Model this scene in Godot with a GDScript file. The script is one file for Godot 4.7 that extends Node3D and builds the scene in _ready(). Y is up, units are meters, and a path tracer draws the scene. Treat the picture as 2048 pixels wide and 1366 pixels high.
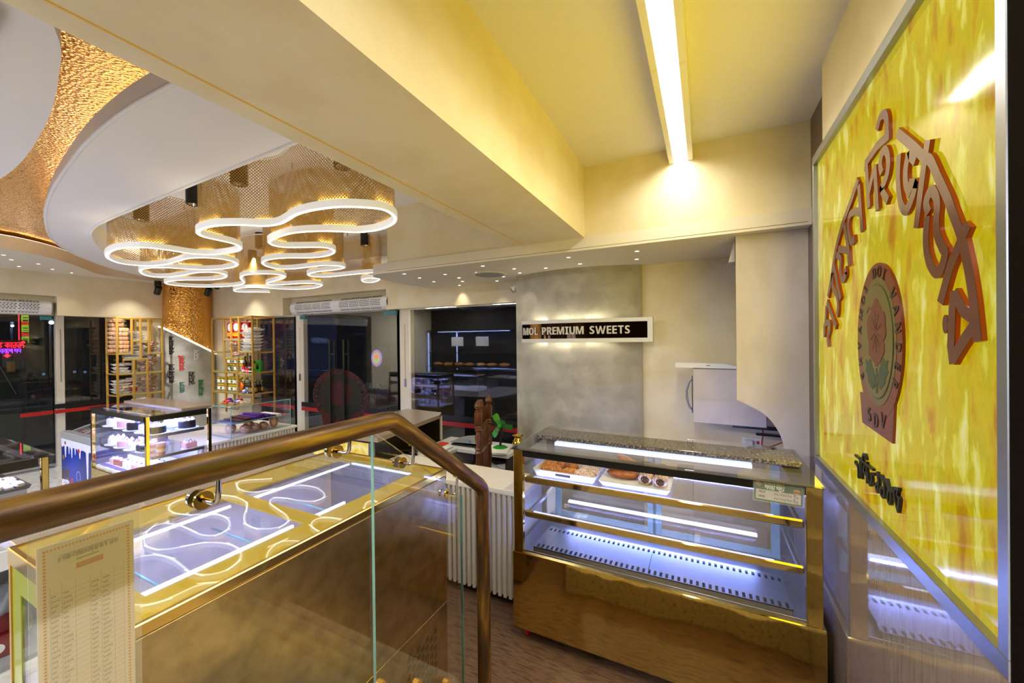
extends Node3D

# ---------------------------------------------------------------- mesh builder
class MB:
	var v := PackedVector3Array()
	var n := PackedVector3Array()
	var uv := PackedVector2Array()
	var ix := PackedInt32Array()
	var xf := Transform3D()
	var drawn := 0

	func put(p: Vector3, nn: Vector3, t := Vector2.ZERO) -> int:
		v.append(xf * p)
		n.append((xf.basis * nn).normalized())
		uv.append(t)
		return v.size() - 1

	# corners run counter-clockwise seen from outside
	func quad(a: Vector3, b: Vector3, c: Vector3, d: Vector3, t := []) -> void:
		var nn := (b - a).cross(d - a)
		if nn.length() < 1e-12:
			nn = (c - b).cross(d - b)
		nn = nn.normalized()
		if t.is_empty():
			t = [Vector2(0, 1), Vector2(1, 1), Vector2(1, 0), Vector2(0, 0)]
		var i := put(a, nn, t[0])
		put(b, nn, t[1])
		put(c, nn, t[2])
		put(d, nn, t[3])
		ix.append_array(PackedInt32Array([i, i + 2, i + 1, i, i + 3, i + 2]))

	func tri(a: Vector3, b: Vector3, c: Vector3) -> void:
		var nn := (b - a).cross(c - a).normalized()
		var i := put(a, nn)
		put(b, nn)
		put(c, nn)
		ix.append_array(PackedInt32Array([i, i + 2, i + 1]))

	# box between two corners; bevel cuts every edge
	func box(lo: Vector3, hi: Vector3, r := 0.0) -> MB:
		var l := Vector3(min(lo.x, hi.x), min(lo.y, hi.y), min(lo.z, hi.z))
		var h := Vector3(max(lo.x, hi.x), max(lo.y, hi.y), max(lo.z, hi.z))
		r = min(r, 0.45 * min(h.x - l.x, min(h.y - l.y, h.z - l.z)))
		var i := l + Vector3(r, r, r)
		var o := h - Vector3(r, r, r)
		quad(Vector3(i.x, i.y, h.z), Vector3(o.x, i.y, h.z), Vector3(o.x, o.y, h.z), Vector3(i.x, o.y, h.z))
		quad(Vector3(o.x, i.y, l.z), Vector3(i.x, i.y, l.z), Vector3(i.x, o.y, l.z), Vector3(o.x, o.y, l.z))
		quad(Vector3(h.x, i.y, o.z), Vector3(h.x, i.y, i.z), Vector3(h.x, o.y, i.z), Vector3(h.x, o.y, o.z))
		quad(Vector3(l.x, i.y, i.z), Vector3(l.x, i.y, o.z), Vector3(l.x, o.y, o.z), Vector3(l.x, o.y, i.z))
		quad(Vector3(i.x, h.y, o.z), Vector3(o.x, h.y, o.z), Vector3(o.x, h.y, i.z), Vector3(i.x, h.y, i.z))
		quad(Vector3(i.x, l.y, i.z), Vector3(o.x, l.y, i.z), Vector3(o.x, l.y, o.z), Vector3(i.x, l.y, o.z))
		if r > 0.0:
			for sx in [0, 1]:
				for sy in [0, 1]:
					var ex: float = h.x if sx else l.x
					var ey: float = h.y if sy else l.y
					var nx: float = o.x if sx else i.x
					var ny: float = o.y if sy else i.y
					_edge(Vector3(ex, ny, i.z), Vector3(nx, ey, i.z), Vector3(nx, ey, o.z), Vector3(ex, ny, o.z), Vector3(sx * 2 - 1, sy * 2 - 1, 0))
			for sy in [0, 1]:
				for sz in [0, 1]:
					var ey: float = h.y if sy else l.y
					var ez: float = h.z if sz else l.z
					var ny: float = o.y if sy else i.y
					var nz: float = o.z if sz else i.z
					_edge(Vector3(i.x, ey, nz), Vector3(i.x, ny, ez), Vector3(o.x, ny, ez), Vector3(o.x, ey, nz), Vector3(0, sy * 2 - 1, sz * 2 - 1))
			for sx in [0, 1]:
				for sz in [0, 1]:
					var ex: float = h.x if sx else l.x
					var ez: float = h.z if sz else l.z
					var nx: float = o.x if sx else i.x
					var nz: float = o.z if sz else i.z
					_edge(Vector3(ex, i.y, nz), Vector3(nx, i.y, ez), Vector3(nx, o.y, ez), Vector3(ex, o.y, nz), Vector3(sx * 2 - 1, 0, sz * 2 - 1))
			for sx in [0, 1]:
				for sy in [0, 1]:
					for sz in [0, 1]:
						var e := Vector3(h.x if sx else l.x, h.y if sy else l.y, h.z if sz else l.z)
						var q := Vector3(o.x if sx else i.x, o.y if sy else i.y, o.z if sz else i.z)
						var a := Vector3(e.x, q.y, q.z)
						var b := Vector3(q.x, e.y, q.z)
						var c := Vector3(q.x, q.y, e.z)
						if (b - a).cross(c - a).dot(e - (l + h) / 2) > 0:
							tri(a, b, c)
						else:
							tri(a, c, b)
		return self

	func _edge(a: Vector3, b: Vector3, c: Vector3, d: Vector3, out: Vector3) -> void:
		if (b - a).cross(d - a).dot(out) > 0:
			quad(a, b, c, d)
		else:
			quad(a, d, c, b)

	# grid of points (rows of equal length), smooth; outward side = du x dv
	func grid(rows: Array, close_u := false, uscale := 1.0, vscale := 1.0) -> MB:
		var m := rows.size()
		var k: int = rows[0].size()
		var base := v.size()
		for j in m:
			for i in k:
				var p: Vector3 = rows[j][i]
				var i0 := i - 1 if i > 0 else (k - 2 if close_u else 0)
				var i1 := i + 1 if i < k - 1 else (1 if close_u else k - 1)
				var du: Vector3 = rows[j][i1] - rows[j][i0]
				var dv: Vector3 = rows[min(j + 1, m - 1)][i] - rows[max(j - 1, 0)][i]
				if du.length() < 1e-7:
					var jj: int = 1 if j == 0 else m - 2
					du = rows[jj][i1] - rows[jj][i0]
				var nn := du.cross(dv)
				if nn.length() < 1e-14:
					nn = Vector3.UP
				put(p, nn.normalized(), Vector2(uscale * i / (k - 1.0), vscale * j / (m - 1.0)))
		for j in m - 1:
			for i in k - 1:
				var a := base + j * k + i
				ix.append_array(PackedInt32Array([a, a + k + 1, a + 1, a, a + k, a + k + 1]))
		return self

	# solid of revolution: profile of (radius, height) from bottom to top, turned about y through `at`
	func lathe(prof: Array, at := Vector3.ZERO, seg := 16, squash := Vector2.ONE) -> MB:
		var rows := []
		for p in prof:
			var row := []
			for i in seg + 1:
				var a := -TAU * i / seg
				row.append(at + Vector3(cos(a) * p.x * squash.x, p.y, sin(a) * p.x * squash.y))
			rows.append(row)
		# sharp corners: split where the profile bends hard
		var run := [rows[0]]
		for j in range(1, rows.size()):
			run.append(rows[j])
			if j < rows.size() - 1:
				var d0: Vector2 = (prof[j] - prof[j - 1]).normalized()
				var d1: Vector2 = (prof[j + 1] - prof[j]).normalized()
				if d0.dot(d1) < 0.75:
					grid(run, true)
					run = [rows[j]]
		if run.size() > 1:
			grid(run, true)
		return self

	# tube along points
	func tube(pts: Array, r, seg := 10, closed := false, caps := true) -> MB:
		var k := pts.size()
		var rows := []
		var up := Vector3.UP
		var last := Vector3.ZERO
		for j in k:
			var t: Vector3
			if closed:
				t = (pts[(j + 1) % k] - pts[(j - 1 + k) % k]).normalized()
			else:
				t = (pts[min(j + 1, k - 1)] - pts[max(j - 1, 0)]).normalized()
			if last == Vector3.ZERO:
				if absf(t.y) > 0.9:
					up = Vector3.RIGHT
			else:
				pass
			var s := up.cross(t).normalized()
			var u := t.cross(s).normalized()
			up = u
			last = t
			var rr: float = r[j] if r is Array else r
			# widen at corners so that the pipe keeps its width
			var row := []
			for i in seg + 1:
				var a := TAU * i / seg
				row.append(pts[j] + (s * cos(a) + u * sin(a)) * rr)
			rows.append(row)
		if closed:
			rows.append(rows[0])
		var first := v.size()
		grid(rows, true, 1.0, k)
		var len := 0.0
		for j in rows.size():
			if j > 0:
				len += pts[j % k].distance_to(pts[j - 1])
			for i in seg + 1:
				uv[first + j * (seg + 1) + i].y = len
		if caps and not closed:
			for e in [0, rows.size() - 1]:
				var c := Vector3.ZERO
				for i in seg:
					c += rows[e][i] / seg
				for i in seg:
					if e == 0:
						tri(c, rows[e][i + 1], rows[e][i])
					else:
						tri(c, rows[e][i], rows[e][i + 1])
		return self

	# polygon (points (a, b)) in the plane spanned by ua, ub from `o`, pushed by `depth` along ua x ub
	func prism(poly: PackedVector2Array, o: Vector3, ua: Vector3, ub: Vector3, depth: float, smooth := false) -> MB:
		var p := poly.duplicate()
		if Geometry2D.is_polygon_clockwise(p):
			p.reverse()
		var w := ua.cross(ub).normalized() * absf(depth)
		if depth < 0:
			o -= w
		var ids := Geometry2D.triangulate_polygon(p)
		for i in range(0, ids.size(), 3):
			var a := o + ua * p[ids[i]].x + ub * p[ids[i]].y
			var b := o + ua * p[ids[i + 1]].x + ub * p[ids[i + 1]].y
			var c := o + ua * p[ids[i + 2]].x + ub * p[ids[i + 2]].y
			if (b - a).cross(c - a).dot(w) < 0:
				var s := b
				b = c
				c = s
			tri(a + w, b + w, c + w)
			tri(a, c, b)
		var k := p.size()
		for i in k:
			var a := o + ua * p[i].x + ub * p[i].y
			var b := o + ua * p[(i + 1) % k].x + ub * p[(i + 1) % k].y
			if smooth:
				var e0 := (p[i] - p[(i + k - 1) % k]).normalized()
				var e1 := (p[(i + 1) % k] - p[i]).normalized()
				var e2 := (p[(i + 2) % k] - p[(i + 1) % k]).normalized()
				var t0 := (e0 + e1) if e0.dot(e1) > 0.7 else e1
				var t1 := (e1 + e2) if e1.dot(e2) > 0.7 else e1
				var n0 := (ua * t0.y - ub * t0.x).normalized()
				var n1 := (ua * t1.y - ub * t1.x).normalized()
				var q := put(a, n0)
				put(b, n1)
				put(b + w, n1)
				put(a + w, n0)
				ix.append_array(PackedInt32Array([q, q + 2, q + 1, q, q + 3, q + 2]))
			else:
				quad(a, b, b + w, a + w)
		return self

	# a line of constant width drawn in the plane (ua, ub), pushed by depth
	func stroke(pts: Array, wid: float, o: Vector3, ua: Vector3, ub: Vector3, depth: float) -> MB:
		drawn += 1
		depth *= 1.0 + 0.012 * (drawn % 7)
		var l := []
		var r := []
		var k := pts.size()
		for i in k:
			var d0: Vector2 = (pts[i] - pts[i - 1]).normalized() if i > 0 else (pts[1] - pts[0]).normalized()
			var d1: Vector2 = (pts[i + 1] - pts[i]).normalized() if i < k - 1 else d0
			var m := (d0 + d1).normalized() if (d0 + d1).length() > 0.2 else d0
			var side := Vector2(-m.y, m.x) * (wid / 2 / maxf(absf(m.dot(d1)), 0.55))
			l.append(o + ua * (pts[i].x + side.x) + ub * (pts[i].y + side.y))
			r.append(o + ua * (pts[i].x - side.x) + ub * (pts[i].y - side.y))
		var w := ua.cross(ub).normalized() * absf(depth)
		if depth < 0:
			for i in k:
				l[i] -= w
				r[i] -= w
		for i in k - 1:
			quad(r[i] + w, r[i + 1] + w, l[i + 1] + w, l[i] + w)
			quad(r[i], l[i], l[i + 1], r[i + 1])
			quad(r[i], r[i + 1], r[i + 1] + w, r[i] + w)
			quad(l[i + 1], l[i], l[i] + w, l[i + 1] + w)
		for i in range(1, k - 1):
			var d0: Vector2 = (pts[i] - pts[i - 1]).normalized()
			var d1: Vector2 = (pts[i + 1] - pts[i]).normalized()
			if d0.dot(d1) < 0.8:
				var c := PackedVector2Array()
				for j in 12:
					c.append(pts[i] + Vector2(cos(TAU * j / 12), sin(TAU * j / 12)) * wid * 0.5)
				prism(c, o, ua, ub, depth * 0.97, true)
		quad(l[0], r[0], r[0] + w, l[0] + w)
		quad(r[k - 1], l[k - 1], l[k - 1] + w, r[k - 1] + w)
		return self

	# lumpy ellipsoid
	func blob(c: Vector3, r: Vector3, seed_ := 0, lump := 0.0, nu := 12, nv := 8, b := Basis()) -> MB:
		var rng := RandomNumberGenerator.new()
		rng.seed = seed_
		var ph := []
		for i in 6:
			ph.append(rng.randf() * TAU)
		var rows := []
		for j in nv + 1:
			var la := -PI / 2 + PI * j / nv
			var row := []
			for i in nu + 1:
				var lo := -TAU * i / nu
				var k: float = 1.0 + lump * (sin(3 * lo + ph[0]) * cos(la * 2 + ph[1]) + 0.6 * sin(5 * lo + ph[2] + 3 * la) + 0.5 * sin(4 * la + ph[3])) * cos(la)
				row.append(c + b * (Vector3(cos(la) * cos(lo), sin(la), cos(la) * sin(lo)) * r * k))
			rows.append(row)
		return grid(rows, true)

	func mesh() -> ArrayMesh:
		var a := []
		a.resize(Mesh.ARRAY_MAX)
		a[Mesh.ARRAY_VERTEX] = v
		a[Mesh.ARRAY_NORMAL] = n
		a[Mesh.ARRAY_TEX_UV] = uv
		a[Mesh.ARRAY_INDEX] = ix
		var m := ArrayMesh.new()
		m.add_surface_from_arrays(Mesh.PRIMITIVE_TRIANGLES, a)
		return m

# ---------------------------------------------------------------- scene helpers
var taken := {}
var M := {}

func numbered(called: String) -> String:
	var k: int = taken.get(called, 0)
	taken[called] = k + 1
	return called if k == 0 else "%s_%03d" % [called, k]

func tag(o: Node, label: String, category: String, group := "") -> Node:
	o.set_meta("label", label)
	o.set_meta("category", category)
	if group:
		o.set_meta("group", group)
	return o

func obj(called: String, mb, m: Material, parent: Node = self) -> MeshInstance3D:
	var o := MeshInstance3D.new()
	o.mesh = mb.mesh() if mb is MB else mb
	o.name = numbered(called) if parent == self else called
	o.material_override = m
	parent.add_child(o, true)
	return o

func struct(called: String, mb, m: Material, parent: Node = self) -> MeshInstance3D:
	var o := obj(called, mb, m, parent)
	if parent == self:
		o.set_meta("kind", "structure")
	return o

func thing(called: String, label: String, category: String, at := Vector3.ZERO, turn := 0.0, group := "") -> Node3D:
	var o := Node3D.new()
	o.name = numbered(called)
	add_child(o, true)
	o.position = at
	o.rotation.y = turn
	tag(o, label, category, group)
	return o

func dup(src: Node3D, at: Vector3, turn := 0.0, label := "", base := "") -> Node3D:
	var r: Node3D = src.duplicate()
	r.name = numbered(base if base else String(src.name).rstrip("0123456789").trim_suffix("_"))
	add_child(r, true)
	r.position = at
	r.rotation.y = turn
	if label:
		r.set_meta("label", label)
	return r

const ORD := ["first", "second", "third", "fourth", "fifth", "sixth", "seventh", "eighth", "ninth", "tenth", "eleventh", "twelfth"]

func V(x: float, y: float, z: float) -> Vector3:
	return Vector3(x, y, z)

func pm(called: String, col: Color, rough := 0.6, metal := 0.0, spec := 0.5) -> StandardMaterial3D:
	var m := StandardMaterial3D.new()
	m.resource_name = called
	m.albedo_color = col
	m.roughness = rough
	m.metallic = metal
	m.metallic_specular = spec
	M[called] = m
	return m

func em(called: String, col: Color, e: float, base := Color(0.9, 0.9, 0.9)) -> StandardMaterial3D:
	var m := pm(called, base, 0.5)
	m.emission_enabled = true
	m.emission = col
	m.emission_energy_multiplier = e
	return m

func pane(called: String, col: Color, a: float) -> StandardMaterial3D:
	var m := pm(called, Color(col.r, col.g, col.b, a), 0.0)
	m.transparency = BaseMaterial3D.TRANSPARENCY_ALPHA
	return m

func noise_tex(seed_: int, freq: float, type: int, ramp: Array, size := 512, as_normal := 0.0, oct := 4, warp := 0.0) -> NoiseTexture2D:
	var f := FastNoiseLite.new()
	f.seed = seed_
	f.frequency = freq
	f.noise_type = type
	f.fractal_octaves = oct
	f.cellular_return_type = FastNoiseLite.RETURN_DISTANCE
	if warp > 0:
		f.domain_warp_enabled = true
		f.domain_warp_amplitude = warp
		f.domain_warp_frequency = freq
	var t := NoiseTexture2D.new()
	t.width = size
	t.height = size
	t.seamless = true
	t.noise = f
	if as_normal > 0:
		t.as_normal_map = true
		t.bump_strength = as_normal
	elif not ramp.is_empty():
		var g := Gradient.new()
		var of := PackedFloat32Array()
		var cs := PackedColorArray()
		for i in ramp.size():
			of.append(ramp[i][0])
			cs.append(ramp[i][1])
		g.offsets = of
		g.colors = cs
		t.color_ramp = g
	return t

func tri_tex(m: StandardMaterial3D, t: Texture2D, scale: Vector3, world := true) -> StandardMaterial3D:
	m.albedo_texture = t
	m.uv1_triplanar = true
	m.uv1_world_triplanar = world
	m.uv1_scale = scale
	return m

func bump(m: StandardMaterial3D, t: Texture2D, k := 1.0) -> StandardMaterial3D:
	m.normal_enabled = true
	m.normal_texture = t
	m.normal_scale = k
	return m

func spline(p: Array, sub := 6, closed := false) -> Array:
	var out := []
	var k := p.size()
	for i in (k if closed else k - 1):
		var a = p[(i - 1 + k) % k] if closed or i > 0 else p[0]
		var b = p[i]
		var c = p[(i + 1) % k]
		var d = p[(i + 2) % k] if closed or i + 2 < k else p[k - 1]
		for s in sub:
			var t := float(s) / sub
			out.append(0.5 * ((2 * b) + (c - a) * t + (2 * a - 5 * b + 4 * c - d) * t * t + (3 * b - a - 3 * c + d) * t * t * t))
	if not closed:
		out.append(p[k - 1])
	return out

func omni(at: Vector3, col: Color, e: float, size := 0.05, parent: Node = self) -> OmniLight3D:
	var l := OmniLight3D.new()
	l.name = numbered("lamp_light") if parent == self else "lamp_light"
	l.light_color = col
	l.light_energy = e
	l.light_size = size
	l.omni_range = 14
	l.omni_attenuation = 2
	l.shadow_enabled = true
	parent.add_child(l, true)
	l.position = at
	return l

func spot(at: Vector3, to: Vector3, col: Color, e: float, ang := 35.0, size := 0.03, parent: Node = self) -> SpotLight3D:
	var l := SpotLight3D.new()
	l.name = numbered("spot_light") if parent == self else "spot_light"
	l.light_color = col
	l.light_energy = e
	l.light_size = size
	l.spot_range = 14
	l.spot_attenuation = 2
	l.spot_angle = ang
	l.spot_angle_attenuation = 1.2
	l.shadow_enabled = true
	parent.add_child(l, true)
	var up := Vector3.UP if absf((to - at).normalized().y) < 0.95 else Vector3.RIGHT
	l.transform = Transform3D(Basis.looking_at((to - at).normalized(), up), at)
	return l

# an area light of size (w, h) at a point, shining along dir; `along` is the direction of its width
func area(at: Vector3, dir: Vector3, along: Vector3, w: float, h: float, col: Color, e: float, parent: Node = self) -> AreaLight3D:
	var l := AreaLight3D.new()
	l.name = numbered("area_light") if parent == self else "area_light"
	l.light_color = col
	l.light_energy = e
	l.area_size = Vector2(w, h)
	l.area_range = 14
	l.shadow_enabled = true
	parent.add_child(l, true)
	var z := -dir.normalized()
	var x := along.normalized()
	l.transform = Transform3D(Basis(x, z.cross(x), z), at)
	return l

func letters(s: String, size: float, depth: float, bold := true) -> TextMesh:
	var f := SystemFont.new()
	f.font_names = PackedStringArray(["Droid Sans"])
	f.font_weight = 700 if bold else 400
	var t := TextMesh.new()
	t.font = f
	t.text = s
	t.font_size = 48
	t.pixel_size = size / 48.0
	t.depth = depth
	t.curve_step = 2.0
	return t

# ---------------------------------------------------------------- build
func _ready() -> void:
	# camera (pixel frame 2048 x 1366, focal length 776.3 px), night sky, exposure
	var cam := Camera3D.new()
	cam.name = "camera"
	cam.fov = rad_to_deg(2.0 * atan(683.0 / 776.33))
	cam.near = 0.02
	cam.far = 120.0
	cam.transform = Transform3D(Basis(Vector3.UP, 0.460878) * Basis(Vector3.RIGHT, -0.0042595) * Basis(Vector3.BACK, -0.0107205), V(0, 1.95, 0))
	add_child(cam)
	cam.current = true
	var env := Environment.new()
	env.background_mode = Environment.BG_COLOR
	env.background_color = Color(0.035, 0.045, 0.09)
	env.tonemap_mode = Environment.TONE_MAPPER_LINEAR
	env.tonemap_exposure = 2.0
	env.sdfgi_enabled = true
	env.ssao_enabled = true
	env.ssil_enabled = true
	var we := WorldEnvironment.new()
	we.name = "night_sky"
	we.environment = env
	add_child(we)
	big_lights()
	materials()
	shell()
	ceiling_work()
	right_side()
	sign_panel()
	glass_front()
	outside()
	railing()
	showcase()
	sweets_counter()
	cash_corner()
	far_counters()
	shelves()
	chandelier()
	niche()
	fittings()
	back_room()

const WARM := Color(1.0, 0.955, 0.86)
const WHITE := Color(1.0, 0.985, 0.955)
const COOL := Color(0.52, 0.60, 1.0)

func big_lights() -> void:
	# ceiling LED profile over the stair (its glowing face is built in right_side)
	area(V(-0.146, 3.262, -0.45), Vector3.DOWN, Vector3.BACK, 5.2, 0.085, WHITE, 2.4)
	# added fill panels, unseen behind the camera, that brighten the whole room
	for p in [V(-2.6, 3.04, 1.5), V(-5.2, 3.04, 1.5), V(-7.8, 3.04, 1.5)]:
		area(p, Vector3.DOWN, Vector3.RIGHT, 1.2, 0.6, Color(0.98, 0.98, 1.0), 7.5)

func materials() -> void:
	var plaster := noise_tex(3, 0.006, FastNoiseLite.TYPE_SIMPLEX_SMOOTH, [[0.25, Color(0.86, 0.81, 0.665)], [0.5, Color(0.875, 0.83, 0.695)], [0.75, Color(0.89, 0.85, 0.73)]], 512, 0.0, 5, 40.0)
	tri_tex(pm("cream", Color.WHITE, 0.55), plaster, Vector3(0.6, 0.6, 0.6))
	pm("white_paint", Color(0.87, 0.86, 0.84), 0.7)
	pm("white_gloss", Color(0.86, 0.86, 0.85), 0.35)
	pm("off_white", Color(0.86, 0.83, 0.76), 0.5)
	var grey := noise_tex(9, 0.008, FastNoiseLite.TYPE_SIMPLEX_SMOOTH, [[0.2, Color(0.60, 0.585, 0.54)], [0.5, Color(0.65, 0.635, 0.59)], [0.8, Color(0.70, 0.685, 0.645)]], 512, 0.0, 5, 60.0)
	tri_tex(pm("grey_plaster", Color.WHITE, 0.45), grey, Vector3(0.8, 0.8, 0.8))
	var board := noise_tex(12, 0.008, FastNoiseLite.TYPE_SIMPLEX_SMOOTH, [[0.2, Color(0.735, 0.70, 0.66)], [0.8, Color(0.79, 0.76, 0.73)]], 512, 0.0, 4, 40.0)
	tri_tex(pm("board_plaster", Color.WHITE, 0.4), board, Vector3(0.7, 0.35, 0.7))
	var ham := noise_tex(21, 0.035, FastNoiseLite.TYPE_CELLULAR, [], 512, 9.0, 1)
	var g := pm("hammered_gold", Color(0.93, 0.69, 0.34), 0.16, 1.0)
	g.uv1_triplanar = true
	g.uv1_world_triplanar = true
	g.uv1_scale = Vector3(3.4, 3.4, 3.4)
	bump(g, ham, 1.5)
	var hc := g.duplicate()
	hc.uv1_scale = Vector3(1.7, 1.7, 1.7)
	hc.roughness = 0.13
	hc.normal_scale = 1.6
	M["hammered_column"] = hc
	var g2 := pm("mirror_gold", Color(0.82, 0.715, 0.41), 0.06, 1.0)
	var wav := noise_tex(31, 0.006, FastNoiseLite.TYPE_SIMPLEX_SMOOTH, [], 512, 6.0, 2)
	g2.uv1_triplanar = true
	g2.uv1_world_triplanar = true
	g2.uv1_scale = Vector3(0.8, 0.5, 0.8)
	bump(g2, wav, 0.25)
	pm("gold_paint", Color(0.74, 0.57, 0.25), 0.38, 0.45)
	pm("gold_trim", Color(0.84, 0.70, 0.34), 0.13, 1.0)
	pm("steel", Color(0.62, 0.63, 0.66), 0.28, 1.0)
	pm("brushed_steel", Color(0.66, 0.68, 0.72), 0.35, 1.0)
	pm("chrome", Color(0.75, 0.74, 0.72), 0.12, 1.0)
	pm("black", Color(0.03, 0.03, 0.03), 0.35)
	pm("black_matt", Color(0.035, 0.035, 0.035), 0.7)
	pm("dark_brown", Color(0.16, 0.12, 0.09), 0.45)
	pm("red", Color(0.78, 0.10, 0.06), 0.5)
	pm("teal", Color(0.16, 0.45, 0.50), 0.4)
	pm("white_plastic", Color(0.88, 0.88, 0.87), 0.35)
	pm("grey_plastic", Color(0.55, 0.56, 0.57), 0.45)
	pm("paper", Color(0.87, 0.87, 0.85), 0.8)
	pane("glass", Color(0.4, 0.45, 0.45), 0.012)
	pane("clear", Color(0.5, 0.55, 0.6), 0.012)
	pane("glass_edge", Color(0.60, 0.72, 0.69), 0.6)
	pm("glass_rim", Color(0.50, 0.70, 0.64), 0.15)
	pane("film", Color(0.95, 0.96, 0.97), 0.10)
	# woods
	var wood := noise_tex(41, 0.02, FastNoiseLite.TYPE_SIMPLEX_SMOOTH, [[0.2, Color(0.33, 0.25, 0.21)], [0.45, Color(0.44, 0.345, 0.295)], [0.6, Color(0.49, 0.39, 0.335)], [0.85, Color(0.38, 0.29, 0.245)]], 512, 0.0, 5, 12.0)
	tri_tex(pm("floor_wood", Color.WHITE, 0.38), wood, Vector3(0.6, 1.0, 6.0))
	var lam := noise_tex(43, 0.02, FastNoiseLite.TYPE_SIMPLEX_SMOOTH, [[0.2, Color(0.36, 0.30, 0.265)], [0.6, Color(0.43, 0.365, 0.33)], [0.9, Color(0.39, 0.33, 0.29)]], 512, 0.0, 5, 8.0)
	tri_tex(pm("laminate", Color.WHITE, 0.4), lam, Vector3(6.0, 0.4, 6.0))
	var lam2 := noise_tex(44, 0.02, FastNoiseLite.TYPE_SIMPLEX_SMOOTH, [[0.2, Color(0.54, 0.49, 0.46)], [0.6, Color(0.61, 0.56, 0.53)], [0.9, Color(0.57, 0.52, 0.49)]], 512, 0.0, 5, 8.0)
	var l2 := tri_tex(pm("gloss_laminate", Color.WHITE, 0.05), lam2, Vector3(5.0, 0.4, 5.0))
	l2.clearcoat_enabled = true
	l2.clearcoat = 1.0
	l2.clearcoat_roughness = 0.03
	var carve := noise_tex(45, 0.03, FastNoiseLite.TYPE_SIMPLEX_SMOOTH, [[0.2, Color(0.25, 0.125, 0.055)], [0.6, Color(0.36, 0.20, 0.09)], [0.9, Color(0.46, 0.28, 0.13)]], 256, 0.0, 4, 8.0)
	tri_tex(pm("carved_wood", Color.WHITE, 0.3), carve, Vector3(5, 1.0, 5), false)
	# aged brass pipe: brown patina with golden streaks
	var br := noise_tex(51, 0.012, FastNoiseLite.TYPE_SIMPLEX_SMOOTH, [[0.2, Color(0.25, 0.155, 0.06)], [0.45, Color(0.35, 0.22, 0.08)], [0.62, Color(0.44, 0.30, 0.11)], [0.82, Color(0.56, 0.43, 0.15)]], 512, 0.0, 5, 20.0)
	var bm := pm("aged_brass", Color(0.92, 0.92, 0.86), 0.42, 0.3)
	bm.albedo_texture = br
	bm.uv1_scale = Vector3(1.0, 0.55, 1)
	bm.metallic_specular = 0.6
	var mb := noise_tex(63, 0.03, FastNoiseLite.TYPE_SIMPLEX_SMOOTH, [[0.15, Color(0.42, 0.38, 0.33)], [0.3, Color(0.70, 0.65, 0.57)], [0.8, Color(0.78, 0.74, 0.66)]], 512, 0.0, 5, 20.0)
	tri_tex(pm("marble", Color.WHITE, 0.25), mb, Vector3(2.0, 2.0, 2.0))
	# granite
	var gr := noise_tex(61, 0.05, FastNoiseLite.TYPE_CELLULAR, [[0.0, Color(0.04, 0.04, 0.05)], [0.2, Color(0.15, 0.145, 0.15)], [0.45, Color(0.36, 0.345, 0.34)], [0.85, Color(0.55, 0.52, 0.51)]], 512, 0.0, 3, 30.0)
	tri_tex(pm("granite", Color.WHITE, 0.14), gr, Vector3(3.0, 3.0, 3.0))
	var gr2 := noise_tex(62, 0.09, FastNoiseLite.TYPE_SIMPLEX_SMOOTH, [[0.2, Color(0.40, 0.35, 0.30)], [0.5, Color(0.60, 0.54, 0.47)], [0.8, Color(0.72, 0.66, 0.58)]], 512, 0.0, 3)
	tri_tex(pm("fine_granite", Color.WHITE, 0.2), gr2, Vector3(4.0, 4.0, 4.0))
	var tile := noise_tex(71, 0.02, FastNoiseLite.TYPE_SIMPLEX_SMOOTH, [[0.3, Color(0.74, 0.74, 0.70)], [0.7, Color(0.82, 0.82, 0.79)]], 512, 0.0, 5, 20.0)
	tri_tex(pm("floor_tile", Color.WHITE, 0.2), tile, Vector3(0.8, 0.8, 0.8))
	# lamps
	em("led", Color(1.0, 0.98, 0.95), 1.2)
	em("led_warm", Color(1.0, 0.96, 0.86), 0.8)
	em("led_cool", Color(0.74, 0.80, 1.0), 1.1)
	em("pin", Color(1.0, 0.97, 0.92), 1.7)
	# onyx: backlit stone
	var ox := noise_tex(81, 0.012, FastNoiseLite.TYPE_SIMPLEX_SMOOTH, [[0.12, Color(0.76, 0.52, 0.03)], [0.28, Color(0.83, 0.68, 0.04)], [0.43, Color(0.88, 0.79, 0.05)], [0.56, Color(0.80, 0.73, 0.05)], [0.70, Color(0.92, 0.87, 0.28)], [0.85, Color(0.97, 0.94, 0.62)]], 1024, 0.0, 5, 45.0)
	var om := pm("onyx", Color(0.12, 0.10, 0.02), 0.08)
	om.emission_enabled = true
	om.emission_texture = ox
	om.emission = Color.BLACK
	om.emission_energy_multiplier = 0.34
	om.uv1_scale = Vector3(1.25, 0.42, 1)
	var wv := noise_tex(82, 0.012, FastNoiseLite.TYPE_SIMPLEX_SMOOTH, [], 512, 3.0, 2)
	bump(om, wv, 0.06)
	var ow := pm("white_onyx", Color(0.3, 0.26, 0.12), 0.2)
	ow.emission_enabled = true
	ow.emission_texture = noise_tex(83, 0.012, FastNoiseLite.TYPE_SIMPLEX_SMOOTH, [[0.2, Color(0.95, 0.70, 0.12)], [0.5, Color(0.98, 0.88, 0.45)], [0.8, Color(1.0, 0.96, 0.72)]], 512, 0.0, 5, 40.0)
	ow.emission = Color.BLACK
	ow.emission_energy_multiplier = 0.45

func poly(s: Array) -> PackedVector2Array:
	return PackedVector2Array(s)

# horizontal slab from (x, z) outline, underside y0, top y1
func slab(p: Array, y0: float, y1: float, smooth := false) -> MB:
	var q := PackedVector2Array()
	for t in p:
		q.append(Vector2(t.x, -t.y))
	return MB.new().prism(q, V(0, y0, 0), Vector3.RIGHT, Vector3.FORWARD, y1 - y0, smooth)

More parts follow.
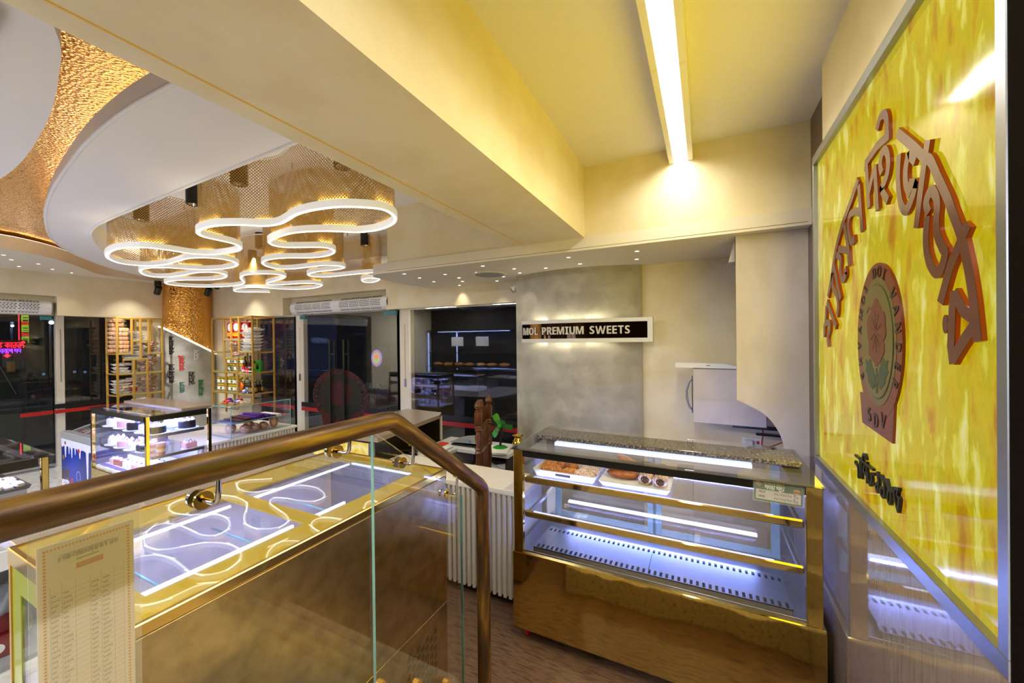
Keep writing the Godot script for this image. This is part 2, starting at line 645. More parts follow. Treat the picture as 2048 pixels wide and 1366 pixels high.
func shell() -> void:
	struct("floor", MB.new().box(V(-2.4, -0.1, -4.5), V(0.9, 0, 3.2)), M.floor_wood)
	var ft := struct("floor_tile_area", MB.new().box(V(-9.5, -0.12, -4.5), V(-2.4, -0.012, 3.2)), M.dark_brown)
	ft.name = "floor_001"
	var i := 0
	var tm := MB.new().box(V(0.003, -0.012, 0.003), V(0.597, 0, 0.597), 0.002).mesh()
	for a in 12:
		for b in 12:
			var t := obj("tile", tm, M.floor_tile, ft)
			t.position = V(-9.6 + a * 0.6, 0, -4.5 + b * 0.6)
	struct("ceiling", MB.new().box(V(-9.5, 3.345, -4.6), V(0.9, 3.5, 3.2)), M.white_paint)
	# back wall over the glass, with a niche for the air curtain
	var wb := MB.new()
	wb.box(V(-9.4, 2.415, -4.52), V(-6.6, 3.35, -4.3))
	wb.box(V(-6.6, 2.72, -4.52), V(-4.2, 3.35, -4.3))
	wb.box(V(-6.6, 2.415, -4.52), V(-4.2, 2.72, -4.45))
	wb.box(V(-4.2, 2.415, -4.52), V(-1.95, 3.35, -4.3))
	wb.box(V(-1.99, 0, -4.52), V(-1.90, 3.35, -4.15))
	wb.box(V(-1.90, 0, -4.15), V(0.9, 3.35, -4.0))
	wb.box(V(-9.4, 0, -4.52), V(-7.62, 2.415, -4.34))
	struct("wall_back", wb, M.cream)
	# left wall
	var wl := MB.new()
	wl.box(V(-9.42, 2.415, -4.4), V(-9.2, 3.35, -2.31))
	wl.box(V(-9.42, 2.72, -2.31), V(-9.2, 3.35, 0.1))
	wl.box(V(-9.42, 2.415, -2.31), V(-9.35, 2.72, 0.1))
	wl.box(V(-9.42, 0, -4.4), V(-9.25, 2.415, -3.27))
	wl.box(V(-9.42, 0, 0.1), V(-9.2, 3.35, 3.2))
	struct("wall_left", wl, M.cream)
	# wall behind the camera
	struct("wall_front", MB.new().box(V(-9.5, 0, 3.0), V(0.9, 3.35, 3.2)), M.dark_brown)
	# right wall
	var wr := MB.new()
	wr.box(V(0.55, 2.94, -2.507), V(0.9, 3.35, 3.0))
	wr.box(V(0.562, 0, -2.507), V(0.9, 2.94, 3.0))
	struct("wall_right", wr, M.cream)
	struct("wall_right_recess", MB.new().box(V(0.62, 0, -4.1), V(0.9, 3.35, -2.507)), M.laminate).name = "wall_right_001"
	# partition above the opening, z = -3.1
	struct("wall_partition", MB.new().box(V(-3.0, 2.70, -3.2), V(0.62, 3.35, -3.1)), M.cream)

func ceiling_work() -> void:
	# boxed beam with its gilt groove
	var beam := struct("trim_1", MB.new().box(V(-1.5, 2.772, -3.1), V(-0.867, 3.345, 3.0)), M.cream)
	obj("gilt_line", MB.new().box(V(-1.405, 2.7705, -3.1), V(-1.397, 2.7725, 3.0)), pm("gilt", Color(0.88, 0.70, 0.16), 0.4), beam)
	# low soffit with the pin lights behind the opening
	var edge := [Vector2(0.62, -3.085), Vector2(-3.0, -3.085), Vector2(-3.14, -3.095), Vector2(-3.24, -3.13), Vector2(-3.31, -3.2), Vector2(-3.345, -3.32), Vector2(-3.4, -3.6), Vector2(-3.43, -3.85), Vector2(-3.38, -4.1), Vector2(-3.31, -4.3), Vector2(0.62, -4.3)]
	var sof := struct("ceiling_soffit", slab(edge, 2.67, 2.777, true), M.off_white)
	sof.name = "ceiling_001"
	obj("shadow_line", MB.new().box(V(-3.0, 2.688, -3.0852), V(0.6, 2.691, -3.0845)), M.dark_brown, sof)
	# hammered gold ceiling field, bounded by the plates
	# main dropped plate with the recess of the chandelier
	var front := spline([Vector2(-1.5, -0.89), Vector2(-2.07, -0.875), Vector2(-2.6, -0.872), Vector2(-3.23, -0.92), Vector2(-4.17, -1.05), Vector2(-4.93, -1.19), Vector2(-5.66, -1.37), Vector2(-6.28, -1.56), Vector2(-6.89, -1.84), Vector2(-7.53, -2.25), Vector2(-8.05, -2.7), Vector2(-8.4, -3.2), Vector2(-8.6, -4.3)], 5)
	var rec := spline([Vector2(-1.5, -1.405), Vector2(-2.1, -1.43), Vector2(-3.14, -1.465), Vector2(-3.94, -1.495), Vector2(-4.86, -1.535), Vector2(-5.28, -1.575), Vector2(-5.63, -1.65), Vector2(-5.99, -1.78), Vector2(-6.46, -1.99), Vector2(-7.0, -2.34), Vector2(-7.4, -2.85), Vector2(-7.5, -3.4), Vector2(-7.2, -3.75), Vector2(-6.8, -3.85), Vector2(-3.1, -3.85)], 5)
	var gold := []
	for p in front:
		gold.append(p + Vector2(0.0 if p.x > -7.6 else -0.1, -0.14))
	gold.append_array([Vector2(-9.2, -4.3), Vector2(-9.2, 1.2), Vector2(-1.5, 1.2)])
	struct("ceiling_gold", slab(gold, 3.30, 3.345), M.hammered_gold).name = "ceiling_002"
	var pl := front.duplicate()
	pl.append(Vector2(-3.0, -4.3))
	pl.append(Vector2(-3.0, -3.85))
	var back := rec.duplicate()
	back.reverse()
	pl.append_array(back)
	var plate := struct("ceiling_plate", slab(pl, 3.08, 3.2, true), M.white_paint)
	plate.name = "ceiling_003"
	# made-up strip light, added unseen on the plate to brighten the recess
	var wash := []
	for k in range(4, rec.size() - 6):
		wash.append(V(rec[k].x, 3.215, rec[k].y - (-0.09 if rec[k].y > -2.4 else 0.0) - (0.08 if rec[k].y < -2.4 else 0.0)))
	tag(obj("cove_light", MB.new().tube(wash, 0.008, 6), M.led_warm), "added fill strip hidden on the white plate to brighten the recess of the ribbon pendant", "light")
	cove_lights(wash, 6, V(0, 1, -0.4), 0.35)
	# upstand of the recess
	var rows := []
	for y in [3.2, 3.35]:
		var row := []
		for p in rec:
			row.append(V(p.x, y, p.y))
		rows.append(row)
	obj("recess_upstand", MB.new().grid([rows[1], rows[0]]), M.cream, plate)
	var bead := []
	for p in front:
		bead.append(V(p.x, 3.084, p.y + 0.006))
	obj("edge_bead", MB.new().tube(bead, 0.012, 6), M.white_paint, plate)
	var bead2 := []
	for p in rec:
		bead2.append(V(p.x, 3.082, p.y))
	obj("edge_bead", MB.new().tube(bead2, 0.014, 6), M.white_paint, plate)
	# dropped plate on the near left
	var lw := spline([Vector2(-1.5, -0.2), Vector2(-2.06, -0.52), Vector2(-2.43, -0.625), Vector2(-2.95, -0.72), Vector2(-3.66, -0.80), Vector2(-4.24, -0.825), Vector2(-4.9, -0.8), Vector2(-5.6, -0.66), Vector2(-6.2, -0.35), Vector2(-6.5, 0.1), Vector2(-6.6, 0.8)], 5)
	var lwp := lw.duplicate()
	lwp.append_array([Vector2(-6.6, 3.0), Vector2(-1.5, 3.0)])
	struct("ceiling_near", slab(lwp, 3.08, 3.2, true), M.white_paint).name = "ceiling_004"
	# soffit along the left wall
	var ls := spline([Vector2(-9.2, -4.3), Vector2(-8.93, -3.6), Vector2(-8.85, -3.15), Vector2(-8.8, -2.72), Vector2(-8.4, -2.42), Vector2(-8.01, -2.17), Vector2(-7.65, -1.9), Vector2(-7.42, -1.62), Vector2(-7.34, -1.35), Vector2(-7.4, -0.6), Vector2(-7.6, 0.5)], 5)
	var lsp := ls.duplicate()
	lsp.append_array([Vector2(-7.6, 3.0), Vector2(-9.2, 3.0)])
	struct("ceiling_left", slab(lsp, 3.08, 3.24, true), M.off_white).name = "ceiling_005"
	# cove strips that wash the gold field
	var cove := []
	for k in range(3, ls.size()):
		cove.append(V(ls[k].x - 0.06, 3.25, ls[k].y))
	tag(obj("cove_light", MB.new().tube(cove, 0.008, 6), M.led_warm), "warm strip light hidden on top of the curved ledge along the left wall", "light")
	cove_lights(cove, 6, V(0.25, 1, 0.1), 0.03)
	var cove2 := []
	for k in range(2, front.size() - 8):
		cove2.append(V(front[k].x, 3.21, front[k].y - 0.07))
	tag(obj("cove_light", MB.new().tube(cove2, 0.008, 6), M.led_warm), "warm strip light hidden on top of the big white ceiling plate beside the gold field", "light")
	cove_lights(cove2, 6, V(0, 1, 0.3), 0.006)

func cove_lights(path: Array, step: int, dir: Vector3, e: float) -> void:
	for k in range(step, path.size() - step, step):
		var al: Vector3 = path[k + step / 2] - path[k - step / 2]
		var d := (dir - al.normalized() * dir.dot(al.normalized())).normalized()
		area(path[k] + d * 0.012, d, al, al.length(), 0.015, WARM, e * al.length())

func right_side() -> void:
	# LED profile
	var t := thing("linear_ceiling_light", "long white linear light hanging under the ceiling above the stair", "ceiling light", V(-0.146, 3.235, 0))
	obj("housing", MB.new().box(V(-0.08, 0, -3.099), V(-0.046, 0.109, 2.2), 0.002).box(V(0.046, 0, -3.099), V(0.08, 0.109, 2.2), 0.002).box(V(-0.048, 0.045, -3.099), V(0.048, 0.109, 2.2)), M.white_paint, t)
	obj("diffuser", MB.new().box(V(-0.0455, 0.03, -3.098), V(0.0455, 0.045, 2.2)), M.led, t)
	for z in [-2.0, -0.9, 0.2]:
		obj("joint_clip", MB.new().box(V(-0.079, -0.0008, z), V(-0.047, 0, z + 0.02)), M.off_white, t)
		obj("joint_clip", MB.new().box(V(0.047, -0.0008, z), V(0.079, 0, z + 0.02)), M.off_white, t)
	# laminate cladding under the sign, dark cladding beside it
	struct("wall_cladding", MB.new().box(V(0.541, 0, -2.66), V(0.56, 1.262, -1.121), 0.002), M.gloss_laminate).name = "wall_right_002"
	struct("wall_dark", MB.new().box(V(0.5365, 0, -1.119), V(0.562, 3.345, 0.6), 0.002), pm("dark_cladding", Color(0.09, 0.07, 0.05), 0.95, 0.0, 0.1)).name = "wall_right_003"
	# stair: landing and treads
	var st := struct("trim_stair", MB.new().box(V(-0.98, 0, -0.96), V(0.54, 0.74, 1.6)), M.marble)
	st.name = "floor_002"
	for k in 4:
		var z := -0.96 - 0.24 * k
		if k < 3:
			obj("tread", MB.new().box(V(-0.98, 0, z - 0.24), V(0.54, 0.555 - 0.185 * k, z)), M.marble, st)
	obj("landing", MB.new().box(V(-0.98, 0.74, -0.97), V(0.54, 0.76, 1.6), 0.004), M.marble, st)

const U := Vector3(0, 0, -1)   # sign plane: u runs away from the camera (z = -u), v up

func sign_panel() -> void:
	var t := thing("backlit_sign", "large backlit yellow onyx sign in a grey metal frame on the right wall", "sign")
	var f := MB.new()
	f.box(V(0.535, 1.258, -2.652), V(0.575, 1.302, -1.121), 0.002)
	f.box(V(0.535, 2.884, -2.652), V(0.575, 2.930, -1.121), 0.002)
	f.box(V(0.535, 1.302, -2.652), V(0.575, 2.884, -2.63), 0.002)
	f.box(V(0.535, 1.302, -1.155), V(0.575, 2.884, -1.121), 0.002)
	obj("frame", f, M.brushed_steel, t)
	var p := MB.new()
	p.quad(V(0.556, 1.29, -2.64), V(0.556, 1.29, -1.14), V(0.556, 2.9, -1.14), V(0.556, 2.9, -2.64), [Vector2(0, 1), Vector2(1, 1), Vector2(1, 0), Vector2(0, 0)])
	obj("onyx_panel", p, M.onyx, t)
	area(V(0.53, 2.09, -1.89), Vector3.LEFT, Vector3.FORWARD, 1.45, 1.55, Color(1.0, 0.87, 0.10), 1.3)
	var lm := pm("letter_face", Color(0.33, 0.115, 0.045), 0.2)
	lm.clearcoat_enabled = true
	lm.clearcoat = 0.6
	var am := pm("amber_acrylic", Color(0.60, 0.25, 0.05), 0.2)
	am.backlight_enabled = true
	am.backlight = Color(0.7, 0.3, 0.05)
	var words := [
		[[Vector2(2.413, 2.146), Vector2(2.355, 2.225), Vector2(2.311, 2.305), Vector2(2.266, 2.367), Vector2(2.201, 2.427), Vector2(2.154, 2.461), Vector2(2.059, 2.516), Vector2(1.984, 2.568)],
		[Vector2(1.977, 2.545), Vector2(1.944, 2.355)],
		[Vector2(1.965, 2.430), Vector2(2.021, 2.453), Vector2(2.085, 2.453), Vector2(2.103, 2.408), Vector2(2.071, 2.342), Vector2(2.025, 2.347)],
		[Vector2(2.155, 2.437), Vector2(2.105, 2.319), Vector2(2.097, 2.246)],
		[Vector2(2.270, 2.325), Vector2(2.211, 2.297), Vector2(2.217, 2.249), Vector2(2.187, 2.199), Vector2(2.141, 2.218), Vector2(2.150, 2.245)],
		[Vector2(2.242, 2.347), Vector2(2.110, 2.312)],
		[Vector2(2.317, 2.292), Vector2(2.215, 2.117)]],
		[[Vector2(2.336, 2.253), Vector2(2.331, 2.187), Vector2(2.263, 2.132), Vector2(2.254, 2.077), Vector2(2.271, 2.045)],
		[Vector2(2.432, 2.123), Vector2(2.284, 1.994)],
		[Vector2(2.445, 2.104), Vector2(2.456, 2.024), Vector2(2.477, 1.999), Vector2(2.481, 1.947)],
		[Vector2(2.450, 2.017), Vector2(2.391, 2.017), Vector2(2.386, 1.986), Vector2(2.418, 1.950), Vector2(2.411, 1.900)]],
		[[Vector2(1.906, 2.570), Vector2(1.896, 2.600), Vector2(1.791, 2.616), Vector2(1.695, 2.609)],
		[Vector2(1.795, 2.672), Vector2(1.765, 2.701), Vector2(1.728, 2.693), Vector2(1.712, 2.659), Vector2(1.715, 2.610)],
		[Vector2(1.896, 2.598), Vector2(1.874, 2.424)],
		[Vector2(1.877, 2.478), Vector2(1.833, 2.533), Vector2(1.808, 2.545)],
		[Vector2(1.815, 2.553), Vector2(1.795, 2.392)],
		[Vector2(1.755, 2.506), Vector2(1.768, 2.542), Vector2(1.750, 2.573), Vector2(1.720, 2.568), Vector2(1.702, 2.529), Vector2(1.712, 2.487), Vector2(1.745, 2.462), Vector2(1.755, 2.449), Vector2(1.708, 2.397)]],
		[[Vector2(1.635, 2.587), Vector2(1.532, 2.499), Vector2(1.469, 2.441), Vector2(1.437, 2.419), Vector2(1.400, 2.360), Vector2(1.357, 2.293), Vector2(1.335, 2.250), Vector2(1.303, 2.190), Vector2(1.285, 2.141), Vector2(1.269, 2.088), Vector2(1.253, 2.015), Vector2(1.241, 1.935)],
		[Vector2(1.623, 2.515), Vector2(1.632, 2.443), Vector2(1.616, 2.364), Vector2(1.583, 2.328), Vector2(1.547, 2.347), Vector2(1.523, 2.383), Vector2(1.560, 2.400)],
		[Vector2(1.520, 2.452), Vector2(1.556, 2.482), Vector2(1.578, 2.458), Vector2(1.579, 2.408), Vector2(1.552, 2.368)],
		[Vector2(1.450, 2.480), Vector2(1.472, 2.417), Vector2(1.491, 2.356), Vector2(1.518, 2.258)]],
		[[Vector2(1.448, 2.282), Vector2(1.460, 2.314), Vector2(1.437, 2.337), Vector2(1.413, 2.319), Vector2(1.404, 2.289), Vector2(1.409, 2.258), Vector2(1.407, 2.217), Vector2(1.384, 2.178), Vector2(1.369, 2.157), Vector2(1.387, 2.122), Vector2(1.415, 2.116), Vector2(1.449, 2.152), Vector2(1.464, 2.207), Vector2(1.456, 2.275)],
		[Vector2(1.274, 2.206), Vector2(1.306, 2.168), Vector2(1.347, 2.120), Vector2(1.393, 2.033)]],
		[[Vector2(1.331, 2.058), Vector2(1.339, 2.009), Vector2(1.346, 1.923), Vector2(1.337, 1.880)],
		[Vector2(1.332, 2.054), Vector2(1.292, 2.006), Vector2(1.248, 1.985)],
		[Vector2(1.341, 1.888), Vector2(1.293, 1.937), Vector2(1.249, 1.974)]],
	]
	for w in words:
		var m := MB.new()
		var fm := MB.new()
		for s in w:
			m.stroke(spline(s, 4) if s.size() >= 5 else s, 0.03, V(0.556, 0, 0), U, Vector3.UP, -0.0085)
			fm.stroke(spline(s, 4) if s.size() >= 5 else s, 0.0305, V(0.5470, 0, 0), U, Vector3.UP, -0.0012)
		if w == words[5]:
			var dot := PackedVector2Array()
			for i in 14:
				dot.append(Vector2(1.370 + 0.0125 * cos(TAU * i / 14), 1.978 + 0.024 * sin(TAU * i / 14)))
			m.prism(dot, V(0.556, 0, 0), U, Vector3.UP, -0.0085)
			fm.prism(dot, V(0.5470, 0, 0), U, Vector3.UP, -0.0012)
		obj("face", fm, lm, obj("letter", m, am, t))
	var year := [
		[Vector2(2.050, 1.462), Vector2(1.857, 1.460)],
		[Vector2(2.044, 1.438), Vector2(2.045, 1.430), Vector2(2.017, 1.423), Vector2(2.012, 1.379)],
		[Vector2(1.993, 1.469), Vector2(1.991, 1.394)], [Vector2(1.974, 1.469), Vector2(1.974, 1.389)],
		[Vector2(1.964, 1.463), Vector2(1.956, 1.489), Vector2(1.934, 1.492), Vector2(1.928, 1.475)],
		[Vector2(1.940, 1.450), Vector2(1.951, 1.427), Vector2(1.925, 1.420)], [Vector2(1.920, 1.472), Vector2(1.922, 1.389)],
		[Vector2(1.911, 1.435), Vector2(1.906, 1.406), Vector2(1.888, 1.393), Vector2(1.870, 1.418), Vector2(1.879, 1.443)],
		[Vector2(1.849, 1.452), Vector2(1.849, 1.442)], [Vector2(1.849, 1.416), Vector2(1.849, 1.406)],
		[Vector2(1.820, 1.465), Vector2(1.807, 1.426), Vector2(1.819, 1.393), Vector2(1.832, 1.408), Vector2(1.814, 1.427)],
		[Vector2(1.786, 1.463), Vector2(1.756, 1.434), Vector2(1.761, 1.395), Vector2(1.787, 1.396), Vector2(1.787, 1.420), Vector2(1.762, 1.422)],
		[Vector2(1.742, 1.465), Vector2(1.722, 1.437), Vector2(1.689, 1.443), Vector2(1.689, 1.456)],
		[Vector2(1.722, 1.435), Vector2(1.731, 1.415), Vector2(1.729, 1.393), Vector2(1.712, 1.393), Vector2(1.705, 1.437)],
		[Vector2(1.645, 1.463), Vector2(1.676, 1.453), Vector2(1.676, 1.420), Vector2(1.653, 1.386)],
		[Vector2(1.654, 1.462), Vector2(1.660, 1.434), Vector2(1.644, 1.432), Vector2(1.656, 1.386)],
	]
	var ym := MB.new()
	for s in year:
		ym.stroke(spline(s, 3) if s.size() >= 4 else s, 0.0095, V(0.556, 0, 0), U, Vector3.UP, -0.009)
	obj("founding_year_lettering", ym, M.black, t)
	emblem(t, Transform3D(Basis(V(0, 0, 1), V(0, 1, 0), V(-1, 0, 0)), V(0.556, 1.93, -1.81)), 0.196, 0.278, 0.008, false)

# the shop's oval emblem: ring with lettering, flower, leaves and ribbon. In the frame given, x runs right, y up, z towards the viewer
func emblem(parent: Node3D, xf: Transform3D, rx: float, ry: float, th: float, flat: bool, shade := 1.0) -> Node3D:
	var e := Node3D.new()
	e.name = "emblem"
	parent.add_child(e, true)
	e.transform = xf
	if not M.has("emblem_red"):
		pm("emblem_red", Color(0.42, 0.15, 0.07), 0.2)  # emblem colours darkened to hold the shade of its backlit face
		pm("emblem_olive", Color(0.37, 0.33, 0.12), 0.2)
		pm("emblem_green", Color(0.09, 0.22, 0.09), 0.3)
		pm("emblem_flower", Color(0.38, 0.12, 0.07), 0.3)
		pm("emblem_black", Color(0.07, 0.06, 0.04), 0.3)
	var oval := func(a: float, b: float) -> PackedVector2Array:
		var p := PackedVector2Array()
		for i in 48:
			p.append(Vector2(a * cos(TAU * i / 48), b * sin(TAU * i / 48)))
		return p
	var body := MB.new().prism(oval.call(rx, ry), Vector3.ZERO, Vector3.RIGHT, Vector3.UP, th, true)
	body.prism(poly([Vector2(-0.9 * rx, -0.72 * ry), Vector2(0.68 * rx, -0.72 * ry), Vector2(0.60 * rx, -1.2 * ry), Vector2(-0.78 * rx, -1.14 * ry)]), Vector3.ZERO, Vector3.RIGHT, Vector3.UP, th * 0.96)
	obj("ring", body, M.emblem_red, e)
	var k := th * 0.06 + 0.0004
	obj("ring_band", MB.new().prism(oval.call(0.80 * rx, 0.82 * ry), V(0, 0, th), Vector3.RIGHT, Vector3.UP, k), M.emblem_olive, e)
	obj("inner_ring", MB.new().prism(oval.call(0.705 * rx, 0.735 * ry), V(0, 0, th + k), Vector3.RIGHT, Vector3.UP, k), M.emblem_green, e)
	obj("field", MB.new().prism(oval.call(0.69 * rx, 0.72 * ry), V(0, 0, th + 2 * k), Vector3.RIGHT, Vector3.UP, k), M.emblem_olive, e)
	var o := V(0, 0, th + 3 * k)
	var fl := MB.new()
	for i in 5:
		var a := TAU * i / 5 + PI / 2
		var c := Vector2(cos(a) * 0.20 * rx, sin(a) * 0.20 * ry + 0.12 * ry)
		var p := PackedVector2Array()
		for j in 20:
			var b := TAU * j / 20
			var w := 1.0 + 0.09 * sin(5 * b + i)
			p.append(c + Vector2(cos(b) * 0.24 * rx * w, sin(b) * 0.22 * ry * w))
		fl.prism(p, o, Vector3.RIGHT, Vector3.UP, k * (1 + 0.15 * i))
	fl.stroke([Vector2(-0.2 * rx, 0.40 * ry), Vector2(-0.34 * rx, 0.45 * ry), Vector2(-0.44 * rx, 0.38 * ry)], 0.03 * rx, o, Vector3.RIGHT, Vector3.UP, k)
	fl.stroke([Vector2(0, -0.05 * ry), Vector2(0, -0.32 * ry)], 0.13 * rx, o, Vector3.RIGHT, Vector3.UP, k)
	obj("flower", fl, M.emblem_flower, e)
	var ve := MB.new()
	for i in 10:
		var a := TAU * i / 10 + 0.3
		ve.stroke([Vector2(cos(a) * 0.05 * rx, 0.12 * ry + sin(a) * 0.05 * ry), Vector2(cos(a + 0.1) * 0.26 * rx, 0.12 * ry + sin(a + 0.1) * 0.26 * ry)], 0.012 * rx, o + V(0, 0, k * 2), Vector3.RIGHT, Vector3.UP, k * 0.3)
	obj("flower_veins", ve, M.emblem_black, e)
	var lf := MB.new()
	for s in [-1.0, 1.0]:
		var p := PackedVector2Array()
		for q in [[0.03, -0.52], [0.18, -0.60], [0.36, -0.52], [0.40, -0.44], [0.52, -0.36], [0.46, -0.30], [0.52, -0.22], [0.38, -0.24], [0.30, -0.20], [0.16, -0.32], [0.05, -0.44]]:
			p.append(Vector2(q[0] * rx * s, q[1] * ry + (0.0 if s > 0 else -0.03 * ry)))
		lf.prism(p, o, Vector3.RIGHT, Vector3.UP, k)
	lf.stroke([Vector2(0, -0.34 * ry), Vector2(0.01 * rx, -0.66 * ry)], 0.06 * rx, o, Vector3.RIGHT, Vector3.UP, k)
	obj("leaves", lf, M.emblem_green, e)
	# lettering round the ring
	var txt := "SHYAMOL DOI VANDER"
	var a0 := 213.0
	var a1 := -33.0
	for i in txt.length():
		if txt[i] == " ":
			continue
		var a := deg_to_rad(lerpf(a0, a1, i / (txt.length() - 1.0)))
		var at := V(cos(a) * 0.865 * rx, sin(a) * 0.885 * ry, th + k * 1.5)
		var out := Vector2(cos(a) / rx, sin(a) / ry).normalized()
		var o2 := obj("ring_letter", letters(txt[i], 0.27 * rx, 0.0008), M.emblem_black, e)
		o2.transform = Transform3D(Basis(V(out.y, -out.x, 0), V(out.x, out.y, 0), Vector3.BACK), at)
	for i in 3:
		var o3 := obj("ribbon_letter", letters("SDV"[i], 0.36 * rx, 0.0012), M.emblem_black, e)
		o3.transform = Transform3D(Basis(Vector3.BACK, [0.35, 0.0, -0.35][i] * 0.5), V((i - 1) * 0.32 * rx - 0.08 * rx, (-0.985 - (0.04 if i == 1 else 0.0)) * ry, th + k))
	return e

func railing() -> void:
	var t := thing("stair_handrail", "aged round brass handrail running along the stair, bent down to a post", "handrail")
	var a := [V(-0.95, 1.687, 0.9), V(-0.95, 1.685, -0.955), V(-0.95, 1.682, -0.985), V(-0.95, 1.668, -1.012), V(-0.95, 1.277, -1.548), V(-0.95, 1.252, -1.572), V(-0.95, 1.22, -1.582), V(-0.95, 0.0, -1.582)]
	obj("pipe", MB.new().tube([a[0], a[1], a[2], a[3], a[4], a[5], a[6], a[7]], 0.032, 28), M.aged_brass, t)
	for p in [[-0.462, 1.603, 1.655], [-0.811, 1.619, 1.655], [-1.092, 1.504, 1.575], [-1.365, 1.296, 1.375]]:
		var z: float = p[0]
		var y: float = p[1]
		var br := obj("bracket", MB.new().tube([V(-0.99, y, z), V(-0.968, y - 0.002, z - 0.004), V(-0.958, y, z - 0.007), V(-0.953, y + 0.008, z - 0.008), V(-0.951, y + 0.03, z - 0.008), V(-0.95, p[2], z - 0.008)], 0.0055, 10), M.chrome, t)
		obj("disc", MB.new().tube([V(-0.998, y, z), V(-0.992, y, z)], 0.02, 24), M.gold_trim, br)
		obj("disc", MB.new().tube([V(-1.027, y, z), V(-1.018, y, z)], 0.02, 24), M.chrome, br)
		obj("saddle", MB.new().box(V(-0.957, p[2] - 0.002, z - 0.024), V(-0.943, p[2] + 0.004, z + 0.012), 0.001), M.gold_trim, br)
	var g := thing("glass_balustrade_pane", "clear glass balustrade pane under the level part of the brass handrail", "glass panel", V(-1.01, 0, 0))
	obj("pane", MB.new().box(V(-0.006, 0.60, -0.957), V(0.006, 1.64, 0.9), 0.001), M.glass, g)
	var g2 := thing("glass_balustrade_pane", "clear glass balustrade pane with a sloping top under the descending handrail", "glass panel", V(-1.01, 0, 0))
	obj("pane", MB.new().prism(poly([Vector2(0.963, 0.55), Vector2(1.489, 0.12), Vector2(1.489, 1.239), Vector2(0.975, 1.637), Vector2(0.963, 1.64)]), V(0.006, 0, 0), U, Vector3.UP, -0.012), M.glass, g2)
	obj("edge", MB.new().box(V(-0.006, 0.14, -1.4905), V(0.006, 1.24, -1.489)), M.glass_rim, g2)
	obj("edge", MB.new().box(V(-0.006, 0.62, -0.9625), V(0.006, 1.635, -0.9615)), M.glass_rim, g2)
	for p in [[-0.968, 0.79, g2], [-1.151, 0.648, g2], [-1.335, 0.502, g2], [-0.3, 0.79, g], [-0.6, 0.79, g]]:
		obj("standoff", MB.new().tube([V(0.007, p[1], p[0]), V(0.03, p[1], p[0])], 0.014, 16), M.gold_paint, p[2])
	# price list taped to the far side of the glass
	var q := thing("price_list", "laminated paper price list with an orange zigzag border taped to the glass balustrade", "price list", V(-1.0175, 1.31, -0.29))
	var film := MB.new().box(V(-0.0005, -0.3, -0.072), V(0.0005, 0.318, 0.072))
	obj("sheet", MB.new().box(V(-0.0012, -0.3, -0.0625), V(-0.0006, 0.293, 0.0625)), M.paper, q)
	var im := price_image()
	var pt := MB.new()
	pt.quad(V(-0.0002, -0.3, 0.0625), V(-0.0002, -0.3, -0.0625), V(-0.0002, 0.293, -0.0625), V(-0.0002, 0.293, 0.0625))
	var mt := pm("price_print", Color.WHITE, 0.5)
	mt.albedo_texture = ImageTexture.create_from_image(im)
	obj("print", pt, mt, q)
	obj("tape", film, M.film, q)
	var cr := MB.new().blob(V(-0.005, 0.315, -0.05), V(0.004, 0.012, 0.03), 3, 0.3, 12, 6)
	obj("tape_end", cr, M.film, q)

# the print seen through the paper: pale, mirrored
func price_image() -> Image:
	var im := Image.create(256, 1210, false, Image.FORMAT_RGB8)
	im.fill(Color(0.93, 0.90, 0.87))
	var orange := Color(0.86, 0.66, 0.42)
	var ink := Color(0.74, 0.71, 0.70)
	for i in range(14, 242, 9):
		for y in [16, 1180]:
			im.fill_rect(Rect2i(i, y, 5, 7), orange)
	for y in range(16, 1190, 12):
		for x in [14, 236]:
			im.fill_rect(Rect2i(x, y, 7, 7), orange)
	var rng := RandomNumberGenerator.new()
	rng.seed = 5
	for x in range(50, 210):
		if rng.randf() < 0.72:
			im.fill_rect(Rect2i(x, 50 + rng.randi() % 6, 1 + rng.randi() % 2, 12 + rng.randi() % 8), ink)
	im.fill_rect(Rect2i(52, 48, 150, 3), ink)
	im.fill_rect(Rect2i(95, 78, 60, 6), Color(0.72, 0.76, 0.55))
	im.fill_rect(Rect2i(95, 96, 72, 20), Color(0.88, 0.66, 0.52))
	for x in range(102, 160, 6):
		im.fill_rect(Rect2i(x, 101, 4, 9), Color(0.80, 0.74, 0.68))
	for x in [30, 58, 92, 130, 160, 196, 224]:
		im.fill_rect(Rect2i(x, 150, 1, 960), Color(0.76, 0.71, 0.66))
	for y in range(180, 1110, 18):
		im.fill_rect(Rect2i(30, y, 195, 1), Color(0.76, 0.71, 0.66))
		for c in [[33, 22], [62, 24], [134, 22], [164, 26]]:
			var w: int = int(c[1] * (0.5 + 0.5 * rng.randf()))
			for x in range(c[0], c[0] + w, 3):
				im.fill_rect(Rect2i(x, y + 5, 2, 5 + rng.randi() % 4), Color(0.70, 0.66, 0.63))
	for y in [1120, 1140]:
		for x in range(60, 220, 4):
			im.fill_rect(Rect2i(x, y + rng.randi() % 3, 3, 8), Color(0.86, 0.70, 0.52))
	return im

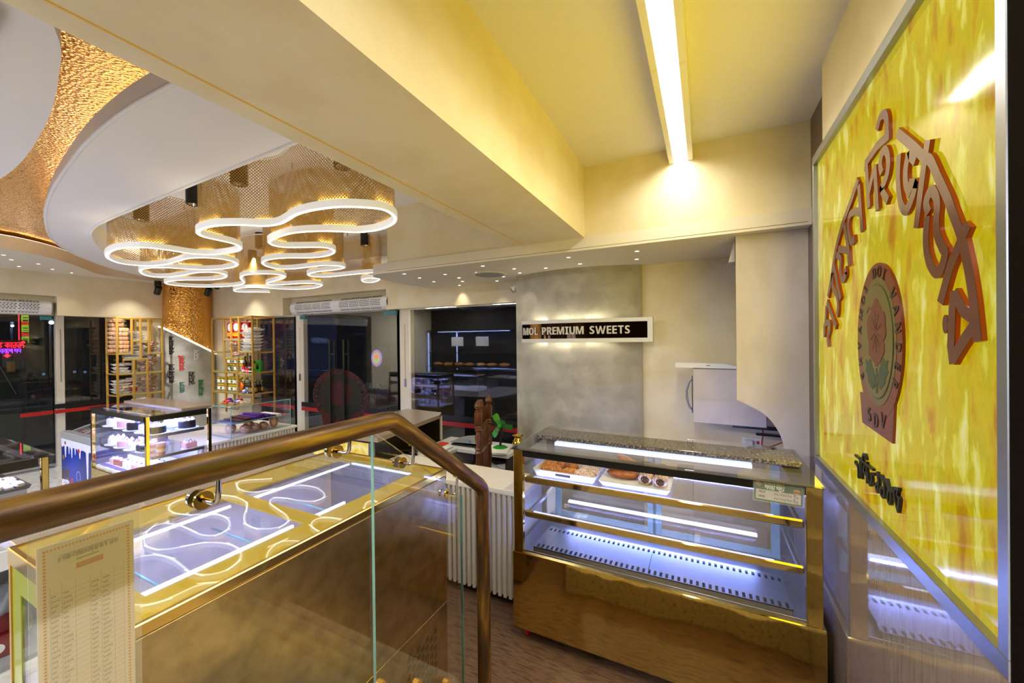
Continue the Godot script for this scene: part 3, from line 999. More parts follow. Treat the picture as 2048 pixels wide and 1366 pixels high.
func showcase() -> void:
	# gilt fast-food display case
	var t := thing("display_case", "gold mirrored display case with a granite top and two glass shelves of pastries", "display case")
	var base := MB.new().box(V(-1.142, 0.066, -2.95), V(0.505, 0.566, -2.275), 0.004)
	obj("base", base, M.mirror_gold, t)
	for x in [-1.12, 0.44]:
		obj("post", MB.new().box(V(x - 0.012, 0.566, -2.315), V(x + 0.052, 1.243, -2.28), 0.003), M.mirror_gold, t)
	var fr := MB.new()
	fr.box(V(-1.135, 1.19, -2.31), V(0.47, 1.243, -2.285), 0.002)
	obj("top_rail", fr, M.black, t)
	obj("glass_top", MB.new().box(V(-1.135, 1.246, -2.95), V(0.496, 1.256, -2.235), 0.002), M.clear, t)
	var bl := MB.new()
	bl.box(V(-1.134, 1.2435, -2.95), V(-1.03, 1.2458, -2.24)).box(V(0.37, 1.2435, -2.95), V(0.495, 1.2458, -2.24)).box(V(-1.03, 1.2435, -2.29), V(0.37, 1.2458, -2.24))
	obj("black_border", bl, M.black, t)
	var gt := obj("granite_top", MB.new().box(V(-1.08, 1.257, -2.73), V(0.455, 1.285, -2.505), 0.004), M.granite, t)
	obj("joint", MB.new().box(V(-0.29, 1.2845, -2.73), V(-0.287, 1.2855, -2.51)), M.black, gt)
	obj("front_glass", MB.new().box(V(-1.07, 0.575, -2.292), V(0.43, 1.19, -2.286), 0.001), M.clear, t)
	for x in [-1.128, 0.47]:
		obj("side_glass", MB.new().box(V(x, 0.575, -2.84), V(x + 0.006, 1.24, -2.315)), M.clear, t)
	var inn := MB.new().box(V(-1.12, 0.566, -2.95), V(0.48, 0.585, -2.29), 0.001)
	obj("floor_pan", inn, M.steel, t)
	var bk := MB.new()
	for x in [-1.11, 0.40]:
		bk.box(V(x, 0.58, -2.86), V(x + 0.07, 1.24, -2.82))
	obj("rear_upright", bk, M.steel, t)
	# sliding rear doors of green tinted glass
	for x in [-1.05, -0.33]:
		var d := obj("sliding_door", MB.new().box(V(x, 0.60, -2.845 - (0.02 if x < -0.5 else 0.0)), V(x + 0.74, 1.24, -2.839 - (0.02 if x < -0.5 else 0.0))), M.clear, t)
		obj("stile", MB.new().box(V(x, 0.60, -2.84), V(x + 0.055, 1.24, -2.825)).box(V(x + 0.685, 0.60, -2.84), V(x + 0.74, 1.24, -2.825)), M.glass_edge, d)
		obj("rail", MB.new().box(V(x, 0.60, -2.842), V(x + 0.74, 0.64, -2.826)), M.glass_edge, d)
	# slotted tray
	var tray := MB.new()
	var parts := [[-1.0, 0.375, -2.52, -2.345], [-1.0, 0.375, -2.302, -2.293], [-1.0, 0.375, -2.60, -2.572]]
	for q in parts:
		tray.box(V(q[0], 0.612, q[2]), V(q[1], 0.617, q[3]))
	for row in [[-2.345, -2.302], [-2.572, -2.535]]:
		var x := -1.0
		while x < 0.375:
			tray.box(V(x, 0.612, row[0]), V(x + 0.017, 0.617, row[1]))
			x += 0.031
	tray.box(V(-1.0, 0.612, -2.535), V(0.375, 0.617, -2.52))
	tray.box(V(-1.0, 0.585, -2.296), V(0.375, 0.617, -2.293))
	obj("slotted_tray", tray, M.brushed_steel, t)
	obj("slot_shadow", MB.new().box(V(-1.0, 0.600, -2.345), V(0.375, 0.6105, -2.302)).box(V(-1.0, 0.600, -2.572), V(0.375, 0.6105, -2.535)), M.black_matt, t)  # black plates stand in for the shade under the tray slots
	obj("tray_seam", MB.new().box(V(-0.303, 0.6172, -2.52), V(-0.3, 0.6178, -2.345)), M.black, t)
	# shelves
	for y in [0.817, 1.042]:
		var s := obj("shelf", MB.new().box(V(-1.06, y + 0.006, -2.80), V(0.42, y + 0.014, -2.30), 0.001), M.clear, t)
		obj("nosing", MB.new().box(V(-1.062, y - 0.022, -2.312), V(0.424, y + 0.022, -2.294), 0.008), M.mirror_gold, s)
		obj("rear_edge", MB.new().box(V(-1.06, y + 0.004, -2.803), V(0.42, y + 0.016, -2.80)), M.glass_rim, s)
		for x in [-1.06, 0.40]:
			obj("shelf_bracket", MB.new().box(V(x, y - 0.02, -2.78), V(x + 0.02, y + 0.005, -2.32), 0.002), M.steel, s)
	# LED strips
	for q in [[-0.93, 0.23, 1.242, -2.54, 0.026], [-1.0, 0.3, 0.838, -2.305, 0.006], [-1.0, 0.3, 1.063, -2.305, 0.005], [-0.93, 0.28, 0.735, -2.808, 0.016]]:
		obj("led_strip", MB.new().box(V(q[0], q[2] - q[4] * 0.8, q[3] - q[4]), V(q[1], q[2], q[3] + q[4])), M.led_cool, t)
	area(V(-0.35, 1.23, -2.548), V(0, -1, 0.1), Vector3.RIGHT, 1.16, 0.03, COOL, 1.0)
	area(V(-0.33, 0.712, -2.80), V(0, -0.5, 1), Vector3.RIGHT, 1.2, 0.024, COOL, 0.22)
	for y in [0.83, 1.055]:  # lights added along the shelf fronts to brighten the interior
		area(V(-0.33, y, -2.318), V(0, -0.35, -1), Vector3.RIGHT, 1.3, 0.012, COOL, 0.36)
	# castors
	for p in [[-1.06, -2.33], [0.42, -2.33], [-1.06, -2.88], [0.42, -2.88]]:
		var c := obj("castor", MB.new().tube([V(p[0] - 0.012, 0.03, p[1]), V(p[0] + 0.012, 0.03, p[1])], 0.03, 16), M.red, t)
		obj("fork", MB.new().box(V(p[0] - 0.018, 0.03, p[1] - 0.02), V(p[0] - 0.013, 0.067, p[1] + 0.02)).box(V(p[0] + 0.013, 0.03, p[1] - 0.02), V(p[0] + 0.018, 0.067, p[1] + 0.02)), M.steel, c)
	showcase_food()

func tray_shape(w: float, d: float, h: float, flare := 0.018, th := 0.003) -> MB:
	var m := MB.new()
	var ring := func(hw: float, hd: float, y: float, r: float) -> Array:
		var o := []
		for q in 4:
			var sx: float = [1, -1, -1, 1][q]
			var sz: float = [-1, -1, 1, 1][q]
			for i in 4:
				var a: float = [0.0, PI / 2, PI, PI * 1.5][q] + PI / 2 * i / 3.0
				o.append(V(sx * (hw - r) + cos(a) * r, y, sz * (hd - r) - sin(a) * r))
		o.append(o[0])
		return o
	var a: Array = ring.call(w / 2 - flare, d / 2 - flare, 0.0, 0.015)
	var b: Array = ring.call(w / 2, d / 2, h, 0.02)
	var c: Array = ring.call(w / 2 - th * 1.4, d / 2 - th * 1.4, h, 0.02)
	var e: Array = ring.call(w / 2 - flare - th, d / 2 - flare - th, th, 0.015)
	m.grid([a, b])
	m.grid([b, c])
	m.grid([c, e])
	for i in a.size() - 1:
		m.tri(V(0, th, 0), e[i], e[i + 1])
		m.tri(V(0, 0, 0), a[i + 1], a[i])
	return m

# folded puff: a soft triangle or square cushion with raised seams
func puff_shape(k: int, sides: int, r: float, h: float) -> MB:
	var m := MB.new()
	var rng := RandomNumberGenerator.new()
	rng.seed = k
	var rows := []
	for j in 9:
		var t := j / 8.0
		var row := []
		for i in 25:
			var a := -TAU * i / 24.0
			var sq := pow(absf(cos(a * sides / 2.0)), 0.7)
			var rr := r * (0.72 + 0.38 * sq) * sqrt(maxf(0.0, 1.0 - pow(2.0 * t - 0.75, 2.0) * 0.62 - t * 0.36)) * (1.0 + 0.05 * sin(3 * a + k))
			if j == 8:
				rr = 0.0008
			if j == 0:
				rr *= 0.9
			row.append(V(cos(a) * rr, h * (t * t * 0.35 + t * 0.65) + 0.06 * h * sin(5 * a + 4 * t + k), sin(a) * rr))
		rows.append(row)
	for i in 25:
		rows[0][i].y = 0.0
	return m.grid(rows, true)

func showcase_food() -> void:
	var crust := tri_tex(pm("pastry_crust", Color.WHITE, 0.55), noise_tex(91, 0.03, FastNoiseLite.TYPE_SIMPLEX_SMOOTH, [[0.2, Color(0.55, 0.28, 0.08)], [0.5, Color(0.76, 0.48, 0.18)], [0.8, Color(0.86, 0.64, 0.32)]], 256), V(9, 9, 9), false)
	var sugar := tri_tex(pm("sugared_crust", Color.WHITE, 0.8), noise_tex(92, 0.05, FastNoiseLite.TYPE_SIMPLEX_SMOOTH, [[0.3, Color(0.66, 0.42, 0.24)], [0.48, Color(0.86, 0.76, 0.66)], [0.7, Color(0.93, 0.90, 0.88)]], 256), V(7, 7, 7), false)
	var choc := tri_tex(pm("chocolate_glaze", Color.WHITE, 0.25), noise_tex(93, 0.06, FastNoiseLite.TYPE_SIMPLEX_SMOOTH, [[0.3, Color(0.16, 0.07, 0.03)], [0.6, Color(0.30, 0.15, 0.07)], [0.85, Color(0.75, 0.66, 0.5)]], 256), V(8, 8, 8), false)
	var bun := tri_tex(pm("bun_crust", Color.WHITE, 0.35), noise_tex(94, 0.02, FastNoiseLite.TYPE_SIMPLEX_SMOOTH, [[0.2, Color(0.52, 0.24, 0.08)], [0.7, Color(0.72, 0.42, 0.17)]], 256), V(5, 5, 5), false)
	var y := 1.0565
	var t := thing("serving_tray", "white plastic tray with handle slots holding folded puff pastries", "tray", V(-0.815, y, -2.51))
	obj("body", tray_shape(0.42, 0.34, 0.045), M.white_plastic, t)
	obj("handle_slot", MB.new().box(V(-0.05, 0.024, -0.1698), V(0.05, 0.038, -0.1655), 0.004), M.dark_brown, t)
	obj("handle_slot", MB.new().box(V(-0.05, 0.018, 0.1655), V(0.05, 0.032, 0.1698), 0.004), M.dark_brown, t)
	var i := 0
	for p in [[-0.14, 0.05, 3, 0.050, 0.075, "plain triangular puff pastry at the front left corner of the handled tray"], [-0.15, -0.04, 3, 0.048, 0.080, "plain triangular puff pastry at the rear left corner of the handled tray"], [-0.075, 0.075, 3, 0.042, 0.070, "smaller pointed puff pastry in the front row, second from the left"], [-0.07, -0.07, 4, 0.055, 0.065, "broad puff pastry with an open fold, behind the pointed one"], [0.0, -0.03, 3, 0.045, 0.085, "tallest pointed puff pastry in the middle of the handled tray"], [0.01, 0.06, 4, 0.062, 0.048, "flat square puff pastry in the front middle of the handled tray"]]:
		i += 1
		var o := obj("puff_pastry", puff_shape(i, p[2], p[3], p[4]), crust, self)
		tag(o, p[5], "pastry", "puff pastries on the handled tray")
		o.position = V(-0.815 + p[0], y + 0.004, -2.51 + p[1])
		o.rotation.y = i * 1.9
	for p in [[0.09, -0.04, "sugar-dusted square pastry at the rear left of the four pale ones"], [0.155, -0.02, "sugar-dusted square pastry at the right rim of the handled tray"], [0.095, 0.05, "sugar-dusted square pastry leaning on its neighbours near the front"], [0.14, 0.095, "sugar-dusted square pastry in the very front right of the tray"]]:
		i += 1
		var o := obj("sugared_pastry", puff_shape(i, 4, 0.055, 0.05), sugar, self)
		tag(o, p[2], "pastry", "sugared pastries on the handled tray")
		o.position = V(-0.815 + p[0], y + 0.004, -2.51 + p[1])
		o.rotation.y = i * 1.3
	var t2 := thing("serving_tray", "white tray lined with a scalloped paper doily under the buns and rolls", "tray", V(-0.385, y, -2.50))
	obj("body", tray_shape(0.41, 0.31, 0.03), M.white_plastic, t2)
	var dl := PackedVector2Array()
	for q in 120:
		var a := TAU * q / 120
		var k := 1.0 + 0.012 * sin(q * PI / 2)
		dl.append(Vector2(clampf(cos(a) * 0.29, -0.2, 0.2) * k, clampf(sin(a) * 0.22, -0.15, 0.15) * k))
	var doily := tag(obj("paper_doily", MB.new().prism(dl, Vector3.ZERO, Vector3.RIGHT, Vector3.FORWARD, 0.002), M.paper), "lacy white paper doily under the buns", "doily")
	doily.position = V(-0.385, y + 0.0305, -2.50)
	var yy := y + 0.033
	var sub := thing("filled_roll", "large split roll with crumbly filling and glossy curved crust on the doily", "roll", V(-0.46, yy, -2.48))
	obj("bottom", MB.new().blob(V(0, 0.026, 0.03), V(0.098, 0.028, 0.052), 4, 0.03), bun, sub)
	obj("filling", MB.new().blob(V(-0.025, 0.058, 0.01), V(0.08, 0.028, 0.05), 8, 0.14), crust, sub)
	obj("top", MB.new().blob(V(0.03, 0.088, -0.02), V(0.085, 0.026, 0.05), 14, 0.03, 16, 10, Basis(V(0, 0, 1), -0.42) * Basis(V(1, 0, 0), -0.3)), bun, sub)
	for p in [[-0.335, -2.58, "glazed chocolate bun behind, beside the large split roll"], [-0.25, -2.57, "glazed chocolate bun at the rear right corner of the doily"]]:
		var b := thing("glazed_bun", p[2], "bun", V(p[0], yy, p[1]), 0.0, "glazed buns")
		obj("bread", MB.new().blob(V(0, 0.035, 0), V(0.06, 0.038, 0.045), 5, 0.03), bun, b)
		obj("glaze", MB.new().blob(V(0, 0.058, 0), V(0.048, 0.02, 0.036), 6, 0.08), choc, b)
	for p in [[-0.32, -2.42, "sugared chocolate roll in front, nearer to the large split roll"], [-0.235, -2.41, "sugared chocolate roll at the front right corner of the doily"]]:
		var b := thing("sugared_roll", p[2], "roll", V(p[0], yy, p[1]), 0.0, "sugared rolls")
		obj("pastry", MB.new().tube([V(0, 0.036, -0.05), V(0, 0.037, -0.042), V(0, 0.038, 0.042), V(0, 0.037, 0.05)], [0.028, 0.038, 0.038, 0.03], 16), sugar, b)
		obj("swirl", MB.new().tube([V(0, 0.036, 0.05), V(0, 0.036, 0.053)], [0.024, 0.02], 14), choc, b)
	# printed date label on the front glass
	var lb := thing("price_label", "green printed fast food label with handwritten dates on the front glass of the case", "label", V(0.317, 1.186, -2.2845))
	lb.rotation.z = -0.03
	var q2 := MB.new()
	q2.box(V(-0.1, -0.052, 0), V(0.1, 0.052, 0.0008))
	obj("card", q2, M.paper, lb)
	var q3 := MB.new()
	q3.quad(V(-0.1, -0.052, 0.0011), V(0.1, -0.052, 0.0011), V(0.1, 0.052, 0.0011), V(-0.1, 0.052, 0.0011))
	var lm := pm("label_print", Color.WHITE, 0.5)
	lm.albedo_texture = ImageTexture.create_from_image(label_image())
	obj("print", q3, lm, lb)
	obj("film", MB.new().box(V(-0.106, -0.058, 0.0013), V(0.106, 0.062, 0.0017)), M.film, lb)

# ---- Bengali letter strokes, in units of the letter height (headline at 1), for print, neon and cut lettering
const BN := {
	"sho": [0.8, [[0.1, 0.8, 0.0, 0.62, 0.14, 0.5, 0.26, 0.64, 0.26, 0.85], [0.26, 0.6, 0.4, 0.45, 0.52, 0.6, 0.5, 0.85], [0.28, 0.55, 0.66, 0.25], [0.7, 1.0, 0.7, 0.0]]],
	"mo": [0.72, [[0.1, 1.0, 0.1, 0.35, 0.25, 0.2, 0.25, 0.42, 0.1, 0.42], [0.14, 0.42, 0.6, 0.3], [0.62, 1.0, 0.62, 0.0]]],
	"lo": [0.85, [[0.02, 0.45, 0.14, 0.75, 0.28, 0.5, 0.2, 0.1], [0.28, 0.55, 0.42, 0.75, 0.52, 0.45, 0.42, 0.15], [0.5, 0.5, 0.75, 0.4], [0.76, 1.0, 0.76, 0.0]]],
	"do": [0.55, [[0.05, 1.0, 0.05, 0.45, 0.2, 0.15, 0.4, 0.5, 0.4, 0.0]]],
	"i": [0.6, [[0.05, 1.0, 0.35, 0.75, 0.05, 0.55, 0.45, 0.4, 0.3, 0.0], [0.3, 1.0, 0.1, 1.2, 0.35, 1.3, 0.55, 1.1]]],
	"bho": [0.7, [[0.05, 0.75, 0.2, 0.9, 0.3, 0.65, 0.12, 0.5, 0.05, 0.25, 0.3, 0.02, 0.52, 0.25, 0.55, 1.0]]],
	"aa": [0.22, [[0.1, 1.0, 0.1, 0.0]]],
	"no": [0.66, [[0.04, 0.3, 0.18, 0.5, 0.3, 0.3, 0.18, 0.15, 0.06, 0.28], [0.26, 0.42, 0.56, 0.5], [0.58, 1.0, 0.58, 0.0]]],
	"ndo": [0.75, [[0.08, 0.85, 0.25, 0.9, 0.25, 0.65, 0.08, 0.68], [0.25, 0.75, 0.45, 0.6, 0.2, 0.45, 0.55, 0.3, 0.3, 0.0, 0.08, 0.2]]],
	"ro": [0.66, [[0.58, 0.95, 0.05, 0.5, 0.58, 0.15], [0.58, 1.0, 0.58, 0.0], [0.3, 0.02, 0.34, 0.02]]],
	"po": [0.66, [[0.06, 0.9, 0.06, 0.5, 0.3, 0.75, 0.12, 0.88], [0.06, 0.5, 0.56, 0.3], [0.58, 1.0, 0.58, 0.0]]],
	"fo": [0.85, [[0.06, 0.9, 0.06, 0.5, 0.3, 0.75, 0.12, 0.88], [0.06, 0.5, 0.5, 0.3], [0.52, 1.0, 0.52, 0.0], [0.52, 0.7, 0.72, 0.72, 0.74, 0.4, 0.62, 0.35]]],
	"sto": [0.8, [[0.1, 0.85, 0.1, 0.55, 0.3, 0.6, 0.42, 0.85], [0.1, 0.55, 0.6, 0.4], [0.7, 1.0, 0.7, 0.5], [0.15, 0.35, 0.3, 0.0, 0.65, 0.1, 0.6, 0.35]]],
	"u": [0.0, [[-0.35, 0.0, -0.15, -0.25, -0.05, -0.05]]],
	"e": [0.45, [[0.35, 1.0, 0.1, 0.75, 0.1, 0.2, 0.3, 0.05, 0.38, 0.3, 0.2, 0.35]]],
	"ddo": [0.62, [[0.06, 1.0, 0.06, 0.6, 0.45, 0.6, 0.5, 0.25, 0.25, 0.02, 0.06, 0.2]]],
	"ko": [0.95, [[0.45, 1.0, 0.45, 0.0], [0.45, 0.8, 0.05, 0.5, 0.45, 0.2], [0.45, 0.65, 0.7, 0.7, 0.78, 0.3, 0.65, 0.2]]],
	"jo": [0.9, [[0.1, 0.9, 0.4, 0.6, 0.7, 0.85, 0.75, 1.0], [0.2, 0.55, 0.1, 0.25, 0.4, 0.02, 0.7, 0.25, 0.55, 0.5]]],
	"cho": [0.75, [[0.05, 0.55, 0.3, 0.5, 0.62, 0.7], [0.62, 1.0, 0.62, 0.2, 0.4, 0.02, 0.15, 0.2, 0.3, 0.45]]],
	"so": [0.75, [[0.1, 1.0, 0.1, 0.4, 0.3, 0.5, 0.35, 0.8], [0.1, 0.4, 0.6, 0.3], [0.64, 1.0, 0.64, 0.0]]],
	"go": [0.62, [[0.05, 0.7, 0.2, 0.9, 0.3, 0.6, 0.15, 0.3], [0.52, 1.0, 0.52, 0.0]]],
	"to": [0.7, [[0.06, 1.0, 0.06, 0.5, 0.3, 0.1, 0.55, 0.4, 0.35, 0.7, 0.1, 0.75], [0.06, 1.0, 0.3, 1.3, 0.55, 1.2]]],
	"bo": [0.66, [[0.58, 0.95, 0.05, 0.5, 0.58, 0.15], [0.58, 1.0, 0.58, 0.0]]],
	"gho": [0.66, [[0.06, 0.9, 0.06, 0.4, 0.3, 0.6, 0.5, 0.4], [0.58, 1.0, 0.58, 0.0]]],
	"w": [0.3, []],
	"1": [0.5, [[0.15, 0.9, 0.4, 0.55, 0.25, 0.1, 0.08, 0.3, 0.28, 0.45]]], "0": [0.5, [[0.25, 0.75, 0.05, 0.4, 0.25, 0.1, 0.45, 0.4, 0.25, 0.75]]],
	"5": [0.55, [[0.1, 0.8, 0.08, 0.3, 0.3, 0.1, 0.48, 0.4, 0.3, 0.55, 0.45, 0.85]]], "2": [0.5, [[0.05, 0.8, 0.3, 0.9, 0.4, 0.6, 0.1, 0.35, 0.45, 0.1]]],
	"/": [0.4, [[0.05, -0.05, 0.32, 1.0]]], ":": [0.3, [[0.12, 0.7, 0.18, 0.7], [0.12, 0.3, 0.18, 0.3]]],
}

# lines of a word: array of polylines of Vector2 in letter units, headline included
func bn_lines(word: String, headline := true) -> Array:
	var out := []
	var x := 0.0
	var run := 0.0
	for g in word.split(" "):
		var d = BN[g]
		for s in d[1]:
			var l := []
			for i in range(0, s.size(), 2):
				l.append(Vector2(x + s[i], s[i + 1]))
			out.append(l)
		if g == "w":
			if headline and x > run:
				out.append([Vector2(run - 0.03, 1.0), Vector2(x + 0.03, 1.0)])
			x += d[0]
			run = x
		else:
			x += d[0]
	if headline:
		out.append([Vector2(run - 0.03, 1.0), Vector2(x + 0.03, 1.0)])
	return out

func bn_width(word: String) -> float:
	var x := 0.0
	for g in word.split(" "):
		x += BN[g][0]
	return x

func ink(im: Image, lines: Array, at: Vector2, h: float, wid: int, c: Color, squeeze := 1.0) -> void:
	for l in lines:
		for i in l.size() - 1:
			var a := Vector2(at.x + l[i].x * h * squeeze, at.y + (1.0 - l[i].y) * h)
			var b := Vector2(at.x + l[i + 1].x * h * squeeze, at.y + (1.0 - l[i + 1].y) * h)
			var k := int(a.distance_to(b) / 1.0) + 1
			for j in k + 1:
				var p := a.lerp(b, float(j) / k)
				im.fill_rect(Rect2i(int(p.x) - wid / 2, int(p.y) - wid / 2, wid, wid), c)

func bn_mesh(word: String, h: float, wid: float, o: Vector3, ua: Vector3, ub: Vector3, depth: float, headline := true) -> MB:
	var m := MB.new()
	for l in bn_lines(word, headline):
		var p := []
		for q in l:
			p.append(q * h)
		m.stroke(p, wid, o, ua, ub, depth)
	return m

func label_image() -> Image:
	var im := Image.create(800, 416, false, Image.FORMAT_RGB8)
	var green := Color(0.02, 0.36, 0.17)
	im.fill(green)
	im.fill_rect(Rect2i(30, 196, 740, 190), Color(0.78, 0.77, 0.80))
	ink(im, bn_lines("sho aa mo lo w do i w bho aa ndo aa ro"), Vector2(150, 30), 48, 8, Color(0.80, 0.72, 0.10), 1.05)
	ink(im, bn_lines("fo aa sto w fo u ddo"), Vector2(180, 100), 74, 13, Color(0.9, 0.9, 0.9), 1.2)
	ink(im, bn_lines("u w po aa do no"), Vector2(70, 222), 40, 6, Color(0.12, 0.12, 0.14), 1.2)
	ink(im, bn_lines("mo e so aa do"), Vector2(70, 310), 40, 6, Color(0.12, 0.12, 0.14), 1.1)
	for k in 2:
		ink(im, bn_lines(": w 1 1 / 0 5 / 2 5 w i do", false), Vector2(285, 218 + 88 * k), 56, 5, Color(0.08, 0.08, 0.12), 1.35)
		ink(im, [[Vector2(0, 0), Vector2(1.6, -0.6)]], Vector2(620, 270 + 88 * k), 70, 5, Color(0.08, 0.08, 0.12))
	# small pictures of a pizza and a burger
	var rng := RandomNumberGenerator.new()
	rng.seed = 11
	for i in 900:
		var a := rng.randf() * TAU
		var r := sqrt(rng.randf())
		im.fill_rect(Rect2i(int(62 + cos(a) * r * 55), int(82 + sin(a) * r * 46), 7, 6), [Color(0.72, 0.5, 0.4), Color(0.55, 0.22, 0.15), Color(0.86, 0.74, 0.66), Color(0.4, 0.3, 0.2)][rng.randi() % 4])
		var y := rng.randf()
		im.fill_rect(Rect2i(int(700 + cos(a) * r * 62), int(150 + sin(a) * r * 50), 7, 5), [Color(0.80, 0.52, 0.2), Color(0.85, 0.62, 0.3)][i % 2] if sin(a) * r < -0.2 else ([Color(0.35, 0.12, 0.06), Color(0.30, 0.5, 0.15), Color(0.7, 0.12, 0.06)][rng.randi() % 3] if sin(a) * r < 0.45 else Color(0.82, 0.58, 0.28)))
	return im

func sweets_counter() -> void:
	var t := thing("sweets_counter", "long yellow-framed glass sweets counter with brass panels just beyond the glass balustrade", "counter")
	var x0 := -2.25
	var x1 := -1.32
	var z0 := -1.80
	var z1 := -0.44
	var zm := -1.065
	var yt := 1.22
	var brass := tri_tex(pm("worn_brass", Color.WHITE, 0.3, 1.0), noise_tex(101, 0.012, FastNoiseLite.TYPE_SIMPLEX_SMOOTH, [[0.2, Color(0.66, 0.57, 0.38)], [0.5, Color(0.72, 0.63, 0.43)], [0.8, Color(0.76, 0.67, 0.47)]], 512, 0.0, 5, 30.0), V(1.5, 1.5, 1.5))
	bump(brass, noise_tex(102, 0.006, FastNoiseLite.TYPE_SIMPLEX_SMOOTH, [], 256, 5.0, 2), 0.2)
	var yel := pm("yellow_border", Color(0.78, 0.68, 0.05), 0.2)
	var grn := pm("green_border", Color(0.60, 0.62, 0.10), 0.12)
	obj("side_panel", MB.new().box(V(x1 - 0.02, 0.475, z0), V(x1, 1.184, z1), 0.002), brass, t)
	obj("kick_panel", MB.new().box(V(x1 - 0.022, 0.03, z0), V(x1 - 0.002, 0.472, z1), 0.002), brass, t)
	var vent := MB.new()
	for c in 7:
		var zc := -1.70 + c * 0.035
		for r in 6:
			var yc := 0.36 - r * 0.045 - (0.022 if c % 2 else 0.0)
			vent.box(V(x1 - 0.003, yc, zc), V(x1 - 0.0012, yc + 0.03, zc + 0.004)).box(V(x1 - 0.003, yc, zc + 0.009), V(x1 - 0.0012, yc + 0.03, zc + 0.013)).box(V(x1 - 0.003, yc, zc + 0.018), V(x1 - 0.0012, yc + 0.03, zc + 0.022))
	obj("vent_slot", vent, M.black, t)
	obj("far_panel", MB.new().box(V(x0, 0.03, z0), V(x1 - 0.02, 1.155, z0 + 0.02), 0.002), brass, t)
	obj("rear_panel", MB.new().box(V(x0, 0.03, z0 + 0.02), V(x0 + 0.02, 0.75, z1)), M.off_white, t)
	# near end: green bordered glass
	obj("end_glass", MB.new().box(V(x0 + 0.02, 0.05, z1 - 0.012), V(x1 - 0.02, 1.18, z1 - 0.006)), M.clear, t)
	obj("end_border", MB.new().box(V(x0 + 0.02, 0.05, z1 - 0.005), V(x0 + 0.11, 1.18, z1 - 0.002)).box(V(x1 - 0.12, 0.05, z1 - 0.005), V(x1 - 0.02, 1.18, z1 - 0.002)).box(V(x0 + 0.11, 1.08, z1 - 0.005), V(x1 - 0.12, 1.18, z1 - 0.002)), grn, t)
	for p in [[x0 + 0.0, z1 - 0.02], [x1 - 0.02, z1 - 0.02]]:
		obj("corner_post", MB.new().box(V(p[0], 0.03, p[1]), V(p[0] + 0.02, 1.19, p[1] + 0.022), 0.002), M.gold_paint, t)
	# top: painted glass border with two panes
	var b := MB.new()
	for q in [[x1 - 0.14, x1 - 0.012, z0 + 0.1, z1 - 0.09], [x0 + 0.012, x0 + 0.21, z0 + 0.1, z1 - 0.09], [x0 + 0.012, x1 - 0.012, z1 - 0.09, z1 - 0.012], [x0 + 0.012, x1 - 0.012, z0 + 0.012, z0 + 0.1], [x0 + 0.21, x1 - 0.14, zm - 0.035, zm + 0.035]]:
		b.box(V(q[0], yt - 0.012, q[2]), V(q[1], yt - 0.004, q[3]))
	obj("top_border", b, yel, t)
	obj("glass_top", MB.new().box(V(x0 + 0.012, yt - 0.003, z0 + 0.012), V(x1 - 0.012, yt, z1 - 0.012), 0.001), M.clear, t)
	var tr := MB.new()
	tr.box(V(x1 - 0.014, 1.188, z0), V(x1 + 0.004, yt + 0.003, z1), 0.003).box(V(x0 - 0.004, 1.165, z0), V(x0 + 0.014, yt + 0.003, z1), 0.003).box(V(x0, 1.165, z1 - 0.014), V(x1, yt + 0.003, z1 + 0.004), 0.003).box(V(x0, 1.165, z0 - 0.004), V(x1, yt + 0.003, z0 + 0.014), 0.003)
	obj("edge_trim", tr, M.gold_trim, t)
	# inside
	var slabm := tri_tex(pm("stone_slab", Color.WHITE, 0.3), noise_tex(103, 0.03, FastNoiseLite.TYPE_SIMPLEX_SMOOTH, [[0.3, Color(0.62, 0.57, 0.55)], [0.7, Color(0.74, 0.70, 0.68)]], 256, 0.0, 4, 20.0), V(2, 2, 2))
	obj("deck", MB.new().box(V(x0 + 0.02, 0.74, z0 + 0.02), V(x1 - 0.02, 0.76, z1 - 0.012)), slabm, t)
	obj("steel_lining", MB.new().box(V(x0 + 0.02, 0.76, z0 + 0.02), V(x1 - 0.02, 1.16, z0 + 0.03)).box(V(x1 - 0.03, 0.76, z0 + 0.03), V(x1 - 0.02, 1.16, z1 - 0.02)), M.brushed_steel, t)
	for z in [-0.72, zm, -1.45]:
		obj("glass_divider", MB.new().box(V(x0 + 0.03, 0.76, z - 0.004), V(x1 - 0.03, 1.02, z + 0.004)), M.clear, t)
		obj("divider_rim", MB.new().box(V(x0 + 0.03, 1.02, z - 0.004), V(x1 - 0.03, 1.026, z + 0.004)), M.glass_rim, t)
	obj("yellow_strip", MB.new().box(V(x1 - 0.20, 0.90, z0 + 0.04), V(x1 - 0.03, 0.912, z1 - 0.03)), grn, t)
	for q in [[-2.005, -0.5, -1.04], [-2.005, -1.09, -1.72], [-1.548, -0.5, -1.04], [-1.548, -1.09, -1.3]]:
		obj("led_strip", MB.new().box(V(q[0] - 0.006, 1.176, q[2]), V(q[0] + 0.006, 1.186, q[1])), M.led_cool, t)
		area(V(q[0], 1.17, (q[1] + q[2]) / 2), Vector3.DOWN, Vector3.FORWARD, q[1] - q[2], 0.012, COOL, 0.16)
	obj("led_strip", MB.new().box(V(-2.0, 1.176, -1.745), V(-1.4, 1.186, -1.735)), M.led_cool, t)
	# sweets
	var mesh_cover := tri_tex(pm("crumb_sweet", Color.WHITE, 0.8), noise_tex(104, 0.08, FastNoiseLite.TYPE_SIMPLEX_SMOOTH, [[0.3, Color(0.66, 0.72, 0.70)], [0.6, Color(0.82, 0.85, 0.83)]], 256), V(6, 6, 6))
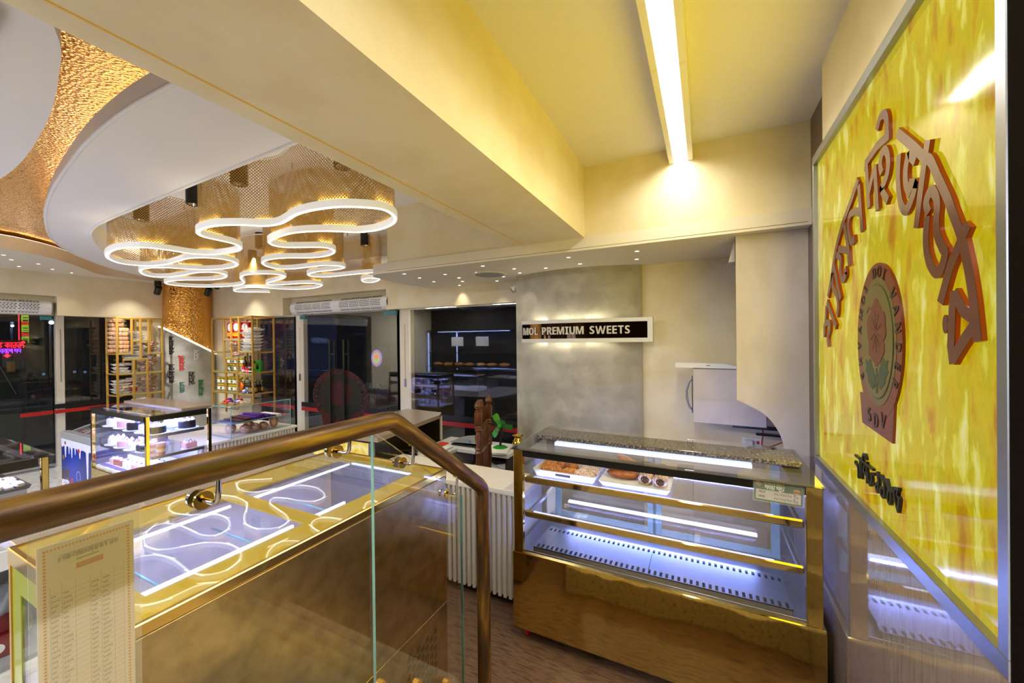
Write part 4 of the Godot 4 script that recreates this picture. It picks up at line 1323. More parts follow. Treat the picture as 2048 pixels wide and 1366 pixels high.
	for p in [[-1.93, -0.93, 0.135, "big round pan heaped with pale crumbly sweet inside the sweets counter, nearest one"], [-1.58, -1.17, 0.06, "small foil-topped bowl in the sweets counter beside the cross bar"], [-1.62, -1.52, 0.12, "round pan of nut-speckled sweet near the far end of the sweets counter"]]:
		var s := thing("sweet_pan", p[3], "sweet pan", V(p[0], 0.76, p[1]), 0.0, "pans in the sweets counter")
		obj("pan", MB.new().lathe([Vector2(0.001, 0), Vector2(p[2] * 0.95, 0), Vector2(p[2], 0.10), Vector2(p[2] * 0.97, 0.10), Vector2(p[2] * 0.9, 0.09)], Vector3.ZERO, 32), M.brushed_steel, s)
		obj("filling", MB.new().lathe([Vector2(p[2] * 0.97, 0.085), Vector2(p[2] * 0.93, 0.115), Vector2(p[2] * 0.75, 0.133), Vector2(p[2] * 0.4, 0.142), Vector2(0.001, 0.145)], Vector3.ZERO, 32), mesh_cover, s)
	# granite ledge beyond
	var gl := thing("granite_ledge", "speckled granite worktop strip along the far side of the sweets counter", "worktop", V(-2.55, 0, -0.95))
	obj("slab", MB.new().box(V(-0.28, 1.10, -0.9), V(0.27, 1.15, 0.45), 0.004), M.fine_granite, gl)
	obj("base", MB.new().box(V(-0.26, 0, -0.88), V(0.25, 1.10, 0.2)), M.off_white, gl)
	# low cabinet and red boxes on the left
	var redm := pm("box_red", Color(0.45, 0.05, 0.08), 0.45)
	i_boxes(redm)

func i_boxes(redm: Material) -> void:
	var k := 0
	for p in [[-3.98, 0.031, -0.72, 1.45, "dark red sweet box at the bottom, under the grey rag"], [-3.88, 0.031, -0.46, 1.6, "dark red sweet box nearest to the left edge of the picture"], [-4.02, 0.162, -0.70, 1.5, "dark red sweet box on top of the lower one"]]:
		var b := thing("sweet_box", p[4], "box", V(p[0], p[1], p[2]), p[3], "red sweet boxes")
		obj("box", MB.new().box(V(-0.11, 0, -0.1), V(0.11, 0.13, 0.1), 0.004), redm, b)
		obj("emblem_print", MB.new().prism(circle(0.03, 0.03), V(0.0, 0.06, 0.1005), Vector3.RIGHT, Vector3.UP, 0.0006), M.paper, b)
		obj("yellow_lettering", MB.new().box(V(-0.09, 0.03, 0.1005), V(-0.045, 0.05, 0.101)).box(V(-0.08, 0.055, 0.1005), V(-0.05, 0.07, 0.101)), M.gold_paint, b)
	tag(obj("rag", MB.new().blob(V(-3.95, 0.36, -0.76), V(0.08, 0.09, 0.06), 7, 0.25, 16, 10), pm("rag_grey", Color(0.55, 0.56, 0.6), 0.9)), "crumpled grey cloth lying on the red boxes", "cloth")
	tag(obj("rag", MB.new().blob(V(-3.86, 0.22, -0.80), V(0.06, 0.09, 0.04), 9, 0.25, 16, 10), pm("rag_green", Color(0.5, 0.52, 0.18), 0.9)), "olive green cloth hanging below the grey cloth", "cloth")

func circle(a: float, b: float, k := 24) -> PackedVector2Array:
	var p := PackedVector2Array()
	for i in k:
		p.append(Vector2(a * cos(TAU * i / k), b * sin(TAU * i / k)))
	return p

func cash_corner() -> void:
	# fluted counter beside the display case
	var t := thing("fluted_counter", "white counter with vertical slats and a cream top beside the gold display case", "counter")
	obj("body", MB.new().box(V(-2.6, 0.07, -2.86), V(-1.17, 0.82, -2.525)), M.off_white, t)
	obj("plinth", MB.new().box(V(-2.58, 0, -2.84), V(-1.19, 0.07, -2.56)), M.dark_brown, t)
	obj("top", MB.new().box(V(-2.62, 0.82, -2.88), V(-1.16, 0.862, -2.495), 0.003), M.off_white, t)
	var sm := MB.new().box(V(-0.0125, 0, 0), V(0.0125, 0.755, 0.022), 0.003).mesh()
	for i in 32:
		var s := obj("slat", sm, M.white_gloss, t)
		s.position = V(-2.57 + i * 0.0445, 0.062, -2.525)
	# glowing onyx front of the cash desk
	var o := thing("onyx_counter_front", "glowing pale yellow onyx panel on the front of the cash desk under the granite ledge", "light panel", V(-3.0, 0, -2.5))
	obj("panel", MB.new().box(V(-0.4, 0.25, -0.02), V(0.34, 1.04, 0.0)), M.white_onyx, o)
	obj("frame", MB.new().box(V(0.34, 0.05, -0.03), V(0.38, 1.05, 0.012), 0.002).box(V(-0.42, 0.05, -0.03), V(-0.4, 1.05, 0.012)).box(V(-0.4, 0.2, -0.03), V(0.34, 0.25, 0.012)), M.steel, o)
	area(V(-3.0, 0.65, -2.47), Vector3.BACK, Vector3.RIGHT, 0.7, 0.7, Color(1.0, 0.85, 0.4), 0.12)
	# raised granite ledge
	var g := thing("raised_ledge", "raised granite ledge on a dark wooden base at the cash desk", "counter")
	obj("slab", slab([Vector2(-3.35, -3.78), Vector2(-2.80, -3.74), Vector2(-2.72, -3.6), Vector2(-2.58, -2.52), Vector2(-3.4, -2.46)], 1.06, 1.10), M.fine_granite, g)
	obj("base", slab([Vector2(-3.3, -3.72), Vector2(-3.05, -3.72), Vector2(-2.95, -2.56), Vector2(-3.3, -2.53)], 0, 1.06), M.dark_brown, g)
	obj("end_panel", MB.new().box(V(-3.3, 0, -3.74), V(-2.805, 1.06, -3.72)), M.dark_brown, g)
	obj("corner_strip", MB.new().box(V(-2.805, 0.78, -3.74), V(-2.79, 1.06, -3.71)), M.off_white, g)
	# L-shaped desk
	var d := thing("cash_desk", "low white L-shaped cash desk with drawers behind the fluted counter", "desk")
	obj("top", MB.new().box(V(-2.78, 0.74, -3.9), V(-2.42, 0.78, -2.9), 0.003).box(V(-2.42, 0.74, -3.9), V(-1.80, 0.78, -3.5), 0.003), M.white_gloss, d)
	obj("back_panel", MB.new().box(V(-2.42, 0, -3.9), V(-1.82, 0.74, -3.88)).box(V(-1.84, 0, -3.9), V(-1.82, 0.74, -3.52)), M.dark_brown, d)
	obj("shelf", MB.new().box(V(-2.42, 0.44, -3.88), V(-1.84, 0.46, -3.52)), M.dark_brown, d)
	obj("carcass", MB.new().box(V(-2.77, 0.03, -3.88), V(-2.45, 0.74, -2.92)), M.off_white, d)
	for k in 2:
		var dr := obj("drawer", MB.new().box(V(-2.45, 0.40, -3.46 + k * 0.28), V(-2.43, 0.73, -3.20 + k * 0.28), 0.003), M.off_white, d)
		obj("lock", MB.new().tube([V(-2.431, 0.67, -3.33 + k * 0.28), V(-2.424, 0.67, -3.33 + k * 0.28)], 0.009, 10), M.steel, dr)
	# things on the desk
	var sc := thing("document_scanner", "grey and white flat document scanner on the desk", "scanner", V(-2.36, 0.78, -3.70))
	obj("base", MB.new().box(V(-0.19, 0, -0.12), V(0.19, 0.02, 0.12), 0.004), M.black, sc)
	obj("lid", MB.new().prism(poly([Vector2(-0.21, 0.03), Vector2(0.2, 0.045), Vector2(0.2, 0.085), Vector2(0.05, 0.085), Vector2(-0.12, 0.06), Vector2(-0.21, 0.035)]), V(0, 0, -0.11), Vector3.RIGHT, Vector3.UP, 0.22), M.grey_plastic, sc)
	obj("blue_button", MB.new().box(V(0.04, 0.05, 0.11), V(0.06, 0.075, 0.113)), pm("button_blue", Color(0.25, 0.5, 0.75), 0.4), sc)
	var k := 0
	for p in [[-2.56, 0.78, -3.35, 0.15, "stack of loose papers on the desk beside the orange folder"], [-2.62, 0.78, -3.1, -0.2, "papers lying on the near end of the cash desk"], [-1.95, 0.78, -3.6, 0.3, "thin stack of papers on the desk beside the green fan"]]:
		k += 1
		var m := MB.new()
		for j in 7:
			m.xf = Transform3D(Basis(Vector3.UP, 0.08 * sin(j * 2.1 + k)), V(0.006 * cos(j * 1.7), 0.003 * j, 0))
			m.box(V(-0.105, 0, -0.148), V(0.105, 0.0025, 0.148))
		var ob := tag(obj("paper_stack", m, M.paper), p[4], "paper")
		ob.position = V(p[0], p[1], p[2])
		ob.rotation.y = p[3]
	tag(obj("orange_folder", MB.new().box(V(-2.66, 0.802, -3.55), V(-2.56, 0.815, -3.42), 0.003), pm("orange", Color(0.85, 0.22, 0.05), 0.5)), "small bright orange folder on the desk papers under the granite ledge", "folder")
	var tp := thing("tape_roll", "blue roll of tape on the cash desk", "tape roll", V(-2.74, 0.78, -2.96))
	obj("roll", MB.new().lathe([Vector2(0.022, 0), Vector2(0.04, 0), Vector2(0.04, 0.03), Vector2(0.022, 0.03), Vector2(0.022, 0)], Vector3.ZERO, 20), pm("tape_blue", Color(0.05, 0.2, 0.6), 0.4), tp)
	obj("core", MB.new().lathe([Vector2(0.02, 0.001), Vector2(0.0225, 0.001), Vector2(0.0225, 0.029), Vector2(0.02, 0.029), Vector2(0.02, 0.001)], Vector3.ZERO, 20), M.paper, tp)
	var ph := thing("desk_phone", "black desk telephone among the papers on the cash desk", "telephone", V(-2.66, 0.78, -2.98), 0.4)
	obj("body", MB.new().prism(poly([Vector2(-0.09, 0), Vector2(0.09, 0), Vector2(0.09, 0.025), Vector2(-0.09, 0.055)]), V(0, 0, -0.07), Vector3.RIGHT, Vector3.UP, 0.14), M.black, ph)
	obj("handset", MB.new().tube([V(-0.08, 0.066, -0.05), V(0.0, 0.07, -0.05), V(0.09, 0.045, -0.05)], [0.02, 0.012, 0.02], 10), M.black, ph)
	for q in [[-2.1, 0.46, -3.7, 0.35, "rolled newspaper on the shelf under the desk"], [-1.98, 0.46, -3.66, -0.5, "loose newspaper sheets beside the rolled newspaper under the desk"]]:
		var m := MB.new().tube([V(-0.2, 0.05, 0), V(0, 0.055, 0.02), V(0.2, 0.05, 0)], [0.06, 0.05, 0.07], 14)
		var ob := tag(obj("newspaper", m, M.paper), q[4], "newspaper")
		ob.position = V(q[0], q[1] + 0.02, q[2])
		ob.rotation.y = q[3]
	tag(obj("cloth_bundle", MB.new().blob(V(-2.28, 0.53, -3.68), V(0.13, 0.07, 0.1), 4, 0.15), pm("navy_cloth", Color(0.04, 0.06, 0.14), 0.9)), "dark navy cloth bundle on the shelf under the desk", "cloth")
	var pot := thing("brass_pot", "small brass pot with a flared rim on the desk beside the gold case", "pot", V(-1.84, 0.78, -3.82))
	obj("body", MB.new().lathe([Vector2(0.001, 0), Vector2(0.04, 0), Vector2(0.062, 0.03), Vector2(0.064, 0.055), Vector2(0.045, 0.085), Vector2(0.036, 0.10), Vector2(0.04, 0.11), Vector2(0.062, 0.125), Vector2(0.06, 0.128), Vector2(0.034, 0.108)], Vector3.ZERO, 24), M.gold_trim, pot)
	# green table fan
	var f := thing("table_fan", "green table fan with a black wire guard on the cash desk", "fan", V(-1.97, 0.78, -3.66))
	var green := pm("fan_green", Color(0.05, 0.55, 0.10), 0.35)
	obj("base", MB.new().lathe([Vector2(0.001, 0), Vector2(0.08, 0), Vector2(0.082, 0.02), Vector2(0.05, 0.035), Vector2(0.02, 0.04), Vector2(0.001, 0.04)], Vector3.ZERO, 24), green, f)
	obj("stand", MB.new().tube([V(0, 0.03, 0), V(0, 0.12, -0.01), V(0, 0.22, -0.03)], 0.012, 10), M.black, f)
	var face := Transform3D(Basis(V(0, 1, 0), 0.25), V(0.0, 0.25, 0.0))
	var mo := MB.new()
	mo.xf = face
	mo.tube([V(0, 0, -0.11), V(0, 0, -0.10), V(0, 0, -0.04), V(0, 0, -0.02)], [0.03, 0.042, 0.045, 0.03], 16)
	obj("motor", mo, green, f)
	for i in 3:
		var b := MB.new()
		b.xf = face * Transform3D(Basis(Vector3.BACK, TAU * i / 3 + 0.45), Vector3.ZERO)
		b.grid([[V(-0.012, 0.02, 0.012), V(-0.028, 0.08, 0.02), V(-0.03, 0.125, 0.022), V(-0.015, 0.14, 0.02)], [V(0.016, 0.02, -0.008), V(0.03, 0.08, -0.012), V(0.032, 0.12, -0.014), V(0.02, 0.138, -0.01)]])
		b.grid([[V(0.016, 0.02, -0.011), V(0.03, 0.08, -0.015), V(0.032, 0.12, -0.017), V(0.02, 0.138, -0.013)], [V(-0.012, 0.02, 0.009), V(-0.028, 0.08, 0.017), V(-0.03, 0.125, 0.019), V(-0.015, 0.14, 0.017)]])
		obj("blade", b, green, f)
	var hub := MB.new()
	hub.xf = face
	hub.tube([V(0, 0, -0.015), V(0, 0, 0.02), V(0, 0, 0.032)], [0.026, 0.026, 0.012], 16)
	obj("hub", hub, green, f)
	var gd := MB.new()
	gd.xf = face
	for z in [-0.035, 0.045]:
		for r in [0.16, 0.06]:
			var c := []
			for i in 32:
				c.append(V(cos(TAU * i / 32) * r, sin(TAU * i / 32) * r, (0.0 if r > 0.1 else z)))
			gd.tube(c, 0.0022, 5, true)
		for i in 36:
			var a := TAU * i / 36
			gd.tube([V(cos(a) * 0.03, sin(a) * 0.03, z), V(cos(a) * 0.11, sin(a) * 0.11, z * 0.85), V(cos(a) * 0.16, sin(a) * 0.16, 0)], 0.0011, 4, false, false)
	obj("guard", gd, M.black, f)
	carved_chair()

func carved_chair() -> void:
	var t := thing("carved_chair", "carved dark wooden high-back chair with pointed finials at the cash desk", "chair", V(-1.90, 0, -3.2), 0.30)
	var prof := [Vector2(0.028, 0.45), Vector2(0.028, 0.62), Vector2(0.034, 0.64), Vector2(0.034, 0.66), Vector2(0.022, 0.68), Vector2(0.031, 0.80), Vector2(0.024, 0.90), Vector2(0.035, 0.92), Vector2(0.026, 0.94), Vector2(0.035, 0.955), Vector2(0.023, 0.98), Vector2(0.033, 1.06), Vector2(0.022, 1.11), Vector2(0.034, 1.13), Vector2(0.026, 1.14), Vector2(0.034, 1.155), Vector2(0.024, 1.17), Vector2(0.024, 1.175)]
	var fin := [Vector2(0.024, 1.29), Vector2(0.034, 1.30), Vector2(0.018, 1.312), Vector2(0.034, 1.332), Vector2(0.037, 1.348), Vector2(0.030, 1.37), Vector2(0.016, 1.392), Vector2(0.001, 1.41)]
	for s in [-1, 1]:
		var p := obj("back_post", MB.new().lathe(prof, V(-0.01 * s, 0, 0.17 * s), 14), M.carved_wood, t)
		obj("post_block", MB.new().box(V(-0.01 * s - 0.032, 1.17, 0.17 * s - 0.032), V(-0.01 * s + 0.032, 1.295, 0.17 * s + 0.032), 0.008), M.carved_wood, p)
		obj("finial", MB.new().lathe(fin, V(-0.01 * s, 0, 0.17 * s), 14), M.carved_wood, p)
		obj("leg", MB.new().box(V(-0.025, 0, 0.17 * s - 0.025), V(0.025, 0.45, 0.17 * s + 0.025), 0.004), M.carved_wood, t)
		obj("leg", MB.new().box(V(-0.44, 0, 0.19 * s - 0.025), V(-0.39, 0.42, 0.19 * s + 0.025), 0.004), M.carved_wood, t)
	# crest and pierced splat: front and back skins round lens-shaped slots
	var crest := PackedVector2Array()
	for i in 17:
		var z := -0.14 + 0.28 * i / 16.0
		crest.append(Vector2(z, 1.24 + 0.13 * cos(z / 0.14 * PI / 2) + 0.012 * (i % 2)))
	crest.append_array(poly([Vector2(0.14, 1.16), Vector2(-0.14, 1.16)]))
	obj("crest", MB.new().prism(crest, V(-0.015, 0, 0), V(0, 0, 1), Vector3.UP, 0.03), M.carved_wood, t)
	var sp := MB.new()
	for x in [-0.13, -0.07, 0.0, 0.07, 0.13]:
		var rows := []
		for q in [-0.012, 0.012]:
			var row := []
			for j in 13:
				var y := 0.5 + 0.67 * j / 12.0
				row.append(V(q, y, x + 0.016 * sin(j * PI / 3.0) * (1 if x > 0 else -1)))
			rows.append(row)
		var c := []
		for j in 13:
			c.append(V(0, rows[0][j].y, rows[0][j].z))
		sp.tube(c, 0.013, 8)
	for y in [0.70, 0.92, 1.10]:
		sp.box(V(-0.012, y - 0.018, -0.15), V(0.012, y + 0.018, 0.15), 0.004)
	obj("splat", sp, M.carved_wood, t)
	obj("seat", MB.new().box(V(-0.45, 0.42, -0.22), V(0.03, 0.47, 0.22), 0.012), M.carved_wood, t)
	obj("rail", MB.new().box(V(-0.02, 0.52, -0.15), V(0.02, 0.57, 0.15), 0.004), M.carved_wood, t)

func make_case(called: String, label: String, lo: Vector3, hi: Vector3, granite_z: float, shelves_y: Array) -> Node3D:
	var t := thing(called, label, "display case")
	var yb := 0.58
	if called == "sweets_case":
		yb = 0.72
		obj("base", MB.new().box(V(lo.x, 0.60, lo.z), V(hi.x, yb, hi.z), 0.004), M.white_gloss, t)
		obj("back_panel", MB.new().box(V(lo.x, 0.03, lo.z), V(hi.x - 0.45, 0.60, hi.z)), M.grey_plastic, t)
		obj("side_panel", MB.new().box(V(hi.x - 0.45, 0.03, lo.z), V(hi.x, 0.60, lo.z + 0.02)), M.grey_plastic, t)
		obj("plinth", MB.new().box(V(lo.x, 0.0, lo.z), V(hi.x, 0.03, hi.z)), M.grey_plastic, t)
	else:
		obj("base", MB.new().box(V(lo.x, 0.07, lo.z), V(hi.x, yb, hi.z), 0.004), M.mirror_gold, t)
	for x in [lo.x, hi.x - 0.032]:
		for z in [lo.z, hi.z - 0.032]:
			obj("post", MB.new().box(V(x, yb, z), V(x + 0.032, hi.y - 0.01, z + 0.032), 0.003), M.mirror_gold, t)
	var fr := MB.new()
	for z in [lo.z, hi.z - 0.03]:
		fr.box(V(lo.x + 0.045, hi.y - 0.065, z), V(hi.x - 0.045, hi.y - 0.01, z + 0.03))
	for x in [lo.x, hi.x - 0.03]:
		fr.box(V(x, hi.y - 0.065, lo.z + 0.045), V(x + 0.03, hi.y - 0.01, hi.z - 0.045))
	obj("top_rail", fr, M.black, t)
	obj("glass_top", MB.new().box(V(lo.x - 0.02, hi.y - 0.008, lo.z - 0.02), V(hi.x + 0.02, hi.y, hi.z + 0.02), 0.002), M.clear, t)
	var bd := MB.new()
	for z in [lo.z - 0.02, hi.z - 0.05]:
		bd.box(V(lo.x - 0.02, hi.y - 0.0105, z), V(hi.x + 0.02, hi.y - 0.0085, z + 0.07))
	for x in [lo.x - 0.02, hi.x - 0.05]:
		bd.box(V(x, hi.y - 0.0105, lo.z), V(x + 0.07, hi.y - 0.0085, hi.z))
	obj("black_border", bd, M.black, t)
	if granite_z != 0:
		obj("granite_top", MB.new().box(V(lo.x, hi.y + 0.001, lo.z), V(hi.x + 0.02, hi.y + 0.03, granite_z), 0.004), M.fine_granite, t)
	for q in [[V(lo.x + 0.045, yb, hi.z - 0.02), V(hi.x - 0.045, hi.y - 0.06, hi.z - 0.014)], [V(hi.x - 0.02, yb, lo.z + 0.045), V(hi.x - 0.014, hi.y - 0.06, hi.z - 0.045)], [V(lo.x + 0.014, yb, lo.z + 0.045), V(lo.x + 0.02, hi.y - 0.06, hi.z - 0.045)]]:
		obj("glass_side", MB.new().box(q[0], q[1]), M.clear, t)
	obj("floor_pan", MB.new().box(V(lo.x + 0.02, yb, lo.z + 0.02), V(hi.x - 0.02, yb + 0.02, hi.z - 0.03)), M.white_plastic, t)
	for y in shelves_y:
		var s := obj("shelf", MB.new().box(V(lo.x + 0.05, y - 0.012, lo.z + 0.05), V(hi.x - 0.05, y - 0.003, hi.z - 0.07)), M.clear, t)
		obj("nosing", MB.new().box(V(lo.x + 0.05, y - 0.03, hi.z - 0.07), V(hi.x - 0.05, y + 0.002, hi.z - 0.06), 0.003).box(V(hi.x - 0.05, y - 0.03, lo.z + 0.05), V(hi.x - 0.04, y + 0.002, hi.z - 0.06), 0.003), M.steel, s)
	obj("led_strip", MB.new().box(V(lo.x + 0.06, hi.y - 0.03, hi.z - 0.1), V(hi.x - 0.06, hi.y - 0.02, hi.z - 0.08)).box(V(hi.x - 0.1, hi.y - 0.03, lo.z + 0.06), V(hi.x - 0.08, hi.y - 0.02, hi.z - 0.1)), M.led_cool, t)
	area(V((lo.x + hi.x) / 2, hi.y - 0.035, hi.z - 0.12), V(0, -1, -0.4), Vector3.RIGHT, hi.x - lo.x - 0.2, 0.03, COOL, 0.9)
	area(V(hi.x - 0.12, hi.y - 0.035, (lo.z + hi.z) / 2), V(-0.4, -1, 0), Vector3.FORWARD, hi.z - lo.z - 0.16, 0.03, COOL, 0.5)
	for y in shelves_y:
		area(V((lo.x + hi.x) / 2, y - 0.034, hi.z - 0.12), V(0, -1, -0.3), Vector3.RIGHT, hi.x - lo.x - 0.2, 0.02, COOL, 0.45)
	return t

func far_counters() -> void:
	make_case("cake_case", "glass cake case with a granite top, lit cool white, full of cakes and pastries", V(-6.15, 0, -2.34), V(-4.85, 1.25, -1.78), -2.06, [0.83, 1.04])
	make_case("sweets_case", "glass sweets case with a black frame and gold corner post at the left edge", V(-5.6, 0, -0.9), V(-3.76, 1.25, 0.15), 0.0, [])
	cakes()
	# trays of milk sweets in the left case
	var pale := tri_tex(pm("pale_sweet", Color.WHITE, 0.7), noise_tex(111, 0.06, FastNoiseLite.TYPE_SIMPLEX_SMOOTH, [[0.3, Color(0.80, 0.74, 0.58)], [0.7, Color(0.90, 0.86, 0.74)]], 256), V(8, 8, 8), false)
	var sh := MB.new().box(V(-0.037, 0, -0.019), V(0.037, 0.028, 0.019), 0.007).mesh()
	var n := 0
	for tr in [[-4.02, -0.72, 0], [-4.02, -0.42, 1], [-4.45, -0.70, 2], [-4.45, -0.4, 3]]:
		var ty := 1.04
		var t := thing("sweet_tray", ["dark tray of milk sweets nearest the gold corner post", "second dark tray of milk sweets along the case side", "dark tray of milk sweets deeper in the left case", "dark tray of milk sweets at the inner near end"][tr[2]], "tray", V(tr[0], ty, tr[1]))
		obj("body", tray_shape(0.36, 0.26, 0.02, 0.01), M.dark_brown, t)
		obj("stand", MB.new().box(V(-0.16, 0.74 - ty, -0.11), V(0.16, -0.002, 0.11)), M.steel, t)
		for a in 4:
			for b in 5:
				var s := tag(obj("milk_sweet", sh, pale), "pale milk sweet, %s in the %s row, %s" % [ORD[b], ORD[a], ["tray nearest the gold post", "second tray along the case side", "deeper tray of the left case", "inner near tray of the left case"][tr[2]]], "sweet", "milk sweets tray %d" % (tr[2] + 1))
				s.position = V(tr[0] - 0.12 + a * 0.08, ty + 0.006 + 0.012 * ((a + b) % 2), tr[1] - 0.085 + b * 0.042)
				s.rotation.y = 0.1 * sin(a * 3.0 + b)
	freezer()
	bench()

func cakes() -> void:
	var kinds := {
		"white": [pm("cream_icing", Color(0.92, 0.90, 0.88), 0.6), M.cream_icing], "pink": [pm("pink_icing", Color(0.88, 0.66, 0.66), 0.5), M.pink_icing], "choc": [pm("choc_icing", Color(0.10, 0.05, 0.035), 0.4), M.choc_icing],
	}
	var cherry := pm("cherry", Color(0.7, 0.05, 0.05), 0.25)
	var board := pm("cake_board", Color(0.9, 0.9, 0.9), 0.4)
	# [x, z, level y, kind, round?, radius, height, label]
	var rows := [
		[-5.93, -1.93, 1.04, "white", true, 0.10, 0.10, "white round cake with dark decorations, leftmost on the top shelf"],
		[-5.68, -1.93, 1.04, "pink", true, 0.095, 0.09, "pink glazed round cake, second on the top shelf"],
		[-5.42, -1.92, 1.04, "choc", true, 0.095, 0.10, "dark chocolate round cake in the middle of the top shelf"],
		[-5.17, -1.93, 1.04, "white", true, 0.10, 0.10, "white cake with a dark square plaque on the top shelf"],
		[-4.99, -1.92, 1.04, "choc", true, 0.085, 0.085, "dark chocolate cake with white cream stars, right end of the top shelf"],
		[-5.0, -2.18, 1.04, "choc", true, 0.085, 0.10, "small chocolate cake at the back of the top shelf's right end"],
		[-5.3, -2.18, 1.04, "white", true, 0.09, 0.09, "white cake behind the plaque cake on the top shelf"],
		[-5.93, -1.93, 0.83, "white", true, 0.09, 0.09, "white cake with piped cream, leftmost on the middle shelf"],
		[-5.68, -1.92, 0.83, "pink", true, 0.085, 0.08, "pale pink cake, second on the middle shelf"],
		[-5.45, -1.92, 0.83, "white", true, 0.085, 0.08, "white cake in the middle of the middle shelf"],
		[-5.25, -1.93, 0.83, "choc", false, 0.075, 0.08, "square chocolate cake, right of the white one on the middle shelf"],
		[-5.55, -2.15, 0.83, "choc", true, 0.09, 0.11, "tall chocolate cake at the back of the middle shelf"],
		[-5.82, -2.15, 0.83, "white", true, 0.09, 0.11, "tall white cake at the back left of the middle shelf"],
		[-4.96, -2.18, 0.83, "pink", false, 0.06, 0.08, "small square pink cake at the back right of the middle shelf"],
	]
	for r in rows:
		var t := thing("cake", r[7], "cake", V(r[0], r[2], r[1]), 0.0, "cakes in the cake case")
		obj("board", MB.new().lathe([Vector2(0.001, 0), Vector2(r[5] * 1.18, 0), Vector2(r[5] * 1.18, 0.006), Vector2(0.001, 0.006)], Vector3.ZERO, 24), board, t)
		var ic: Material = kinds[r[3]][0]
		r[5] *= 0.86
		r[6] *= 0.85
		if r[4]:
			obj("body", MB.new().lathe([Vector2(r[5], 0.006), Vector2(r[5], r[6] - 0.012), Vector2(r[5] - 0.008, r[6]), Vector2(0.001, r[6])], Vector3.ZERO, 24), ic, t)
		else:
			obj("body", MB.new().box(V(-r[5], 0.006, -r[5]), V(r[5], r[6], r[5]), 0.008), ic, t)
		var ro := MB.new()
		for i in 7:
			var a := TAU * i / 7
			ro.lathe([Vector2(0.016, 0), Vector2(0.013, 0.01), Vector2(0.006, 0.02), Vector2(0.001, 0.026)], V(cos(a) * r[5] * 0.72, r[6], sin(a) * r[5] * 0.72), 8)
		obj("piped_cream", ro, M.cream_icing if r[3] != "white" else M.choc_icing if int(r[5] * 1000) % 2 == 0 else M.cream_icing, t)
		var ch := MB.new()
		for i in 3:
			ch.blob(V(cos(i * 2.1) * r[5] * 0.4, r[6] + 0.01, sin(i * 2.1) * r[5] * 0.4), V(0.011, 0.011, 0.011), i, 0.0, 8, 6)
		obj("cherry", ch, cherry, t)
	# parfait cups
	var cup := pane("cup_plastic", Color(0.95, 0.9, 0.92), 0.12)
	var k := 0
	for p in [[-5.06, -1.90, 0.83], [-4.93, -1.93, 0.83], [-5.02, -1.90, 0.60]]:
		k += 1
		var t := thing("parfait_cup", ["clear parfait cup with pink and yellow layers, left of the pair", "clear parfait cup with pink and yellow layers, right of the pair", "clear parfait cup on the bottom deck near the gold post"][k - 1], "dessert cup", V(p[0], p[2], p[1]))
		var y := 0.0
		for c in [Color(0.85, 0.5, 0.35), Color(0.92, 0.86, 0.7), Color(0.86, 0.6, 0.3), Color(0.9, 0.72, 0.75)]:
			obj("layer", MB.new().lathe([Vector2(0.001, y), Vector2(0.03 + y * 0.1, y), Vector2(0.031 + y * 0.1, y + 0.03), Vector2(0.001, y + 0.03)], Vector3.ZERO, 16), pm("layer_%d_%d" % [k, int(y * 100)], c, 0.6), t)
			y += 0.03
		obj("cup", MB.new().lathe([Vector2(0.032, 0), Vector2(0.046, 0.125), Vector2(0.047, 0.13)], Vector3.ZERO, 16), cup, t)
		obj("dome_lid", MB.new().lathe([Vector2(0.047, 0.13), Vector2(0.046, 0.15), Vector2(0.035, 0.175), Vector2(0.001, 0.185)], Vector3.ZERO, 16), cup, t)
	# pastry slices on the bottom deck
	k = 0
	var red := pm("red_velvet", Color(0.65, 0.06, 0.09), 0.5)
	for row in 2:
		for i in 9:
			k += 1
			var x := -6.0 + i * 0.105
			var z := -1.93 - row * 0.15
			var t := thing("pastry_slice", ("square pastry slice, front row of bottom deck, %s from the left" if row == 0 else "square pastry slice, second row of bottom deck, %s from the left") % ORD[i], "pastry", V(x, 0.60, z), 0.15 * sin(k), "pastry slices")
			var m: Material = [M.pink_icing, red, M.cream_icing][[0, 1, 1, 2, 2, 0, 0, 0, 2][i]] if row == 0 else M.cream_icing
			obj("sponge", MB.new().box(V(-0.036, 0, -0.036), V(0.036, 0.06, 0.036), 0.004), m, t)
			obj("icing", MB.new().blob(V(0, 0.064, 0), V(0.03, 0.014, 0.03), k, 0.08, 10, 6), M.cream_icing, t)
			obj("topping", MB.new().blob(V(0.006, 0.078, 0), V(0.01, 0.009, 0.01), k, 0.0, 8, 5), [cherry, M.choc_icing, pm("jelly_%d" % k, Color(0.3 + 0.05 * (k % 8), 0.6, 0.15), 0.3)][k % 3], t)
	var pur := pm("purple_wrap", Color(0.24, 0.05, 0.48), 0.3)
	for i in 12:
		var b := tag(obj("chocolate_bar", MB.new().box(V(-0.045, 0, -0.02), V(0.045, 0.012, 0.02), 0.002), pur), "purple wrapped chocolate bar, %s from the left along the cake case deck edge" % ORD[i], "chocolate bar", "chocolate bars in the cake case")
		b.position = V(-6.03 + i * 0.095, 0.60, -1.85)
		b.rotation.y = 0.12 * sin(i * 2.0)

